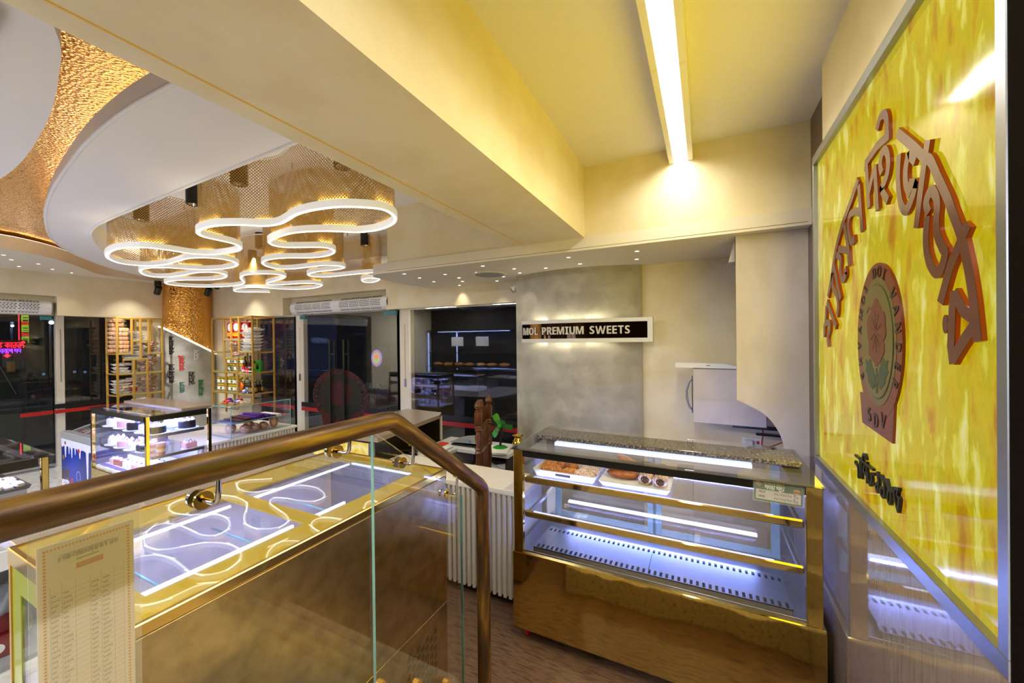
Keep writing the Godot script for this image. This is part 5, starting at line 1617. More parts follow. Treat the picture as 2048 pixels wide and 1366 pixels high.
func freezer() -> void:
	var t := thing("ice_cream_freezer", "blue ice cream chest freezer with dripping white icing artwork and a curved glass lid", "freezer", V(-7.02, 0, -2.4))
	var w := 0.46
	obj("body", MB.new().box(V(-w, 0.08, -0.5), V(w, 0.74, 0.5), 0.02), M.white_plastic, t)
	var rim := MB.new()
	rim.box(V(-w - 0.01, 0.74, 0.42), V(w + 0.01, 0.83, 0.51), 0.012).box(V(-w - 0.01, 0.74, -0.51), V(w + 0.01, 0.83, -0.42), 0.012)
	rim.box(V(-w - 0.01, 0.74, -0.42), V(-w + 0.06, 0.80, 0.42), 0.01).box(V(w - 0.06, 0.74, -0.42), V(w + 0.01, 0.80, 0.42), 0.01)
	obj("rim", rim, M.grey_plastic, t)
	var rows := []
	for x in [-w + 0.05, w - 0.05]:
		var row := []
		for i in 13:
			var z := 0.44 - 0.88 * i / 12.0
			row.append(V(x, 0.80 + 0.10 * cos(z / 0.44 * PI / 2), z))
		rows.append(row)
	obj("curved_lid", MB.new().grid([rows[1], rows[0]]), M.glass, t)
	for x in [-w + 0.05, -0.02, w - 0.05]:
		var c := []
		for i in 13:
			var z := 0.44 - 0.88 * i / 12.0
			c.append(V(x, 0.805 + 0.10 * cos(z / 0.44 * PI / 2), z))
		obj("lid_rail", MB.new().tube(c, 0.012, 8), M.grey_plastic, t)
	obj("inner_well", MB.new().box(V(-w + 0.06, 0.70, -0.42), V(w - 0.06, 0.742, 0.42)), pm("well_blue", Color(0.6, 0.66, 0.8), 0.4), t)
	var im := Image.create(512, 420, false, Image.FORMAT_RGB8)
	for y in 420:
		for x in 512:
			im.set_pixel(x, y, Color(0.02, 0.10 + 0.10 * exp(-pow((x - 220.0) / 170.0, 2.0)), 0.42 + 0.22 * exp(-pow((x - 220.0) / 170.0, 2.0))))
	var white := Color(0.86, 0.86, 0.92)
	for x in 512:
		var d := 55.0 + 12.0 * sin(x * 0.045) + 8.0 * sin(x * 0.11)
		for q in [[75, 14, 95], [140, 10, 60], [190, 12, 85], [250, 9, 50], [330, 14, 70], [455, 17, 230]]:
			d = maxf(d, 55.0 + q[2] * exp(-pow((x - q[0]) / float(q[1]), 4.0)))
		im.fill_rect(Rect2i(x, 0, 1, int(d)), white)
	for q in [[70, 30, 14, Color(0.55, 0.2, 0.1)], [310, 66, 18, Color(0.75, 0.15, 0.08)], [34, 150, 20, Color(0.5, 0.42, 0.12)]]:
		for a in 40:
			for r in q[2]:
				im.fill_rect(Rect2i(q[0] + int(cos(TAU * a / 40) * r), q[1] + int(sin(TAU * a / 40) * r), 3, 3), q[3])
	# ice cream cones, splash and bar
	for y in range(250, 400):
		im.fill_rect(Rect2i(14, y, int(40 + 10 * sin(y * 0.2)), 1), Color(0.22, 0.10, 0.05))
		im.fill_rect(Rect2i(80 + int((y - 250) * 0.05), y, maxi(6, 62 - int((y - 250) * 0.4)), 1), Color(0.62, 0.36, 0.12) if y > 310 else Color(0.30, 0.16, 0.08))
	for y in range(300, 400):
		im.fill_rect(Rect2i(118 + int((400 - y) * 0.5), y, 40, 1), Color(0.68, 0.08, 0.07))
	for a in 200:
		im.fill_rect(Rect2i(int(60 + 60 * sin(a * 1.7)), int(370 + 40 * cos(a * 2.3)), 14, 10), white)
	for a in 60:
		im.fill_rect(Rect2i(int(300 + 34 * cos(TAU * a / 60)), int(268 + 40 * sin(TAU * a / 60)), 5, 5), Color(0.75, 0.7, 0.9))
	var rng := RandomNumberGenerator.new()
	rng.seed = 3
	for x in range(262, 345, 4):
		im.fill_rect(Rect2i(x, 310 + rng.randi() % 5, 3, 24), Color(0.6, 0.1, 0.35))
	for x in range(258, 352, 4):
		im.fill_rect(Rect2i(x, 340 + rng.randi() % 5, 3, 20), white)
	var m := MB.new()
	m.quad(V(-w, 0.08, 0.502), V(w, 0.08, 0.502), V(w, 0.74, 0.502), V(-w, 0.74, 0.502))
	var pm_ := pm("freezer_print", Color.WHITE, 0.3)
	pm_.albedo_texture = ImageTexture.create_from_image(im)
	obj("artwork", m, pm_, t)
	var s := MB.new().box(V(w, 0.08, -0.5), V(w + 0.003, 0.66, 0.498))
	obj("side_artwork", s, pm("side_blue", Color(0.05, 0.08, 0.55), 0.3), t)

func bench() -> void:
	var t := thing("fluted_bench", "low cream bench with vertical slats under the gold shelf", "bench")
	obj("body", MB.new().box(V(-6.5, 0.05, -3.62), V(-5.325, 0.72, -2.42)), M.off_white, t)
	obj("top", MB.new().box(V(-6.52, 0.72, -3.64), V(-5.29, 0.752, -2.40), 0.003), M.off_white, t)
	var sm := MB.new().box(V(0, 0, -0.011), V(0.022, 0.665, 0.011), 0.003).mesh()
	for i in 29:
		var s := obj("slat", sm, M.off_white, t)
		s.position = V(-5.325, 0.055, -3.60 + i * 0.041)
	# glass bin with bars and breads
	var g := thing("glass_display_box", "two-level open glass box of chocolates and breads on the fluted bench", "glass box", V(0, 0.753, 0))
	for q in [[V(-5.74, 0, -3.54), V(-5.735, 0.385, -2.77)], [V(-5.305, 0, -3.54), V(-5.30, 0.385, -2.77)], [V(-5.735, 0, -3.54), V(-5.305, 0.385, -3.535)], [V(-5.735, 0, -2.775), V(-5.305, 0.385, -2.77)]]:
		obj("side", MB.new().box(q[0], q[1]), M.clear, g)
	obj("lid", MB.new().box(V(-5.76, 0.385, -3.56), V(-5.29, 0.392, -2.75)), M.clear, g)
	obj("shelf", MB.new().box(V(-5.735, 0.178, -3.535), V(-5.305, 0.184, -2.775)), M.clear, g)
	var rm := MB.new()
	for y in [0.0, 0.178, 0.386]:
		rm.box(V(-5.302, y, -3.545), V(-5.297, y + 0.007, -2.765)).box(V(-5.745, y, -2.772), V(-5.297, y + 0.007, -2.766))
	for p in [[-5.302, -2.772], [-5.302, -3.545], [-5.745, -2.772]]:
		rm.box(V(p[0], 0, p[1]), V(p[0] + 0.005, 0.39, p[1] + 0.006))
	obj("edge", rm, M.glass_rim, g)
	var wraps := [pm("wrap_purple", Color(0.28, 0.10, 0.45), 0.3), pm("wrap_brown", Color(0.30, 0.12, 0.08), 0.35), pm("wrap_blue", Color(0.15, 0.3, 0.62), 0.3), pm("wrap_white", Color(0.85, 0.83, 0.82), 0.4), pm("wrap_red", Color(0.68, 0.08, 0.08), 0.35)]
	var k := 0
	for z in 9:
		for x in 3:
			for h in [1, 2, 3, 3, 4, 3, 2, 2, 1][z]:
				k += 1
				var m: Material = wraps[[2, 1, 1, 0, 0, 0, 0, 3, 4][z]]
				var b := tag(obj("chocolate_bar", MB.new().box(V(-0.06, 0, -0.032), V(0.06, 0.016, 0.032), 0.002), m), ["blue wrapped bar at the near end of the glass box shelf", "brown chocolate bar in the second pile of the glass box shelf", "brown chocolate bar in the third pile of the glass box shelf", "purple chocolate bar in the first purple pile of the glass box shelf", "purple chocolate bar in the tallest purple pile of the glass box shelf", "purple chocolate bar behind the tallest pile of the glass box shelf", "purple chocolate bar in the low pile towards the far end of the glass box", "white wrapped bar near the far end of the glass box shelf", "red wrapped bar at the far end of the glass box shelf"][z], "chocolate bar", "glass box bars, pile %d" % (z + 1))
				b.position = V(-5.37 - x * 0.13, 0.753 + 0.185 + h * 0.017 - 0.017, -2.83 - z * 0.08)
				b.rotation.y = 0.1 * sin(k * 1.3)
	var loaf := tri_tex(pm("loaf_crust", Color.WHITE, 0.4), noise_tex(121, 0.03, FastNoiseLite.TYPE_SIMPLEX_SMOOTH, [[0.2, Color(0.62, 0.36, 0.14)], [0.6, Color(0.80, 0.56, 0.28)], [0.85, Color(0.90, 0.74, 0.50)]], 256), V(5, 5, 5), false)
	loaf.clearcoat_enabled = true
	loaf.clearcoat = 0.7
	loaf.clearcoat_roughness = 0.15
	k = 0
	for p in [[-5.60, -2.92, 0.11, 0.11, "golden sandwich loaf at the near end of the glass box"], [-5.42, -3.0, 0.10, 0.10, "bagged bun nearest the front corner of the glass box"], [-5.42, -3.12, 0.10, 0.095, "bagged bun second from the front corner of the glass box"], [-5.43, -3.24, 0.09, 0.09, "small bagged bun in the middle of the glass box"], [-5.42, -3.38, 0.075, 0.155, "upright bagged loaf near the far end of the glass box"], [-5.60, -3.15, 0.13, 0.10, "long loaf lying behind the bagged buns"]]:
		k += 1
		var b := thing("bread_loaf", p[4], "bread", V(p[0], 0.7605, p[1]), 0.0, "breads in the glass box")
		p[3] *= 1.2
		p[2] *= 1.1
		obj("loaf", MB.new().blob(V(0, p[3] / 2, 0), V(p[2] * 0.62, p[3] / 2, 0.058), k, 0.04, 14, 10), loaf, b)
		obj("wrapper", MB.new().blob(V(0, p[3] / 2, 0), V(p[2] * 0.66, p[3] / 2 + 0.001, 0.062), k + 3, 0.06, 14, 8), M.film, b)

# gold étagère: bars = list of [from, to] in the plane of the front (a, y), extruded; da = depth axis
func etagere(called: String, label: String, o: Vector3, ua: Vector3, ud: Vector3, w: float, depth: float, bars: Array, boards: Array) -> Node3D:
	var t := thing(called, label, "shelf")
	var at := func(a: float, y: float, d: float) -> Vector3:
		return o + ua * a + Vector3.UP * y + ud * d
	var bar := func(p: Vector3, q: Vector3) -> MB:
		var along := (q - p).abs()
		var r := 0.0138 if along.y > 0.01 else (0.0130 if absf(along.normalized().dot(ua)) > 0.5 else 0.0122)
		var lo := Vector3(minf(p.x, q.x), minf(p.y, q.y), minf(p.z, q.z)) - Vector3(r, r, r)
		var hi := Vector3(maxf(p.x, q.x), maxf(p.y, q.y), maxf(p.z, q.z)) + Vector3(r, r, r)
		return MB.new().box(lo, hi, 0.003)
	for b in bars:
		obj("bar", bar.call(at.call(b[0], b[1], 0.0), at.call(b[2], b[3], 0.0)), M.gold_paint, t)
	for a in [0.0, w]:
		obj("rear_upright", bar.call(at.call(a, 0.74, depth), at.call(a, 2.39, depth)), M.gold_paint, t)
		for y in [2.39, 1.78, 1.44, 1.08]:
			obj("side_rail", bar.call(at.call(a, y, 0.0), at.call(a, y, depth)), M.gold_paint, t)
	for f in [0.35, 0.62]:
		obj("rear_upright", bar.call(at.call(w * f, 1.5, depth), at.call(w * f, 2.39, depth)), M.gold_paint, t)
	obj("rear_rail", bar.call(at.call(0, 2.39, depth), at.call(w, 2.39, depth)), M.gold_paint, t)
	for s in boards:
		var p: Vector3 = at.call(s[0], s[2] + 0.016, 0.0)
		var q: Vector3 = at.call(s[1], s[2] + 0.024, depth)
		var sh := obj("glass_shelf", MB.new().box(p, q), M.clear, t)
		obj("edge", MB.new().box(p + Vector3.ZERO, at.call(s[1], s[2] + 0.024, 0.004)), M.glass_rim, sh)
	return t

func shelves() -> void:
	var pla := [[0.0, 0.74, 0.0, 2.39], [0.0, 2.39, 1.0, 2.39]]
	# right shelf: front plane z = -3.9, a runs along +x from -8.02
	var b := [[0, 0.74, 0, 2.39], [1.22, 0.90, 1.22, 2.39], [0, 2.39, 1.22, 2.39], [0.38, 1.68, 0.38, 2.39], [0.60, 1.68, 0.60, 2.39], [0.83, 1.78, 0.83, 2.39], [0.38, 2.0, 0.83, 2.0], [0.83, 1.79, 1.22, 1.79], [0, 1.78, 0.38, 1.78], [0.42, 0.74, 0.42, 1.67], [0.79, 0.90, 0.79, 1.67], [0.42, 1.67, 0.79, 1.67], [0, 1.43, 0.42, 1.43], [0.42, 1.43, 0.79, 1.43], [0.79, 1.41, 1.22, 1.41], [0, 1.07, 0.79, 1.07], [0.79, 1.06, 1.22, 1.06], [0.79, 0.91, 1.22, 0.91]]
	etagere("gold_shelf", "gold framed open shelf of jars, bottles and biscuits right of the gold column", V(-8.02, 0, -3.9), Vector3.RIGHT, Vector3.FORWARD, 1.22, 0.36, b, [[0.38, 0.83, 2.0], [0.83, 1.22, 1.79], [0, 0.38, 1.78], [0.38, 0.83, 1.68], [0, 0.79, 1.43], [0.79, 1.22, 1.41], [0, 0.79, 1.07], [0.79, 1.22, 1.06]])
	# left shelf: front plane x = -8.75, a runs along -z from -2.86
	var c := [[0, 0.74, 0, 2.39], [0.60, 0.74, 0.60, 2.39], [0, 2.39, 0.60, 2.39], [0.185, 1.78, 0.185, 2.39], [0.30, 1.68, 0.30, 2.39], [0.41, 1.78, 0.41, 2.39], [0.185, 2.0, 0.41, 2.0], [0, 1.78, 0.185, 1.78], [0.41, 1.78, 0.60, 1.78], [0.08, 1.68, 0.39, 1.68], [0.205, 0.74, 0.205, 1.68], [0.385, 0.74, 0.385, 1.68], [0, 1.44, 0.205, 1.44], [0.25, 1.44, 0.60, 1.44], [0, 1.09, 0.205, 1.09], [0.25, 1.08, 0.60, 1.08]]
	etagere("gold_shelf", "gold framed open shelf of bagged breads and rusks left of the gold column", V(-8.75, 0, -2.86), Vector3.FORWARD, Vector3.LEFT, 0.60, 0.40, c, [[0, 0.205, 1.78], [0.185, 0.41, 2.0], [0.41, 0.60, 1.78], [0.08, 0.39, 1.68], [0, 0.205, 1.44], [0.25, 0.60, 1.44], [0, 0.205, 1.09], [0.25, 0.60, 1.08]])
	goods_left()
	goods_right()

func toast_tex(called: String, a: Color, b: Color, s: int) -> StandardMaterial3D:
	var m := tri_tex(pm(called, Color.WHITE, 0.45), noise_tex(s, 0.04, FastNoiseLite.TYPE_SIMPLEX_SMOOTH, [[0.25, a], [0.75, b]], 256), V(6, 6, 6), false)
	m.clearcoat_enabled = true
	m.clearcoat = 0.8
	m.clearcoat_roughness = 0.12
	return m

func goods_left() -> void:
	var toast := toast_tex("toast_block", Color(0.66, 0.38, 0.16), Color(0.88, 0.66, 0.40), 131)
	var rusk := toast_tex("bagged_rusk", Color(0.42, 0.20, 0.08), Color(0.78, 0.50, 0.26), 132)
	var cook := toast_tex("cookie", Color(0.60, 0.42, 0.22), Color(0.82, 0.68, 0.46), 133)
	# loaf packs: two columns of square blocks in film
	var lp := thing("toast_pack", "square cake rusk pack at the bottom of the front column of the left unit", "bread pack", V(-8.86, 1.80, -2.95), 0.0, "cake rusk packs on the left shelf")
	for i in 2:
		obj("block", MB.new().box(V(-0.07, 0.002, -0.075 + 0.077 * i), V(0.07, 0.068, -0.002 + 0.077 * i), 0.01), toast, lp)
	obj("film", MB.new().blob(V(0, 0.036, 0), V(0.105, 0.04, 0.12), 3, 0.08, 14, 8), M.film, lp)
	var n := 1
	for col in 2:
		for h in (6 if col == 0 else 8):
			if col == 0 and h == 0:
				continue
			var z := -2.95 if col == 0 else -2.94
			var x := -8.86 if col == 0 else -9.03
			var r := dup(lp, V(x + 0.006 * sin(h * 2.0), 1.80 + h * (0.0705 if col == 0 else 0.0735), z + 0.008 * cos(h * 1.7)), 0.06 * sin(h * 1.3 + col), "square cake rusk pack, %s up the %s column of the left unit" % [ORD[h], "front" if col == 0 else "rear"])
			n += 1
	# cookie trays: shallow white trays of biscuits in film
	var ct := cookie_tray(cook)
	ct.position = V(-8.93, 2.024, -3.16)
	ct.set_meta("label", "film wrapped white biscuit tray, bottom one on the upper middle shelf of the left unit")
	var spots := [
		[-8.93, 2.07, -3.15, 0.1, "film wrapped white biscuit tray, second one on the upper middle shelf of the left unit"], [-8.94, 2.12, -3.13, 0.3, "film wrapped white biscuit tray, top one on the upper middle shelf of the left unit"],
		[-8.93, 1.704, -3.10, 0.0, "film wrapped biscuit tray at the bottom of the middle pile of the left unit"], [-8.92, 1.75, -3.12, 0.1, "second biscuit tray of the middle pile of the left unit"], [-8.94, 1.80, -3.13, -0.1, "third biscuit tray of the middle pile of the left unit"], [-8.93, 1.85, -3.14, 0.15, "fourth biscuit tray of the middle pile of the left unit"], [-8.93, 1.90, -3.13, 0.0, "top biscuit tray of the middle pile of the left unit"],
		[-8.90, 1.464, -2.96, 0.1, "biscuit tray at the bottom of the three on the left middle shelf"], [-8.92, 1.515, -2.95, -0.2, "middle biscuit tray of the three on the left middle shelf"], [-8.92, 1.58, -2.98, 0.4, "tilted biscuit tray on top of the three on the left middle shelf"],
		[-8.90, 1.114, -2.95, 0.0, "lowest biscuit tray on the lower left shelf"], [-8.92, 1.16, -2.95, 0.1, "second biscuit tray on the lower left shelf"], [-8.90, 1.205, -2.96, -0.1, "third biscuit tray on the lower left shelf"], [-8.92, 1.25, -2.95, 0.1, "fourth biscuit tray on the lower left shelf"], [-8.93, 1.30, -2.98, 0.35, "top biscuit tray on the lower left shelf, lying askew"],
	]
	for s in spots:
		dup(ct, V(s[0], s[1], s[2]), s[3], s[4])
	# lumpy bags of rusks
	var bg := rusk_bag(rusk)
	bg.position = V(-8.93, 1.80, -3.37)
	bg.set_meta("label", "clear bag of brown rusks, lower one on the upper right shelf of the left unit")
	for s in [[-8.95, 1.90, -3.36, 0.6, "clear bag of brown rusks, upper one on the upper right shelf of the left unit"], [-8.93, 1.46, -3.30, 0.2, "clear bag of rusks, bottom of the pile under the upper right shelf"], [-8.95, 1.56, -3.34, 1.2, "clear bag of rusks, second of the pile under the upper right shelf"], [-8.94, 1.655, -3.33, 2.0, "clear bag of rusks, top of the pile under the upper right shelf"], [-8.93, 1.10, -3.34, 0.0, "bag of rusks at the bottom of the lower right pile in the left unit"], [-8.95, 1.19, -3.31, 0.9, "bag of rusks in the middle of the lower right pile in the left unit"], [-8.94, 1.285, -3.33, 1.8, "bag of rusks on top of the lower right pile in the left unit"], [-8.93, 0.76, -3.38, 0.5, "bag of round rusks low on the right, behind the cake case top"], [-8.93, 0.85, -3.36, 1.5, "second bag of round rusks low on the right, behind the cake case top"]]:
		dup(bg, V(s[0], s[1], s[2]), s[3], s[4])
	# tubs with red labels
	var tb := tub()
	tb.position = V(-8.85, 1.115, -3.09)
	tb.set_meta("label", "white lidded tub with a red label, left of the lower pair beside the biscuit trays")
	for s in [[-8.98, 1.115, -3.11, "white lidded tub with a red label behind the lower pair"], [-8.98, 1.24, -3.10, "white lidded tub with a red label on top of the rear tub"], [-8.83, 0.88, -3.12, "white lidded tub with a red label, left of the two just above the cake case"], [-8.83, 0.88, -3.24, "white lidded tub with a red label, right of the two just above the cake case"]]:
		dup(tb, V(s[0], s[1], s[2]), 0.4, s[3])
	var st := tag(obj("shelf_board", MB.new().box(V(-9.12, 0.865, -3.44), V(-8.77, 0.88, -3.07)), M.clear), "glass board under the two tubs at the foot of the left gold shelf", "shelf board")
	var bag := rusk_bag(cook)
	bag.position = V(-8.80, 1.12, -2.97)
	bag.rotation = V(0, 0.5, 0.9)
	bag.scale = V(0.8, 0.8, 0.8)
	bag.set_meta("label", "clear bag of round biscuits leaning at the front of the lower left shelf")

func cookie_tray(cook: Material) -> Node3D:
	var t := thing("biscuit_tray", "film wrapped white biscuit tray", "biscuit tray", Vector3.ZERO, 0.0, "biscuit trays")
	obj("tray", tray_shape(0.24, 0.20, 0.03, 0.03), M.white_plastic, t)
	var m := MB.new()
	for a in 3:
		for b in 3:
			m.blob(V(-0.06 + a * 0.06, 0.03, -0.045 + b * 0.045), V(0.03, 0.014, 0.024), a * 3 + b, 0.06, 8, 5)
	obj("biscuits", m, cook, t).set_meta("kind", "stuff")
	obj("film", MB.new().blob(V(0, 0.03, 0), V(0.125, 0.026, 0.105), 5, 0.04, 14, 6), M.film, t)
	return t

func rusk_bag(rusk: Material) -> Node3D:
	var t := thing("rusk_bag", "clear bag of rusks", "bag", Vector3.ZERO, 0.0, "bags of rusks")
	var m := MB.new()
	for i in 14:
		var a := i * 2.4
		var r := 0.03 + 0.016 * (i % 5)
		m.blob(V(cos(a) * r * 1.3, 0.03 + 0.02 * (i % 3), sin(a) * r), V(0.034, 0.022, 0.026), i, 0.08, 8, 5, Basis(V(0.3, 1, 0.2).normalized(), a))
	obj("rusks", m, rusk, t).set_meta("kind", "stuff")
	obj("film", MB.new().blob(V(0, 0.046, 0), V(0.145, 0.048, 0.115), 9, 0.1, 16, 8), M.film, t)
	return t

func tub() -> Node3D:
	var t := thing("biscuit_tub", "white lidded tub with a red label", "tub", Vector3.ZERO, 0.0, "tubs with red labels")
	obj("body", MB.new().lathe([Vector2(0.001, 0), Vector2(0.05, 0), Vector2(0.056, 0.10), Vector2(0.001, 0.10)], Vector3.ZERO, 20), pm("tub_body", Color(0.72, 0.6, 0.42), 0.3) if not M.has("tub_body") else M.tub_body, t)
	obj("label_band", MB.new().lathe([Vector2(0.0525, 0.02), Vector2(0.0565, 0.082)], Vector3.ZERO, 20), M.red, t)
	obj("lid", MB.new().lathe([Vector2(0.001, 0.1), Vector2(0.061, 0.1), Vector2(0.061, 0.118), Vector2(0.055, 0.121), Vector2(0.001, 0.121)], Vector3.ZERO, 20), M.white_plastic, t)
	return t

func jar() -> Node3D:
	var t := thing("ghee_jar", "yellow-lidded jar", "jar", Vector3.ZERO, 0.0, "yellow-lidded jars")
	obj("glass", MB.new().lathe([Vector2(0.001, 0), Vector2(0.042, 0), Vector2(0.047, 0.02), Vector2(0.047, 0.075), Vector2(0.038, 0.09), Vector2(0.038, 0.095)], Vector3.ZERO, 16), pm("jar_fill", Color(0.62, 0.50, 0.16), 0.15) if not M.has("jar_fill") else M.jar_fill, t)
	obj("label_band", MB.new().lathe([Vector2(0.0475, 0.02), Vector2(0.0475, 0.07)], Vector3.ZERO, 16), M.paper, t)
	var g := MB.new()
	for a in [0.3, 1.9, 3.5, 5.1]:
		g.blob(V(cos(a) * 0.046, 0.047, sin(a) * 0.046), V(0.014, 0.02, 0.014), 1, 0.1, 8, 5)
	obj("label_leaf", g, pm("jar_green", Color(0.10, 0.42, 0.14), 0.4) if not M.has("jar_green") else M.jar_green, t)
	obj("lid", MB.new().lathe([Vector2(0.001, 0.095), Vector2(0.042, 0.095), Vector2(0.042, 0.113), Vector2(0.038, 0.116), Vector2(0.001, 0.116)], Vector3.ZERO, 16), pm("jar_lid", Color(0.80, 0.68, 0.12), 0.35) if not M.has("jar_lid") else M.jar_lid, t)
	return t

func goods_right() -> void:
	# biscuit boxes: red with a yellow band
	var redp := pm("packet_red", Color(0.62, 0.06, 0.08), 0.3)
	var yel := pm("packet_yellow", Color(0.85, 0.70, 0.06), 0.4)
	var wh := pm("packet_white", Color(0.86, 0.82, 0.80), 0.4)
	var k := 0
	for p in [[-7.56, -3.99], [-7.36, -3.98], [-7.25, -4.06]]:
		k += 1
		var t := thing("noodle_packet", ["red and white packet with a yellow band, left of the row on the top shelf", "red and white packet with a yellow band, middle of the row on the top shelf", "dark oval-printed packet with a yellow band, right of the row on the top shelf"][k - 1], "packet", V(p[0], 2.025, p[1]), 0.1 * k, "packets on the top shelf")
		obj("pack", MB.new().box(V(-0.075, 0, -0.04), V(0.075, 0.29, 0.04), 0.012), redp, t)
		obj("band", MB.new().box(V(-0.0755, 0.045, 0.0395), V(0.0755, 0.105, 0.041)), yel, t)
		obj("white_patch", MB.new().prism(circle(0.055, 0.07), V(0, 0.2, 0.0395), Vector3.RIGHT, Vector3.UP, 0.0012), wh, t)
		var f := letters("FREE", 0.05, 0.001)
		var fo := obj("lettering", f, M.red, t)
		fo.position = V(0, 0.075, 0.0415)
	var rusk: Material = M.bagged_rusk
	var bg := rusk_bag(rusk)
	bg.position = V(-7.42, 1.705, -4.0)
	bg.set_meta("label", "bag of rusks at the bottom of the pile in the right unit")
	dup(bg, V(-7.43, 1.80, -4.03), 1.0, "bag of rusks in the middle of the pile in the right unit")
	dup(bg, V(-7.42, 1.89, -4.0), 2.2, "bag of rusks on top of the pile in the right unit, under the red packets")
	var ct := cookie_tray(M.cookie)
	ct.position = V(-7.05, 1.815, -4.02)
	ct.set_meta("label", "film wrapped biscuit tray at the bottom of the tall pile in the right unit")
	ct.scale = V(1.25, 1.2, 1.2)
	for i in 6:
		var o := dup(ct, V(-7.03 + 0.03 * (i % 2), 1.815 + 0.056 * (i + 1), -4.02 + 0.015 * sin(i * 2.0)), 0.15 * sin(i * 1.7), "film wrapped biscuit tray, %s from the bottom of the right unit's tall pile" % ORD[i + 1])
		o.scale = V(1.25, 1.2, 1.2)
	# jars
	var j := jar()
	j.position = V(-7.92, 1.095, -3.97)
	j.set_meta("label", "yellow-lidded jar, first from the left in the lower tier, front row, lower shelf")
	j.set_meta("group", "jars on the lower shelf")
	for h in 2:
		for r in 2:
			for i in 6:
				if h + r + i == 0:
					continue
				dup(j, V(-7.92 + i * 0.115, 1.095 + 0.125 * h, -3.97 - r * 0.12), 0.5 * i, "yellow-lidded jar, %s from the left in the %s tier, %s row, lower shelf" % [ORD[i], ["lower", "upper"][h], ["front", "rear"][r]])
	for i in 4:
		for h in 2:
			var o := dup(j, V(-7.66 + i * 0.105, 1.455 + 0.119 * h, -4.0 - 0.03 * (i % 2)), 0.7 * i, "yellow-lidded jar, %s from the left in the %s tier of the middle shelf" % [ORD[i], ["lower", "upper"][h]])
			o.set_meta("group", "jars on the middle shelf")
	for i in 4:
		var o := dup(j, V(-7.85 + i * 0.13, 0.77, -3.98), 0.9 * i, "yellow-lidded jar at the foot of the right unit, %s from the left" % ORD[i])
		o.set_meta("group", "jars at the foot of the shelf")
	# bottles
	var dark := pm("bottle_dark", Color(0.05, 0.02, 0.015), 0.08)
	var maroon := pm("bottle_maroon", Color(0.16, 0.02, 0.03), 0.08)
	k = 0
	for p in [[-7.16, 1.435, -3.98, 1.3, 0], [-7.03, 1.435, -3.99, 1.35, 0], [-7.00, 1.085, -3.96, 1.0, 1], [-6.94, 1.085, -4.0, 1.0, 1], [-6.92, 1.085, -3.95, 1.0, 1], [-6.85, 1.085, -3.97, 1.05, 1], [-6.97, 1.085, -4.10, 1.0, 1], [-6.87, 1.085, -4.09, 1.0, 1]]:
		k += 1
		var t := thing("syrup_bottle", ["tall dark red syrup bottle with a pale blue label, left one", "tall dark red syrup bottle with a pale blue label, right one", "dark honey bottle with a gold cap, front left of the group", "dark honey bottle with a gold cap, second in the group", "dark honey bottle with a gold cap, third in the group", "dark honey bottle with a gold cap at the right end of the group", "dark honey bottle with a gold cap in the back row, left", "dark honey bottle with a gold cap in the back row, right"][k - 1], "bottle", V(p[0], p[1], p[2]), 0.0, "bottles on the right shelf")
		var s: float = p[3]
		obj("glass", MB.new().lathe([Vector2(0.001, 0), Vector2(0.03, 0), Vector2(0.032, 0.01), Vector2(0.032, 0.12 * s), Vector2(0.013, 0.16 * s), Vector2(0.012, 0.19 * s), Vector2(0.001, 0.19 * s)], Vector3.ZERO, 16), maroon if p[4] == 0 else dark, t)
		obj("label_band", MB.new().lathe([Vector2(0.0326, 0.03), Vector2(0.0326, 0.10)], Vector3.ZERO, 16), pm("label_blue", Color(0.55, 0.66, 0.72), 0.5) if p[4] == 0 else M.gold_trim, t)
		obj("cap", MB.new().lathe([Vector2(0.014, 0.19 * s), Vector2(0.015, 0.215 * s), Vector2(0.001, 0.217 * s)], Vector3.ZERO, 12), M.black if p[4] == 0 else M.gold_trim, t)
	k = 0
	for p in [[-7.12, -3.93, 1.2], [-7.02, -3.93, 0.85], [-6.97, -3.95, 0.85], [-6.92, -3.93, 0.9], [-6.87, -3.94, 0.9]]:
		k += 1
		var t := thing("sauce_jar", ["taller red-lidded sauce jar in front of the dark bottles", "small red-lidded sauce jar, second in the front row", "small red-lidded sauce jar, third in the front row", "small dark pickle jar, fourth in the front row", "small dark pickle jar at the right end of the front row"][k - 1], "jar", V(p[0], 1.435, p[1]), 0.0, "small sauce jars")
		var s: float = p[2]
		obj("jar", MB.new().lathe([Vector2(0.001, 0), Vector2(0.026, 0), Vector2(0.027, 0.06 * s), Vector2(0.02, 0.075 * s), Vector2(0.001, 0.075 * s)], Vector3.ZERO, 14), M.red if k < 4 else dark, t)
		obj("label_band", MB.new().lathe([Vector2(0.0275, 0.02), Vector2(0.0275, 0.045 * s)], Vector3.ZERO, 14), wh, t)
		obj("lid", MB.new().lathe([Vector2(0.024, 0.075 * s), Vector2(0.024, 0.095 * s), Vector2(0.001, 0.096 * s)], Vector3.ZERO, 14), M.red if k < 4 else M.gold_trim, t)
	var gp := thing("snack_packet", "green snack packet leaning behind the sauce jars", "packet", V(-6.87, 1.435, -4.05), 0.0)
	obj("pack", MB.new().prism(poly([Vector2(-0.08, 0), Vector2(0.06, 0), Vector2(0.085, 0.1), Vector2(0.09, 0.2), Vector2(-0.07, 0.21), Vector2(-0.085, 0.1)]), Vector3.ZERO, Vector3.RIGHT, Vector3.UP, 0.03), pm("packet_green", Color(0.12, 0.48, 0.10), 0.25), gp)
	obj("print", MB.new().prism(circle(0.045, 0.05), V(-0.01, 0.1, 0.03), Vector3.RIGHT, Vector3.UP, 0.001), dark, gp)
	var dp := thing("snack_packet", "dark snack packet beside the green one", "packet", V(-7.0, 1.435, -4.08), 0.1)
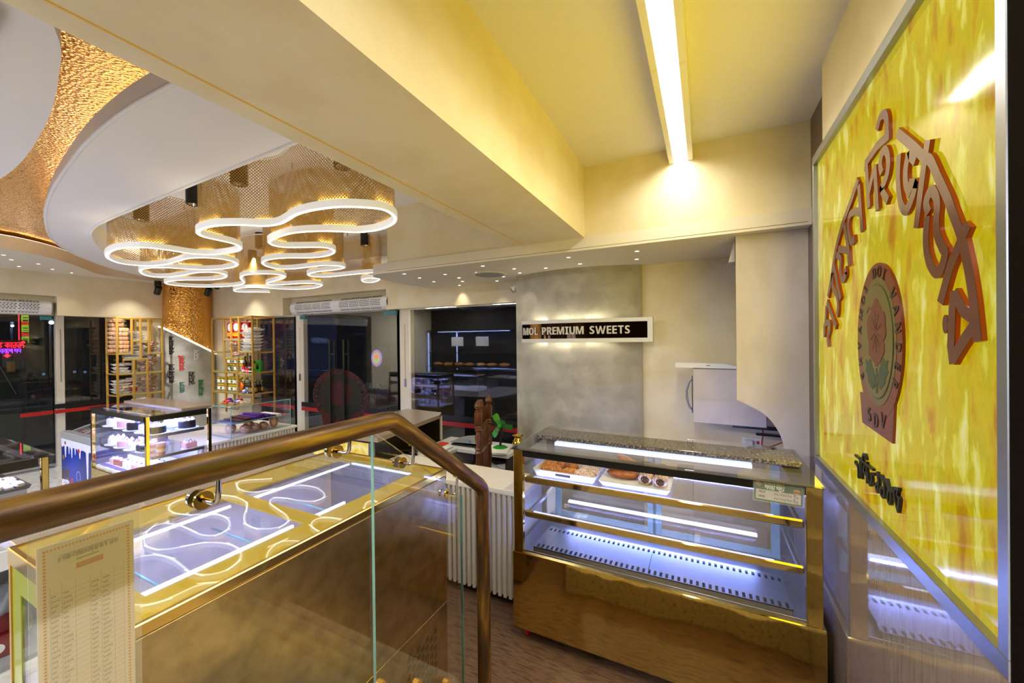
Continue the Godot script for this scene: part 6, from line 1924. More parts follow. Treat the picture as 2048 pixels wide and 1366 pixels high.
	obj("pack", MB.new().prism(poly([Vector2(-0.07, 0), Vector2(0.06, 0), Vector2(0.07, 0.2), Vector2(-0.07, 0.2)]), Vector3.ZERO, Vector3.RIGHT, Vector3.UP, 0.03), dark, dp)
	obj("print", MB.new().prism(circle(0.04, 0.05), V(0, 0.1, 0.03), Vector3.RIGHT, Vector3.UP, 0.001), yel, dp)
	# orange bag, sweets bags
	var org := thing("orange_bag", "orange snack bag standing between the jars and the dark bottles", "bag", V(-7.26, 1.085, -3.96))
	obj("bag", MB.new().blob(V(0, 0.1, 0), V(0.07, 0.1, 0.04), 2, 0.08, 14, 10), pm("bag_orange", Color(0.85, 0.42, 0.05), 0.25), org)
	obj("print", MB.new().blob(V(0, 0.09, 0.022), V(0.04, 0.05, 0.022), 2, 0.05, 10, 8), wh, org)
	var candy := [M.wrap_white, M.wrap_purple, M.wrap_red, pm("candy_blue", Color(0.3, 0.36, 0.6), 0.3), pm("candy_pink", Color(0.75, 0.3, 0.4), 0.3)]
	for g in [[-7.08, 1.085, -3.97, 0, "silver candies on the right unit's lowest shelf"], [-7.45, 0.90, -3.86, 1, "bright candy heap on the glass box, left part"], [-7.1, 0.92, -3.84, 2, "bright candy heap on the glass box, right part"]]:
		for i in 12:
			var a := i * 2.4
			var m: Material = candy[(i + g[3]) % 5] if g[3] > 0 else candy[[0, 3][i % 2]]
			var o := tag(obj("candy", MB.new().blob(Vector3.ZERO, V(0.042, 0.018, 0.024), i, 0.1, 8, 5), m), ORD[i] + " small wrapped candy up the " + g[4], "candy", "candies, heap %d" % (g[3] + 1))
			o.position = V(g[0] + cos(a) * (0.02 + 0.008 * i), g[1] + 0.015 + 0.028 * (2 if i < 3 else 1 if i < 7 else 0), g[2] + sin(a) * (0.01 + 0.006 * i))
			o.rotation = V(0.3 * sin(a), a, 0.2)
	tag(obj("candy_bag", MB.new().box(V(-7.75, 0.86, -3.90), V(-6.9, 0.875, -3.72), 0.003), M.clear), "clear board under the candy heaps at the foot of the right gold shelf", "shelf board")

func chandelier() -> void:
	var t := thing("ribbon_chandelier", "winding ribbon pendant of perforated gold metal with a glowing white lower edge", "pendant light")
	var raw := [
		[-3.95, -3.92, -4.05, -3.83, -4.22, -3.88, -4.37, -4.05, -4.30, -4.13, -4.10, -4.05, -3.85, -3.85, -3.62, -3.62, -3.75, -3.54, -4.15, -3.51, -4.42, -3.49, -4.56, -3.39, -4.49, -3.26, -4.32, -3.19, -4.08, -3.18, -3.85, -3.19],
		[-3.70, -3.14, -3.68, -3.04, -3.80, -2.95, -4.02, -2.93, -4.27, -2.91, -4.42, -2.82, -4.36, -2.65, -4.17, -2.51, -3.95, -2.47, -3.76, -2.51, -3.60, -2.60, -3.40, -2.64, -3.20, -2.59, -3.07, -2.48, -3.08, -2.38, -3.22, -2.30],
		[-3.36, -2.22, -3.38, -2.12, -3.28, -2.03, -3.09, -1.98, -2.87, -1.96, -2.67, -2.01, -2.52, -2.10, -2.42, -2.18, -2.27, -2.21, -2.10, -2.18, -1.97, -2.11, -1.88, -2.00, -1.86, -1.88, -1.94, -1.79, -2.06, -1.72, -2.19, -1.69],
		[-2.32, -1.68, -2.46, -1.695, -2.60, -1.735, -2.74, -1.765, -2.87, -1.745, -2.98, -1.66, -3.14, -1.585, -3.32, -1.57, -3.48, -1.605, -3.58, -1.68, -3.60, -1.80, -3.62, -1.93, -3.72, -2.04, -3.88, -2.10, -4.08, -2.10, -4.26, -2.06],
		[-4.36, -1.95, -4.37, -1.81, -4.40, -1.67, -4.52, -1.585, -4.70, -1.55, -4.93, -1.57, -5.15, -1.62, -5.36, -1.71, -5.51, -1.84, -5.51, -1.97, -5.38, -2.06, -5.13, -2.09, -4.88, -2.07, -4.66, -2.05, -4.49, -2.09, -4.39, -2.19],
		[-4.40, -2.31, -4.49, -2.42, -4.64, -2.50, -4.85, -2.53, -5.06, -2.50, -5.22, -2.42, -5.32, -2.30, -5.41, -2.19, -5.55, -2.11, -5.74, -2.10, -5.96, -2.16, -6.20, -2.29, -6.27, -2.43, -6.10, -2.51, -5.81, -2.52, -5.50, -2.51],
		[-5.32, -2.56, -5.29, -2.67, -5.42, -2.80, -5.65, -2.89, -5.89, -2.90, -6.10, -2.82, -6.28, -2.72, -6.50, -2.68, -6.74, -2.71, -6.92, -2.83, -6.94, -3.01, -6.81, -3.20, -6.53, -3.32, -6.23, -3.35, -5.96, -3.30, -5.75, -3.19],
		[-5.52, -3.03, -5.27, -2.91, -5.05, -2.89, -4.88, -2.95, -4.79, -3.06, -4.86, -3.20, -5.07, -3.30, -5.34, -3.36, -5.61, -3.43, -5.76, -3.55, -5.64, -3.63, -5.38, -3.67, -5.14, -3.73, -5.08, -3.87, -5.22, -4.01, -5.52, -4.11],
		[-5.82, -4.09, -6.02, -3.96, -6.12, -3.78, -6.22, -3.62, -6.42, -3.55, -6.71, -3.59, -6.97, -3.74, -6.90, -3.87, -6.71, -3.99, -6.61, -4.08],
	]
	var pts := []
	for r in raw:
		for i in range(0, r.size(), 2):
			pts.append(Vector2(r[i], r[i + 1]))
	var c := spline(pts, 5)
	var yb := 2.815
	var yt := 3.285
	var rows := [[], []]
	var low := []
	var top := []
	var u := [0.0]
	for i in c.size():
		if i > 0:
			u.append(u[i - 1] + c[i].distance_to(c[i - 1]))
		rows[0].append(V(c[i].x, yb, c[i].y))
		rows[1].append(V(c[i].x, yt, c[i].y))
		low.append(V(c[i].x, yb, c[i].y))
		top.append(V(c[i].x, yt + 0.006, c[i].y))
	var m := MB.new().grid(rows)
	for i in c.size():
		m.uv[i] = Vector2(u[i] / 0.022, (yt - yb) / 0.022)
		m.uv[c.size() + i] = Vector2(u[i] / 0.022, 0)
	var hole := Image.create(128, 128, false, Image.FORMAT_RGBA8)
	hole.fill(Color(1, 1, 1, 1))
	for y in 128:
		for x in 128:
			for q in [[32, 32], [96, 96]]:
				if Vector2(x, y).distance_to(Vector2(q[0], q[1])) < 33.0:
					hole.set_pixel(x, y, Color(1, 1, 1, 0))
	var pf := pm("perforated_gold", Color(0.74, 0.58, 0.27), 0.45, 0.3)
	pf.albedo_texture = ImageTexture.create_from_image(hole)
	pf.transparency = BaseMaterial3D.TRANSPARENCY_ALPHA_SCISSOR
	pf.alpha_scissor_threshold = 0.5
	pf.cull_mode = BaseMaterial3D.CULL_DISABLED
	obj("perforated_band", m, pf, t)
	obj("top_rim", MB.new().tube(top, 0.008, 6), M.off_white, t)
	# lower edge: white profile with a glowing underside
	obj("led_profile", ribbon(low, -0.012, 0.032, 0.017), em("neon_flex", Color(1.0, 0.98, 0.93), 0.14), t)
	obj("led_edge", ribbon(low, -0.018, -0.0125, 0.0055), M.led, t)
	for i in range(8, low.size() - 8, 14):
		var al: Vector3 = (low[i + 4] - low[i - 4])
		area(low[i] + V(0, -0.0185, 0), Vector3.DOWN, al.normalized(), al.length(), 0.012, WARM, 0.0025)
		area(low[i] + V(0, 0.036, 0), Vector3.UP, al.normalized(), al.length(), 0.03, WARM, 0.02)  # upward strips added to brighten the recess above the ribbon
	for i in range(10, low.size(), 34):
		obj("hanger", MB.new().tube([top[i], V(top[i].x, 3.345, top[i].z)], 0.006, 6), M.gold_paint, t)

# a band following a path: y0..y1 above it, half width w
func ribbon(path: Array, y0: float, y1: float, w: float) -> MB:
	var a := []
	var b := []
	var k := path.size()
	for i in k:
		var d: Vector3 = (path[mini(i + 1, k - 1)] - path[maxi(i - 1, 0)]).normalized()
		var s := V(-d.z, 0, d.x) * w
		a.append(path[i] + s)
		b.append(path[i] - s)
	var lift := func(r: Array, y: float) -> Array:
		var o := []
		for p in r:
			o.append(p + V(0, y, 0))
		return o
	var m := MB.new()
	m.grid([lift.call(a, y0), lift.call(a, y1)])
	m.grid([lift.call(b, y1), lift.call(b, y0)])
	m.grid([lift.call(a, y1), lift.call(b, y1)])
	m.grid([lift.call(b, y0), lift.call(a, y0)])
	return m

func arc_pts(c: Vector2, r: float, a0: float, a1: float, n: int) -> Array:
	var o := []
	for i in n + 1:
		var a := deg_to_rad(lerpf(a0, a1, float(i) / n))
		o.append(Vector2(c.x + cos(a) * r, c.y + sin(a) * r))
	return o

func niche() -> void:
	# curved grey plaster panel: circle through (-1.78,-3.93) (-1.15,-3.79) (-0.55,-4.0)
	var arc := arc_pts(Vector2(-1.19, -5.105), 1.315, 116.7, 60.8, 24)
	var p := arc.duplicate()
	p.append_array([Vector2(-0.55, -4.02), Vector2(-1.9, -4.02), Vector2(-1.9, -3.94)])
	var gp := struct("grey_panel", slab(p, 0, 2.67, true), M.grey_plaster)
	gp.name = "wall_back_001"
	# mirror sign curved in front of it
	var t := thing("mirror_sign", "bronze mirror sign in a white frame curving round the grey plaster panel", "sign")
	var outer := arc_pts(Vector2(-1.19, -5.105), 1.405, 114.5, 78.0, 18)
	outer.append_array([Vector2(-0.65, -3.775), Vector2(-0.43, -3.80)])
	var rows := [[], []]
	for q in outer:
		rows[0].append(V(q.x, 1.955, q.y))
		rows[1].append(V(q.x, 2.115, q.y))
	for r in rows:
		r.reverse()
	var mm := pm("bronze_mirror", Color(0.34, 0.24, 0.14), 0.03, 1.0)
	# frame depth sweeps behind the mirror
	var band := func(y0: float, y1: float, d0: float, d1: float) -> MB:
		var m := MB.new()
		var a := []
		for d in [d0, d1]:
			for y in [y0, y1]:
				var row := []
				for i in range(outer.size() - 1, -1, -1):
					var tq: Vector2 = (outer[mini(i + 1, outer.size() - 1)] - outer[maxi(i - 1, 0)]).normalized()
					row.append(V(outer[i].x + tq.y * -d, y, outer[i].y + tq.x * d))
				a.append(row)
		m.grid([a[3], a[2]])
		m.grid([a[0], a[1]])
		m.grid([a[1], a[3]])
		m.grid([a[2], a[0]])
		return m
	var back := MB.new().grid([rows[1], rows[0]])
	obj("mirror", back, mm, t)
	obj("frame_rail", band.call(2.112, 2.148, -0.05, 0.012), M.white_gloss, t)
	obj("frame_rail", band.call(1.918, 1.957, -0.05, 0.012), M.white_gloss, t)
	obj("frame_end", MB.new().box(V(-0.475, 1.918, -3.86), V(-0.428, 2.148, -3.782), 0.002), M.white_gloss, t)
	# lettering set on the curve
	var txt := "SHYAMOL PREMIUM SWEETS"
	var len := 0.0
	var segs := []
	for i in range(outer.size() - 1):
		segs.append(len)
		len += outer[i].distance_to(outer[i + 1])
	segs.append(len)
	var lm := pm("sign_letter", Color(0.80, 0.79, 0.77), 0.4)
	# letter widths from the font, laid out so that it ends before the right frame
	var w := []
	var total := 0.0
	for ch in txt:
		var ww := 0.045
		if ch != " ":
			ww = letters(ch, 0.105, 0.008).get_aabb().size.x + 0.0095
		w.append(ww)
		total += ww
	var s := len - 0.20 - total
	for i in txt.length():
		var mid: float = s + w[i] / 2
		s += w[i]
		if txt[i] == " " or mid < 0.0:
			continue
		var k := 0
		while k < segs.size() - 2 and segs[k + 1] < mid:
			k += 1
		var f: float = (mid - segs[k]) / (segs[k + 1] - segs[k])
		var q: Vector2 = outer[k].lerp(outer[k + 1], f)
		var d: Vector2 = (outer[k + 1] - outer[k]).normalized()
		var o := obj("letter", letters(txt[i], 0.105, 0.01), lm, t)
		o.transform = Transform3D(Basis(V(d.x, 0, d.y), Vector3.UP, V(-d.y, 0, d.x)), V(q.x - d.y * 0.006, 2.035, q.y + d.x * 0.006))
	# light strips hidden behind the frame
	for y in [2.15, 1.915]:
		for i in [3, 8, 13, 18]:
			var q: Vector2 = outer[i]
			area(V(q.x, y, q.y - 0.045), V(0, 1 if y > 2 else -1, -0.5), Vector3.RIGHT, 0.3, 0.02, Color(1.0, 0.96, 0.82), 0.014)
	# plaster board with the curved lower edge
	var prof := [Vector2(0.202, 1.505), Vector2(0.281, 1.468), Vector2(0.37, 1.411), Vector2(0.433, 1.33), Vector2(0.472, 1.232), Vector2(0.484, 1.10), Vector2(0.484, 0.9)]
	var q := spline(prof, 5)
	q.append_array([Vector2(0.484, 0.0), Vector2(0.619, 0.0), Vector2(0.619, 2.669), Vector2(0.202, 2.669)])
	var bd := struct("board", MB.new().prism(PackedVector2Array(q), V(0, 0, -3.21), Vector3.RIGHT, Vector3.UP, 0.03, true), M.board_plaster)
	bd.name = "wall_back_002"
	obj("return", MB.new().prism(poly([Vector2(0.20, 2.669), Vector2(0.20, 2.50), Vector2(0.16, 2.50), Vector2(0.20, 2.669)]), V(0, 0, -3.4), Vector3.RIGHT, Vector3.UP, 0.15), M.board_plaster, bd)
	# wall box with a bow handle
	var bx := thing("wall_box", "beige wall-hung metal box with a black bow handle beside the grey board", "wall cabinet")
	obj("body", MB.new().box(V(-0.095, 1.225, -4.0), V(0.44, 1.69, -3.66), 0.004), M.board_plaster, bx)
	obj("door", MB.new().box(V(-0.09, 1.23, -3.66), V(0.435, 1.685, -3.645), 0.003), M.board_plaster, bx)
	obj("handle", MB.new().tube([V(-0.096, 1.60, -3.72), V(-0.125, 1.57, -3.72), V(-0.145, 1.49, -3.72), V(-0.145, 1.43, -3.72), V(-0.125, 1.35, -3.72), V(-0.096, 1.32, -3.72)], 0.008, 8), M.steel, bx)
	obj("handle_plate", MB.new().box(V(-0.103, 1.30, -3.735), V(-0.095, 1.62, -3.705), 0.002), M.black, bx)
	var rt := thing("white_router", "long flat white device lying on top of the wall-hung box", "router", V(0.03, 1.69, -3.72))
	obj("body", MB.new().prism(poly([Vector2(-0.26, 0.005), Vector2(-0.26, 0.045), Vector2(-0.10, 0.045), Vector2(0.12, 0.04), Vector2(0.18, 0.025), Vector2(0.33, 0.02), Vector2(0.33, 0.0)]), V(0, 0.002, -0.08), Vector3.RIGHT, Vector3.UP, 0.16), M.white_plastic, rt)
	obj("slot", MB.new().box(V(-0.02, 0.025, 0.08), V(0.01, 0.03, 0.0815)), M.black, rt)
	# socket, plug, cables
	var so := thing("wall_socket", "white wall socket with a charger and a black plug just above the granite top", "socket", V(0.365, 1.015, -3.998))
	obj("plate", MB.new().box(V(-0.075, -0.055, 0), V(0.075, 0.055, 0.012), 0.004), M.white_plastic, so)
	obj("charger", MB.new().box(V(-0.055, -0.02, 0.012), V(0.005, 0.035, 0.05), 0.006), M.white_plastic, so)
	obj("plug", MB.new().lathe([Vector2(0.001, -0.03), Vector2(0.026, -0.03), Vector2(0.026, -0.012), Vector2(0.001, -0.01)], V(-0.015, -0.02, 0.035), 14), M.black, so)
	obj("switch", MB.new().box(V(0.035, 0.0, 0.012), V(0.055, 0.028, 0.017), 0.002), M.red, so)
	var cb := pm("cable_orange", Color(0.72, 0.20, 0.07), 0.5)
	tag(obj("orange_cable", MB.new().tube(spline([V(0.43, 1.22, -3.9), V(0.44, 1.12, -3.92), V(0.435, 1.02, -3.93), V(0.50, 1.03, -3.9), V(0.60, 1.10, -3.85)], 5), 0.005, 8), cb), "orange cable hanging from the wall-hung box to the socket", "cable")
	tag(obj("black_bracket", MB.new().box(V(0.2, 1.205, -3.75), V(0.6, 1.222, -3.68)).box(V(0.38, 1.13, -3.85), V(0.6, 1.145, -3.80)), M.black), "black metal bracket under the wall-hung box beside the orange cable", "bracket")
	tag(obj("white_cable", MB.new().tube(spline([V(0.612, 1.75, -2.72), V(0.605, 1.60, -2.70), V(0.606, 1.45, -2.71), V(0.616, 1.35, -2.72)], 5), 0.006, 8), M.white_plastic), "white cable loop on the dark laminate beside the sign's left edge", "cable")

func glass_front() -> void:
	# rear glass, plane z = -4.36, and left glass, plane x = -9.28
	var red_band := pm("band_red", Color(0.62, 0.08, 0.05), 0.4)
	var black_band := pm("band_black", Color(0.015, 0.012, 0.015), 0.4)
	var n := 0
	for q in [[-8.9, -6.40], [-3.83, -1.99]]:
		n += 1
		var w := struct("window_%d" % n, MB.new().box(V(q[0], 0.0, -4.42), V(q[1], 0.05, -4.34)), M.white_paint)
		obj("pane", MB.new().box(V(q[0], 0.05, -4.366), V(q[1], 2.42, -4.356)), M.glass, w)
		obj("head", MB.new().box(V(q[0], 2.40, -4.45), V(q[1], 2.42, -4.37)), M.white_paint, w)
		obj("black_band", MB.new().box(V(q[0], 0.85, -4.3555), V(q[1], 0.93, -4.354)), black_band, w)
		obj("red_band", MB.new().box(V(q[0], 0.785, -4.3555), V(q[1], 0.845, -4.354)), red_band, w)
	var d := struct("door_1", MB.new().box(V(-6.2, 0, -4.42), V(-4.03, 0.02, -4.34)), M.steel)
	for q in [[-6.19, -5.253], [-5.247, -4.04]]:
		var leaf := obj("leaf", MB.new().box(V(q[0], 0.02, -4.352), V(q[1], 2.40, -4.340)), M.glass, d)
		var fx: float = q[0] if q[0] < -5.5 else q[1] - 0.24
		obj("patch_fitting", MB.new().box(V(fx, 2.34, -4.365), V(fx + (0.14 if q[0] < -5.5 else 0.24), 2.40, -4.328), 0.003), M.teal, leaf)
		var hx: float = -5.42 if q[0] < -5.5 else -5.10
		for z in [-4.30, -4.392]:
			obj("pull_handle", MB.new().tube([V(hx, 0.55, z), V(hx, 1.98, z)], 0.018, 12), M.black, leaf)
		for y in [0.75, 1.75]:
			obj("stud", MB.new().tube([V(hx, y, -4.392), V(hx, y, -4.30)], 0.009, 8), M.steel, leaf)
		obj("black_band", MB.new().box(V(q[0], 0.85, -4.3395), V(q[1], 0.93, -4.338)), black_band, leaf)
		obj("red_band", MB.new().box(V(q[0], 0.785, -4.3395), V(q[1], 0.845, -4.338)), red_band, leaf)
	n = 0
	for q in [[-6.40, -6.20], [-4.04, -3.83]]:
		n += 1
		var p := struct("trim_%d" % (n + 1), MB.new().box(V(q[0], 0, -4.48), V(q[1], 2.42, -4.40), 0.004), M.off_white)
		obj("bolt_rod", MB.new().tube([V(q[0] + 0.1, 1.35, -4.395), V(q[0] + 0.1, 2.2, -4.395)], 0.006, 8), M.off_white, p)
		obj("bolt", MB.new().box(V(q[0] + 0.085, 1.28, -4.40), V(q[0] + 0.12, 1.40, -4.385), 0.003), M.steel, p)
	# big round door decal read from outside
	var dec := thing("door_decal", "big dim round emblem sticker across the closed glass doors, reversed from inside", "sticker", V(0, 0, 0))
	var keep := {}
	for k in ["emblem_red", "emblem_olive", "emblem_green", "emblem_flower", "emblem_black"]:
		keep[k] = M[k]
	pane("emblem_red", Color(0.30, 0.05, 0.03), 0.75).roughness = 0.5  # darker emblem colours put the dimness of the night doors into the sticker
	pane("emblem_olive", Color(0.14, 0.12, 0.03), 0.7).roughness = 0.5
	pane("emblem_green", Color(0.05, 0.10, 0.04), 0.75).roughness = 0.5
	pane("emblem_flower", Color(0.26, 0.04, 0.025), 0.8).roughness = 0.5
	pane("emblem_black", Color(0.02, 0.02, 0.04), 0.9).roughness = 0.5
	emblem(dec, Transform3D(Basis(V(-1, 0, 0), V(0, 1, 0), V(0, 0, 1)), V(-5.25, 1.07, -4.338)), 0.64, 0.44, 0.0012, true)
	for k in keep:
		M[k] = keep[k]
	# left glass
	var dl := struct("door_2", MB.new().box(V(-9.34, 0, -2.27), V(-9.24, 0.02, 0.1)), M.steel)
	for q in [[-2.27, -1.05], [-1.04, 0.1]]:
		var leaf := obj("leaf", MB.new().box(V(-9.286, 0.02, q[0]), V(-9.276, 2.40, q[1])), M.glass, dl)
		if q[0] < -2:
			obj("patch_fitting", MB.new().box(V(-9.30, 2.34, -2.27), V(-9.262, 2.40, -2.15), 0.003), M.teal, leaf)
			obj("red_band", MB.new().box(V(-9.2755, 0.85, -2.27), V(-9.274, 0.91, -1.94)), red_band, leaf)
	var wl := struct("window_3", MB.new().box(V(-9.34, 0, -4.3), V(-9.24, 0.05, -2.415)), M.white_paint)
	obj("pane", MB.new().box(V(-9.286, 0.05, -4.3), V(-9.276, 2.42, -2.28)), M.glass, wl)
	obj("black_band", MB.new().box(V(-9.2755, 0.925, -4.3), V(-9.274, 1.0, -2.28)), black_band, wl)
	obj("red_band", MB.new().box(V(-9.2755, 0.85, -4.3), V(-9.274, 0.91, -2.28)), red_band, wl)
	var pl := struct("trim_4", MB.new().box(V(-9.40, 0, -2.415), V(-9.32, 2.42, -2.322), 0.004), M.off_white)
	obj("bolt_rod", MB.new().tube([V(-9.315, 1.35, -2.37), V(-9.315, 2.2, -2.37)], 0.006, 8), M.grey_plastic, pl)

func outside() -> void:
	struct("ground", MB.new().box(V(-24, -0.2, -16), V(4, -0.14, 6)), pm("asphalt", Color(0.10, 0.10, 0.11), 0.8)).name = "floor_003"
	# street side, seen through the left door
	var s := thing("neon_sign", "red and violet Bengali neon sign with a red arrow outside the left door", "neon sign", V(-13.0, 0, 0))
	obj("box", MB.new().box(V(-0.08, 1.68, -2.84), V(-0.01, 2.06, -2.30)), M.black_matt, s)
	var nr := em("neon_red", Color(1.0, 0.10, 0.16), 2.2, Color(0.1, 0.02, 0.02))
	var nv := em("neon_violet", Color(0.45, 0.18, 1.0), 2.0, Color(0.05, 0.02, 0.1))
	obj("upper_lettering", bn_mesh("ro aa jo w ko aa cho cho i", 0.105, 0.012, V(0, 1.895, -2.36), V(0, 0, -0.78), Vector3.UP, 0.012), nr, s)
	obj("lower_lettering", bn_mesh("po ro bo e sho w po gho", 0.085, 0.011, V(0, 1.785, -2.42), V(0, 0, -0.78), Vector3.UP, 0.012), nv, s)
	obj("arrow", MB.new().prism(poly([Vector2(2.54, 1.74), Vector2(2.54, 1.77), Vector2(2.58, 1.77), Vector2(2.58, 1.74), Vector2(2.61, 1.74), Vector2(2.56, 1.69), Vector2(2.51, 1.74)]), V(0, 0, 0), V(0, 0, -1), Vector3.UP, 0.012), nr, s)
	omni(V(-12.8, 1.85, -2.6), Color(1, 0.2, 0.3), 0.03)
	var v := thing("vertical_sign", "tall lit sign of green, red and white panels outside the left door", "sign", V(-13.5, 0, 0))
	for q in [[2.0, 2.14, Color(0.42, 0.62, 0.12)], [2.14, 2.24, Color(0.8, 0.08, 0.08)], [2.24, 2.40, Color(0.5, 0.66, 0.14)], [2.40, 2.47, Color(0.85, 0.1, 0.1)], [2.47, 2.9, Color(0.55, 0.66, 0.2)]]:
		var b := obj("panel", MB.new().box(V(-0.05, q[0], -2.965), V(0, q[1] - 0.004, -2.87)), em("sign_panel_%d" % int(q[0] * 100), q[2], 0.55, Color(0.1, 0.1, 0.1)), v)
		for k in 2:
			obj("line", MB.new().box(V(0.001, q[0] + 0.025 + 0.05 * k, -2.955), V(0.003, q[0] + 0.045 + 0.05 * k, -2.88)), [M.white_plastic, M.black][k], b)
	obj("neon_line", MB.new().tube([V(-0.0, 2.0, -2.825), V(-0.0, 2.95, -2.825)], 0.008, 6), nr, v)
	obj("pole", MB.new().tube([V(-0.06, -0.14, -2.9), V(-0.06, 2.95, -2.9)], 0.03, 8), M.black_matt, v)
	var k := 0
	for p in [[-16.0, 2.56, -3.91, 0.05], [-16.0, 2.45, -3.24, 0.03]]:
		k += 1
		var l := thing("street_lamp", ["brighter bluish-white street lamp outside beside the white post", "smaller faint street lamp outside above the neon sign"][k - 1], "street lamp", V(p[0], 0, p[2]))
		obj("pole", MB.new().tube([V(-0.1, -0.14, 0), V(-0.1, p[1] + 0.1, 0), V(0, p[1] + 0.08, 0)], 0.03, 8), M.black_matt, l)
		obj("lamp", MB.new().blob(V(0, p[1], 0), V(p[3], p[3], p[3]), 1, 0.0), em("lamp_glow_%d" % k, Color(0.75, 0.85, 1.0), 6.0 if k == 1 else 2.5), l)
		omni(V(p[0] + 0.12, p[1], p[2]), Color(0.7, 0.82, 1.0), 0.12)
	var dark := pm("dark_facade", Color(0.05, 0.05, 0.065), 0.8)
	var f := thing("street_building", "dark building across the street behind the neon sign", "building", V(-17.5, 0, -3.5))
	obj("wall", MB.new().box(V(-0.4, -0.14, -5), V(0, 6, 5)), dark, f)
	for i in 6:
		for j in 2:
			var w := obj("window", MB.new().box(V(0.0, 0.8 + j * 2.2, -4.4 + i * 1.5), V(0.02, 1.8 + j * 2.2, -3.4 + i * 1.5), 0.004), pm("facade_glass", Color(0.05, 0.06, 0.09), 0.1) if not M.has("facade_glass") else M.facade_glass, f)
			obj("pane", MB.new().box(V(0.02, 0.85 + j * 2.2, -4.35 + i * 1.5), V(0.024, 1.75 + j * 2.2, -3.92 + i * 1.5)), M.facade_glass, w)
	var g := thing("green_stall", "dark green wall with a small yellow hatch under the neon sign", "stall", V(-13.3, 0, 0))
	obj("wall", MB.new().box(V(-0.1, -0.14, -2.78), V(0, 1.68, -1.6)), pm("stall_green", Color(0.06, 0.16, 0.08), 0.7), g)
	obj("hatch", MB.new().box(V(0, 1.38, -2.72), V(0.02, 1.60, -2.61), 0.002), pm("hatch_yellow", Color(0.55, 0.42, 0.14), 0.6), g)
	obj("pole", MB.new().tube([V(0.05, 0.9, -2.72), V(0.05, 1.66, -2.46)], 0.012, 8), M.steel, g)
	area(V(-13.0, 2.2, -2.2), V(-0.3, -1, 0), V(0, 0, 1), 0.6, 0.1, Color(0.8, 0.9, 1.0), 0.25)
	# rows of cars and stalls reduced to distant lights
	k = 0
	for p in [[-15.5, 1.18, -4.4], [-15.5, 1.20, -4.2], [-15.4, 1.16, -3.85], [-15.4, 1.19, -3.62]]:
		k += 1
		var st := thing("stall_light", ["distant lit stall window, far right of the row behind the left glass", "distant lit stall window, second from the right behind the left glass", "distant lit stall window, second from the left behind the left glass", "distant lit stall window, far left of the row behind the left glass"][k - 1], "stall light", V(p[0], 0, p[2]))
		obj("frame", MB.new().box(V(-0.06, -0.14, -0.07), V(-0.02, p[1] + 0.08, 0.07)), M.black_matt, st)
		obj("lit_panel", MB.new().box(V(-0.02, p[1] - 0.03, -0.025), V(0, p[1] + 0.03, 0.025)), em("stall_lit_%d" % k, Color(0.4, 0.65, 0.9), 0.12), st)
	# standee outside the rear doors
	var a := thing("standee", "dark standing board outside the rear doors with a small glowing oval emblem", "standing sign", V(-6.2, 0, -6.0))
	obj("board", MB.new().prism(poly([Vector2(-0.42, -0.14), Vector2(0.38, -0.14), Vector2(0.36, 1.85), Vector2(-0.30, 1.85)]), V(0, 0, -0.06), Vector3.RIGHT, Vector3.UP, 0.06), M.black_matt, a)
	for q in [["GRAND", 1.0, 0.17], ["OPENING", 0.80, 0.15]]:
		var tl := obj("lettering", letters(q[0], q[2], 0.006), pm("standee_grey", Color(0.35, 0.35, 0.38), 0.6) if not M.has("standee_grey") else M.standee_grey, a)
		tl.position = V(0.0, q[1], 0.004)
	var lg := em("logo_violet", Color(0.5, 0.42, 0.95), 0.5, Color(0.1, 0.1, 0.2))
	obj("emblem_rim", MB.new().prism(circle(0.15, 0.175), V(0.06, 1.6, 0), Vector3.RIGHT, Vector3.UP, 0.004), lg, a)
	obj("emblem_ring", MB.new().prism(circle(0.128, 0.155), V(0.06, 1.6, 0.003), Vector3.RIGHT, Vector3.UP, 0.003), em("logo_red", Color(0.6, 0.08, 0.1), 0.5), a)
	obj("emblem_field", MB.new().prism(circle(0.09, 0.115), V(0.06, 1.6, 0.005), Vector3.RIGHT, Vector3.UP, 0.003), em("logo_green", Color(0.25, 0.6, 0.12), 0.6), a)
	var fw := MB.new()
	for i in 5:
		fw.prism(circle(0.028, 0.028, 12), V(0.06 + 0.03 * cos(TAU * i / 5 + 0.3), 1.625 + 0.03 * sin(TAU * i / 5 + 0.3), 0.007), Vector3.RIGHT, Vector3.UP, 0.002)
	obj("emblem_flower", fw, em("logo_flower", Color(0.7, 0.1, 0.08), 0.5), a)
	# dark buildings behind the rear glass
	var b := thing("rear_building", "dark building wall across the lane behind the rear glass", "building", V(-4, 0, -9))
	obj("wall", MB.new().box(V(-7, -0.14, -0.3), V(7, 6, 0)), dark, b)
	obj("shutter", MB.new().box(V(-1.5, 0, 0), V(1.5, 2.4, 0.05), 0.01), pm("shutter_grey", Color(0.09, 0.09, 0.11), 0.6), b)
	var ac := thing("outdoor_unit", "outdoor air conditioner unit on the dark wall seen through the right pane", "air conditioner", V(-5.2, 2.75, -8.6))
	obj("body", MB.new().box(V(-0.6, 0, -0.3), V(0.6, 0.75, 0.1), 0.06), M.grey_plastic, ac)
	obj("bracket", MB.new().box(V(-0.5, -0.03, -0.41), V(0.5, 0.0, 0.05)), M.steel, ac)
	obj("grille", MB.new().lathe([Vector2(0.001, 0), Vector2(0.28, 0), Vector2(0.28, 0.02), Vector2(0.001, 0.02)], Vector3.ZERO, 24), M.black_matt, ac).transform = Transform3D(Basis(V(1, 0, 0), V(0, 0, 1), V(0, -1, 0)), V(0.15, 0.38, 0.1))
	omni(V(-3.5, 3.2, -6.5), Color(0.6, 0.7, 1.0), 0.05)

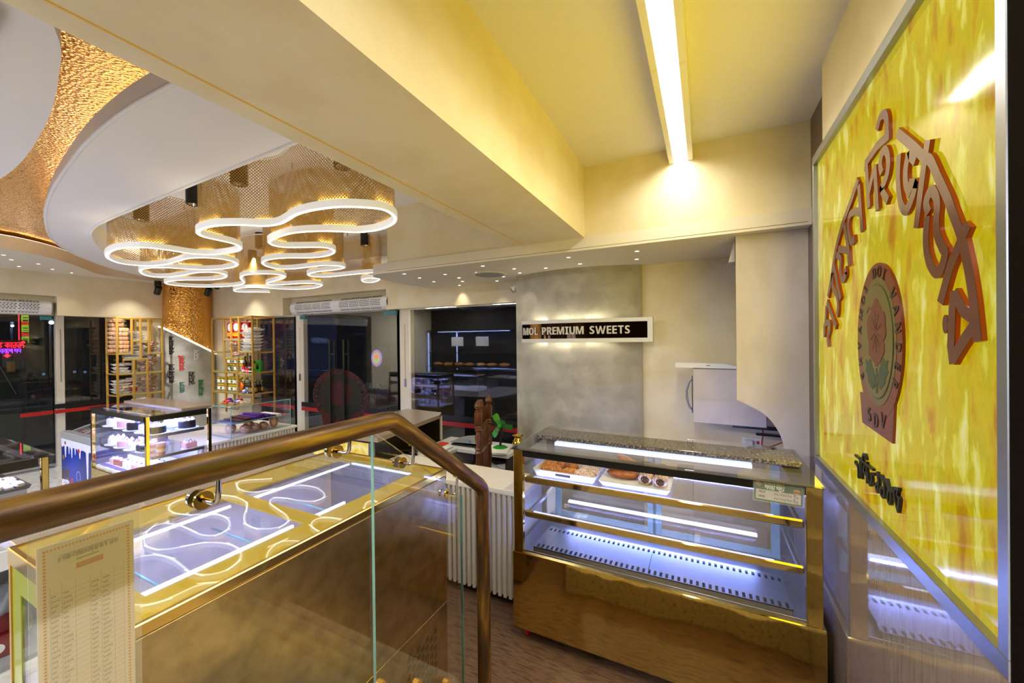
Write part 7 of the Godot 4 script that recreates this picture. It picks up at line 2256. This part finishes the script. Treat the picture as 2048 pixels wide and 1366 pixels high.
func air_curtain(label: String, xf: Transform3D, w: float) -> void:
	var t := thing("air_curtain", label, "air curtain")
	t.transform = xf
	var prof := poly([Vector2(0, 0.0), Vector2(0.10, 0.0), Vector2(0.15, 0.045), Vector2(0.17, 0.11), Vector2(0.155, 0.17), Vector2(0.11, 0.205), Vector2(0, 0.205)])
	var sp := []
	for q in prof:
		sp.append(q)
	obj("body", MB.new().prism(PackedVector2Array(sp), V(-w / 2, 0, 0), V(0, 0, 1), V(0, 1, 0), -w), M.white_plastic, t)
	# grille: rows of slots in five panels each side of the middle
	var per := 4
	var halfw := w / 2 - 0.12
	var sm := MB.new()
	for side in [-1, 1]:
		for p in per:
			for r in 8:
				var f := r / 7.0
				var a := lerpf(0.02, 0.19, f)
				var z := 0.152 + 0.019 * sin(PI * f)
				for c in 6:
					var x: float = side * (0.10 + (halfw - 0.10) * (p + (c + 0.5 + (0.25 if r % 2 else -0.1)) / 6.4) / per)
					sm.box(V(x - 0.011, a, z - 0.02 - 0.03 * absf(f - 0.5)), V(x + 0.011, a + 0.012, z - 0.001 - 0.06 * pow(absf(f - 0.5), 2.0)))
	obj("grille", sm, pm("grille_grey", Color(0.33, 0.33, 0.34), 0.6) if not M.has("grille_grey") else M.grille_grey, t).set_meta("kind", "stuff")
	for side in [-1, 1]:
		obj("end_cap", MB.new().prism(prof, V(side * w / 2 - (0.012 if side > 0 else 0.0), 0, 0), V(0, 0, 1), V(0, 1, 0), -0.012), M.white_gloss, t)

func cyl_spot(label: String, x: float, z: float, glow := true) -> void:
	var t := thing("cylinder_downlight", label, "downlight", V(x, 3.345, z), 0.0)
	obj("body", MB.new().lathe([Vector2(0.048, -0.19), Vector2(0.055, -0.195), Vector2(0.058, -0.19), Vector2(0.058, 0.0), Vector2(0.001, 0.0)], Vector3.ZERO, 24), M.black, t)
	obj("reflector", MB.new().lathe([Vector2(0.025, -0.14), Vector2(0.048, -0.19)], Vector3.ZERO, 24), M.chrome, t)
	obj("lamp", MB.new().lathe([Vector2(0.001, -0.145), Vector2(0.026, -0.145), Vector2(0.026, -0.14), Vector2(0.001, -0.14)], Vector3.ZERO, 16), M.pin, t)
	if glow:
		spot(V(x, 3.345 - 0.15, z), V(x, 0, z), WARM, 0.35, 48, 0.03)

func fittings() -> void:
	air_curtain("white air curtain unit with grey grilles over the closed rear doors", Transform3D(Basis(), V(-5.28, 2.425, -4.45)), 2.22)
	air_curtain("white air curtain unit with grey grilles over the door in the left wall", Transform3D(Basis(Vector3.UP, PI / 2), V(-9.35, 2.425, -1.15)), 2.22)
	# cylinder lights in the recess
	var k := 0
	for p in [[-3.16, -1.73], [-4.90, -1.79], [-3.96, -1.80], [-2.23, -1.89], [-3.80, -3.55], [-5.07, -3.02], [-6.13, -3.53]]:
		k += 1
		cyl_spot(["black cylinder downlight inside the largest loop of the ribbon pendant", "black cylinder downlight inside the left loop of the ribbon pendant", "black cylinder downlight in the open between the two near loops of the ribbon", "black cylinder downlight behind the right loop, next to the plaster beam", "black cylinder downlight inside the far right loop over the rear doors", "black cylinder downlight above the middle of the ribbon pendant", "black cylinder downlight above the far end of the ribbon pendant"][k - 1], p[0], p[1])
	# pin lights in the right soffit
	var names := [
		"pin light in the low soffit, leftmost near the rounded end", "pin light in the low soffit, second row from the rounded end", "pin light in the low soffit, third from the rounded end towards the glass", "pin light in the low soffit left of the round speaker, front one", "pin light in the low soffit left of the speaker, second one", "pin light in the low soffit left of the speaker, third one",
		"pin light in the low soffit, nearest the rear glass", "pin light in the low soffit touching the left rim of the speaker", "pin light in the low soffit just in front of the speaker", "pin light in the low soffit right of the speaker, front one", "pin light in the low soffit right of the speaker, rear one", "pin light in the low soffit between speaker and camera, front", "pin light in the low soffit between speaker and camera, rear", "pin light in the low soffit in front of the security camera", "pin light in the low soffit above the grey panel, front one", "pin light in the low soffit above the grey panel, rear one", "rear pin light of the pair near the right end of the low soffit", "front pin light of the pair near the right end of the low soffit"]
	var at := [[-2.873, -3.213], [-2.908, -3.502], [-2.947, -3.813], [-2.52, -3.458], [-2.517, -3.721], [-2.634, -3.969], [-2.856, -4.23], [-2.155, -3.524], [-1.921, -3.249], [-2.04, -3.91], [-2.257, -4.153], [-1.717, -3.526], [-1.775, -3.782], [-1.427, -3.654], [-1.065, -3.278], [-1.06, -3.612], [-0.546, -3.657], [-0.494, -3.325]]
	var pin: Node3D
	for i in at.size():
		var p := V(at[i][0], 2.67, at[i][1])
		pin = pin_light(names[i], p) if i == 0 else dup(pin, p, 0.0, names[i])
		if i % 2 == 0:
			spot(p + V(0, -0.012, 0), p + V(0, -1, 0), WARM, 0.10, 42, 0.02)
	at = [[-7.84, -1.53], [-8.19, -1.66], [-8.80, -1.85], [-8.31, -1.92], [-8.72, -2.15], [-8.92, -2.40]]
	for i in at.size():
		var p := V(at[i][0], 3.08, at[i][1])
		dup(pin, p, 0.0, ["pin light in the curved left soffit, nearest the left edge of the picture", "pin light in the curved left soffit, second from the gold field", "pin light in the curved left soffit, closest to the left wall", "pin light in the curved left soffit, middle of the group", "pin light in the curved left soffit, second last towards the column", "pin light in the curved left soffit, last one towards the column"][i])
		spot(p + V(0, -0.012, 0), p + V(0, -1, 0), WARM, 0.16, 42, 0.02)
	# added spots without fixtures, brightening the gold shelves and the glass box
	spot(V(-8.75, 3.03, -3.16), V(-9.15, 2.0, -3.16), WHITE, 0.4, 38, 0.03)
	spot(V(-7.4, 3.03, -3.85), V(-7.4, 2.0, -4.25), WHITE, 0.5, 38, 0.03)
	spot(V(-8.2, 3.0, -2.6), V(-8.9, 1.5, -3.2), WHITE, 2.6, 30, 0.03)
	spot(V(-6.9, 3.0, -3.2), V(-7.4, 1.4, -4.0), WHITE, 2.6, 30, 0.03)
	spot(V(-5.0, 3.0, -2.9), V(-5.5, 0.9, -3.2), WHITE, 3.0, 30, 0.03)
	# track spots beside the column
	for p in [[-8.85, -3.45, "black adjustable track spot left of the gold column"], [-8.35, -4.0, "black adjustable spot right of the gold column, next to the dome camera"]]:
		var t := thing("track_spot", p[2], "spotlight", V(p[0], 3.08, p[1]))
		obj("mount", MB.new().lathe([Vector2(0.001, -0.1), Vector2(0.05, -0.1), Vector2(0.05, 0.0), Vector2(0.001, 0.0)], Vector3.ZERO, 20), M.black, t)
		var h := MB.new()
		h.xf = Transform3D(Basis(V(0, 0, 1), -0.6), V(0, -0.16, 0))
		h.lathe([Vector2(0.001, -0.085), Vector2(0.042, -0.085), Vector2(0.05, -0.075), Vector2(0.05, 0.06), Vector2(0.001, 0.06)], Vector3.ZERO, 20)
		obj("head", h, M.black, t)
	var dc := thing("dome_camera", "small black dome camera on a white base right of the gold column", "camera", V(-8.25, 3.08, -4.12))
	obj("base", MB.new().lathe([Vector2(0.001, -0.05), Vector2(0.06, -0.05), Vector2(0.065, 0.0), Vector2(0.001, 0)], Vector3.ZERO, 20), M.white_plastic, dc)
	obj("eye", MB.new().blob(V(0, -0.07, 0.02), V(0.05, 0.05, 0.05), 1, 0.0), M.black, dc)
	# bullet camera under the soffit
	var c := thing("security_camera", "white bullet security camera hanging under the low soffit left of the grey panel", "camera", V(-1.90, 2.67, -4.02))
	obj("base", MB.new().lathe([Vector2(0.001, -0.025), Vector2(0.045, -0.022), Vector2(0.05, 0.0), Vector2(0.001, 0)], Vector3.ZERO, 20), M.white_plastic, c)
	obj("arm", MB.new().tube([V(0, -0.02, 0), V(-0.01, -0.06, 0), V(-0.02, -0.10, 0.01)], 0.014, 10), M.white_plastic, c)
	var dir := V(-0.72, -0.55, 0.42).normalized()
	var o := V(-0.02, -0.115, 0.01)
	obj("body", MB.new().tube([o - dir * 0.06, o - dir * 0.05, o + dir * 0.06, o + dir * 0.07], [0.02, 0.034, 0.038, 0.038], 20), M.white_plastic, c)
	obj("lens", MB.new().tube([o + dir * 0.062, o + dir * 0.072], 0.033, 20), M.black, c)
	# round ceiling speaker
	var sp := thing("ceiling_speaker", "round flush ceiling speaker in the low soffit", "speaker", V(-2.09, 2.67, -3.685))
	obj("rim", MB.new().lathe([Vector2(0.001, -0.012), Vector2(0.17, -0.012), Vector2(0.185, -0.006), Vector2(0.185, 0.0), Vector2(0.001, 0.0)], Vector3.ZERO, 36), M.off_white, sp)
	obj("grille", MB.new().lathe([Vector2(0.001, -0.0135), Vector2(0.155, -0.0135), Vector2(0.157, -0.011), Vector2(0.001, -0.011)], Vector3.ZERO, 36), M.grey_plastic, sp)
	# rounded device at the top left corner
	var ap := thing("ceiling_device", "cream rounded flat device with a black rim on the ceiling at the top left corner", "ceiling device", V(-2.36, 3.08, -0.16))
	var sq := []
	for i in 40:
		var a := TAU * i / 40
		sq.append(Vector2(signf(cos(a)) * pow(absf(cos(a)), 0.35) * 0.32, signf(sin(a)) * pow(absf(sin(a)), 0.35) * 0.26))
	var big := slab(sq, -0.045, 0.0, true)
	obj("rim", big, M.black, ap)
	var sq2 := []
	for p in sq:
		sq2.append(p * 0.955)
	obj("face", slab(sq2, -0.06, -0.045, true), M.off_white, ap)
	column()

func pin_light(label: String, at: Vector3) -> Node3D:
	var t := thing("pin_light", label, "pin light", at, 0.0, "pin lights in the soffits")
	obj("ring", MB.new().lathe([Vector2(0.017, -0.003), Vector2(0.021, -0.003), Vector2(0.022, 0.0), Vector2(0.017, 0.0)], Vector3.ZERO, 16), M.white_plastic, t)
	obj("lens", MB.new().lathe([Vector2(0.001, -0.0035), Vector2(0.017, -0.0035), Vector2(0.017, 0.0), Vector2(0.001, 0.0)], Vector3.ZERO, 16), M.pin, t)
	return t

func column() -> void:
	var cc := V(-9.066, 0, -4.002)
	var col := thing("gold_column", "round column clad in hammered gold sheet in the far left corner", "column", cc)
	obj("shaft", MB.new().lathe([Vector2(0.38, 0), Vector2(0.38, 3.08)], Vector3.ZERO, 48), M.hammered_column, col)
	obj("collar", MB.new().lathe([Vector2(0.38, 3.07), Vector2(0.386, 3.07), Vector2(0.386, 3.08), Vector2(0.38, 3.08)], Vector3.ZERO, 48), M.gold_trim, col)
	# grey wave panel wrapped round its lower part, words cut out of card on it
	var t := thing("wave_panel", "grey plaster panel with a sweeping lit edge and vertical Bengali words round the column", "wall panel", cc)
	var fr := [[], [], [], []]
	var edge := []
	for i in 41:
		var f := i / 40.0
		# azimuth of the visible half, left tangent to right tangent
		var a := deg_to_rad(lerpf(113.0, -65.0, f))
		var s := f
		var y := 2.27 - 0.10 * s - 0.44 * smoothstep(0.08, 0.95, s)
		var d := V(cos(a), 0, sin(a))
		fr[0].append(d * 0.40 + V(0, 0.0, 0))
		fr[1].append(d * 0.40 + V(0, y, 0))
		fr[2].append(d * 0.42 + V(0, 0.0, 0))
		fr[3].append(d * 0.42 + V(0, y, 0))
		edge.append(d * 0.432 + V(0, y, 0))
	var m := MB.new()
	m.grid([fr[3], fr[2]])
	m.grid([fr[1], fr[3]])
	obj("face", m, M.grey_plaster, t)
	obj("lit_edge", MB.new().tube(edge, 0.02, 8), em("wave_glow", Color(1.0, 0.97, 0.9), 0.35), t)
	for i in [8, 20, 32]:
		var p: Vector3 = edge[i]
		omni(cc + V(p.x * 1.08, p.y + 0.03, p.z * 1.08), WARM, 0.0015, 0.01)
	# words: [azimuth fraction, base y, word, colour, height]
	var words := [
		[0.33, 1.75, "po aa ro aa so no do sho", M.black, 0.073], [0.33, 1.215, "ko aa to aa ro w bho go", M.black, 0.08], [0.45, 1.44, "ro so mo aa lo aa i", M.red, 0.072], [0.445, 1.03, "ro aa jo bho go", pm("card_teal", Color(0.08, 0.42, 0.34), 0.5), 0.065],
		[0.56, 1.17, "cho mo cho mo", M.black, 0.083], [0.615, 1.63, "so no do sho", M.white_paint, 0.069], [0.667, 0.94, "ko aa cho aa go lo aa", pm("card_green", Color(0.02, 0.40, 0.17), 0.5), 0.082],
	]
	for w in words:
		var a := deg_to_rad(lerpf(113.0, -65.0, w[0]))
		var d := V(cos(a), 0, sin(a))
		var side := V(-d.z, 0, d.x)   # towards the left of a viewer
		var o := obj("vertical_word", bn_mesh(w[2], w[4], w[4] * 0.13, Vector3.ZERO, Vector3.UP, side, 0.006), w[3], t)
		o.position = d * 0.421 + V(0, w[1], 0)

func back_room() -> void:
	# behind the camera: only seen in the glass and the mirrors
	var t := thing("wall_showcase", "tall dark wall showcase with cool white light lines, reflected in the rear glass", "showcase", V(0, 0, 2.96))
	obj("back", MB.new().box(V(-9.1, 0.1, -0.06), V(-5.6, 2.35, 0)), M.dark_brown, t)
	for y in [0.5, 1.0, 1.5, 2.3]:
		obj("shelf", MB.new().box(V(-9.1, y, -0.36), V(-5.6, y + 0.03, -0.06)), M.dark_brown, t)
	var blue := em("led_blue", Color(0.45, 0.62, 1.0), 3.5)
	obj("led_line", MB.new().box(V(-8.6, 2.24, -0.36), V(-5.7, 2.27, -0.34)), blue, t)
	obj("led_line", MB.new().box(V(-9.05, 0.6, -0.36), V(-9.0, 2.24, -0.34)), blue, t)
	obj("led_line", MB.new().box(V(-7.8, 1.2, -0.36), V(-7.76, 2.24, -0.34)), blue, t)
	for q in [[-8.0, 1.75], [-7.0, 1.75]]:
		obj("notice", MB.new().box(V(q[0], q[1], -0.365), V(q[0] + 0.5, q[1] + 0.32, -0.362)), M.paper, t)
	for x in 7:
		obj("goods", MB.new().blob(V(-8.7 + x * 0.45, 1.1, -0.2), V(0.18, 0.08, 0.1), x, 0.2), M.toast_block, t)
	area(V(-7.2, 2.2, 2.55), V(0, -1, 0.3), Vector3.RIGHT, 2.8, 0.03, Color(0.5, 0.65, 1.0), 0.8)
	var c := make_case("chilled_case", "low chilled display case behind the viewer, reflected in the rear glass", V(-8.0, 0, 0.35), V(-5.75, 0.95, 1.0), 0.0, [])
	obj("led_line", MB.new().box(V(-7.9, 0.96, 0.33), V(-5.85, 0.985, 0.345)), blue, c)
	var lit := thing("wall_emblem", "lit signboard behind the viewer", "sign", V(-3.4, 2.0, 2.98))
	obj("panel", MB.new().box(V(-0.8, -0.25, -0.03), V(0.8, 0.25, 0)), M.black, lit)
	obj("lettering", bn_mesh("mo i sto i w bho aa ndo aa ro", 0.2, 0.03, V(0.72, -0.1, -0.031), Vector3.LEFT, Vector3.UP, 0.01), blue, lit)
	# bodies of the added fill panels, made up for the room light
	for x in [-2.6, -5.2, -7.8]:
		var p := thing("added_fill_panel", "added unseen fill light panel behind the viewer", "ceiling light", V(x, 3.06, 1.5), 0.0, "added fill panels behind the viewer")
		obj("frame", MB.new().box(V(-0.63, 0, -0.33), V(0.63, 0.02, 0.33), 0.004), M.white_paint, p)
		obj("diffuser", MB.new().box(V(-0.6, -0.004, -0.3), V(0.6, 0, 0.3)), M.led, p)
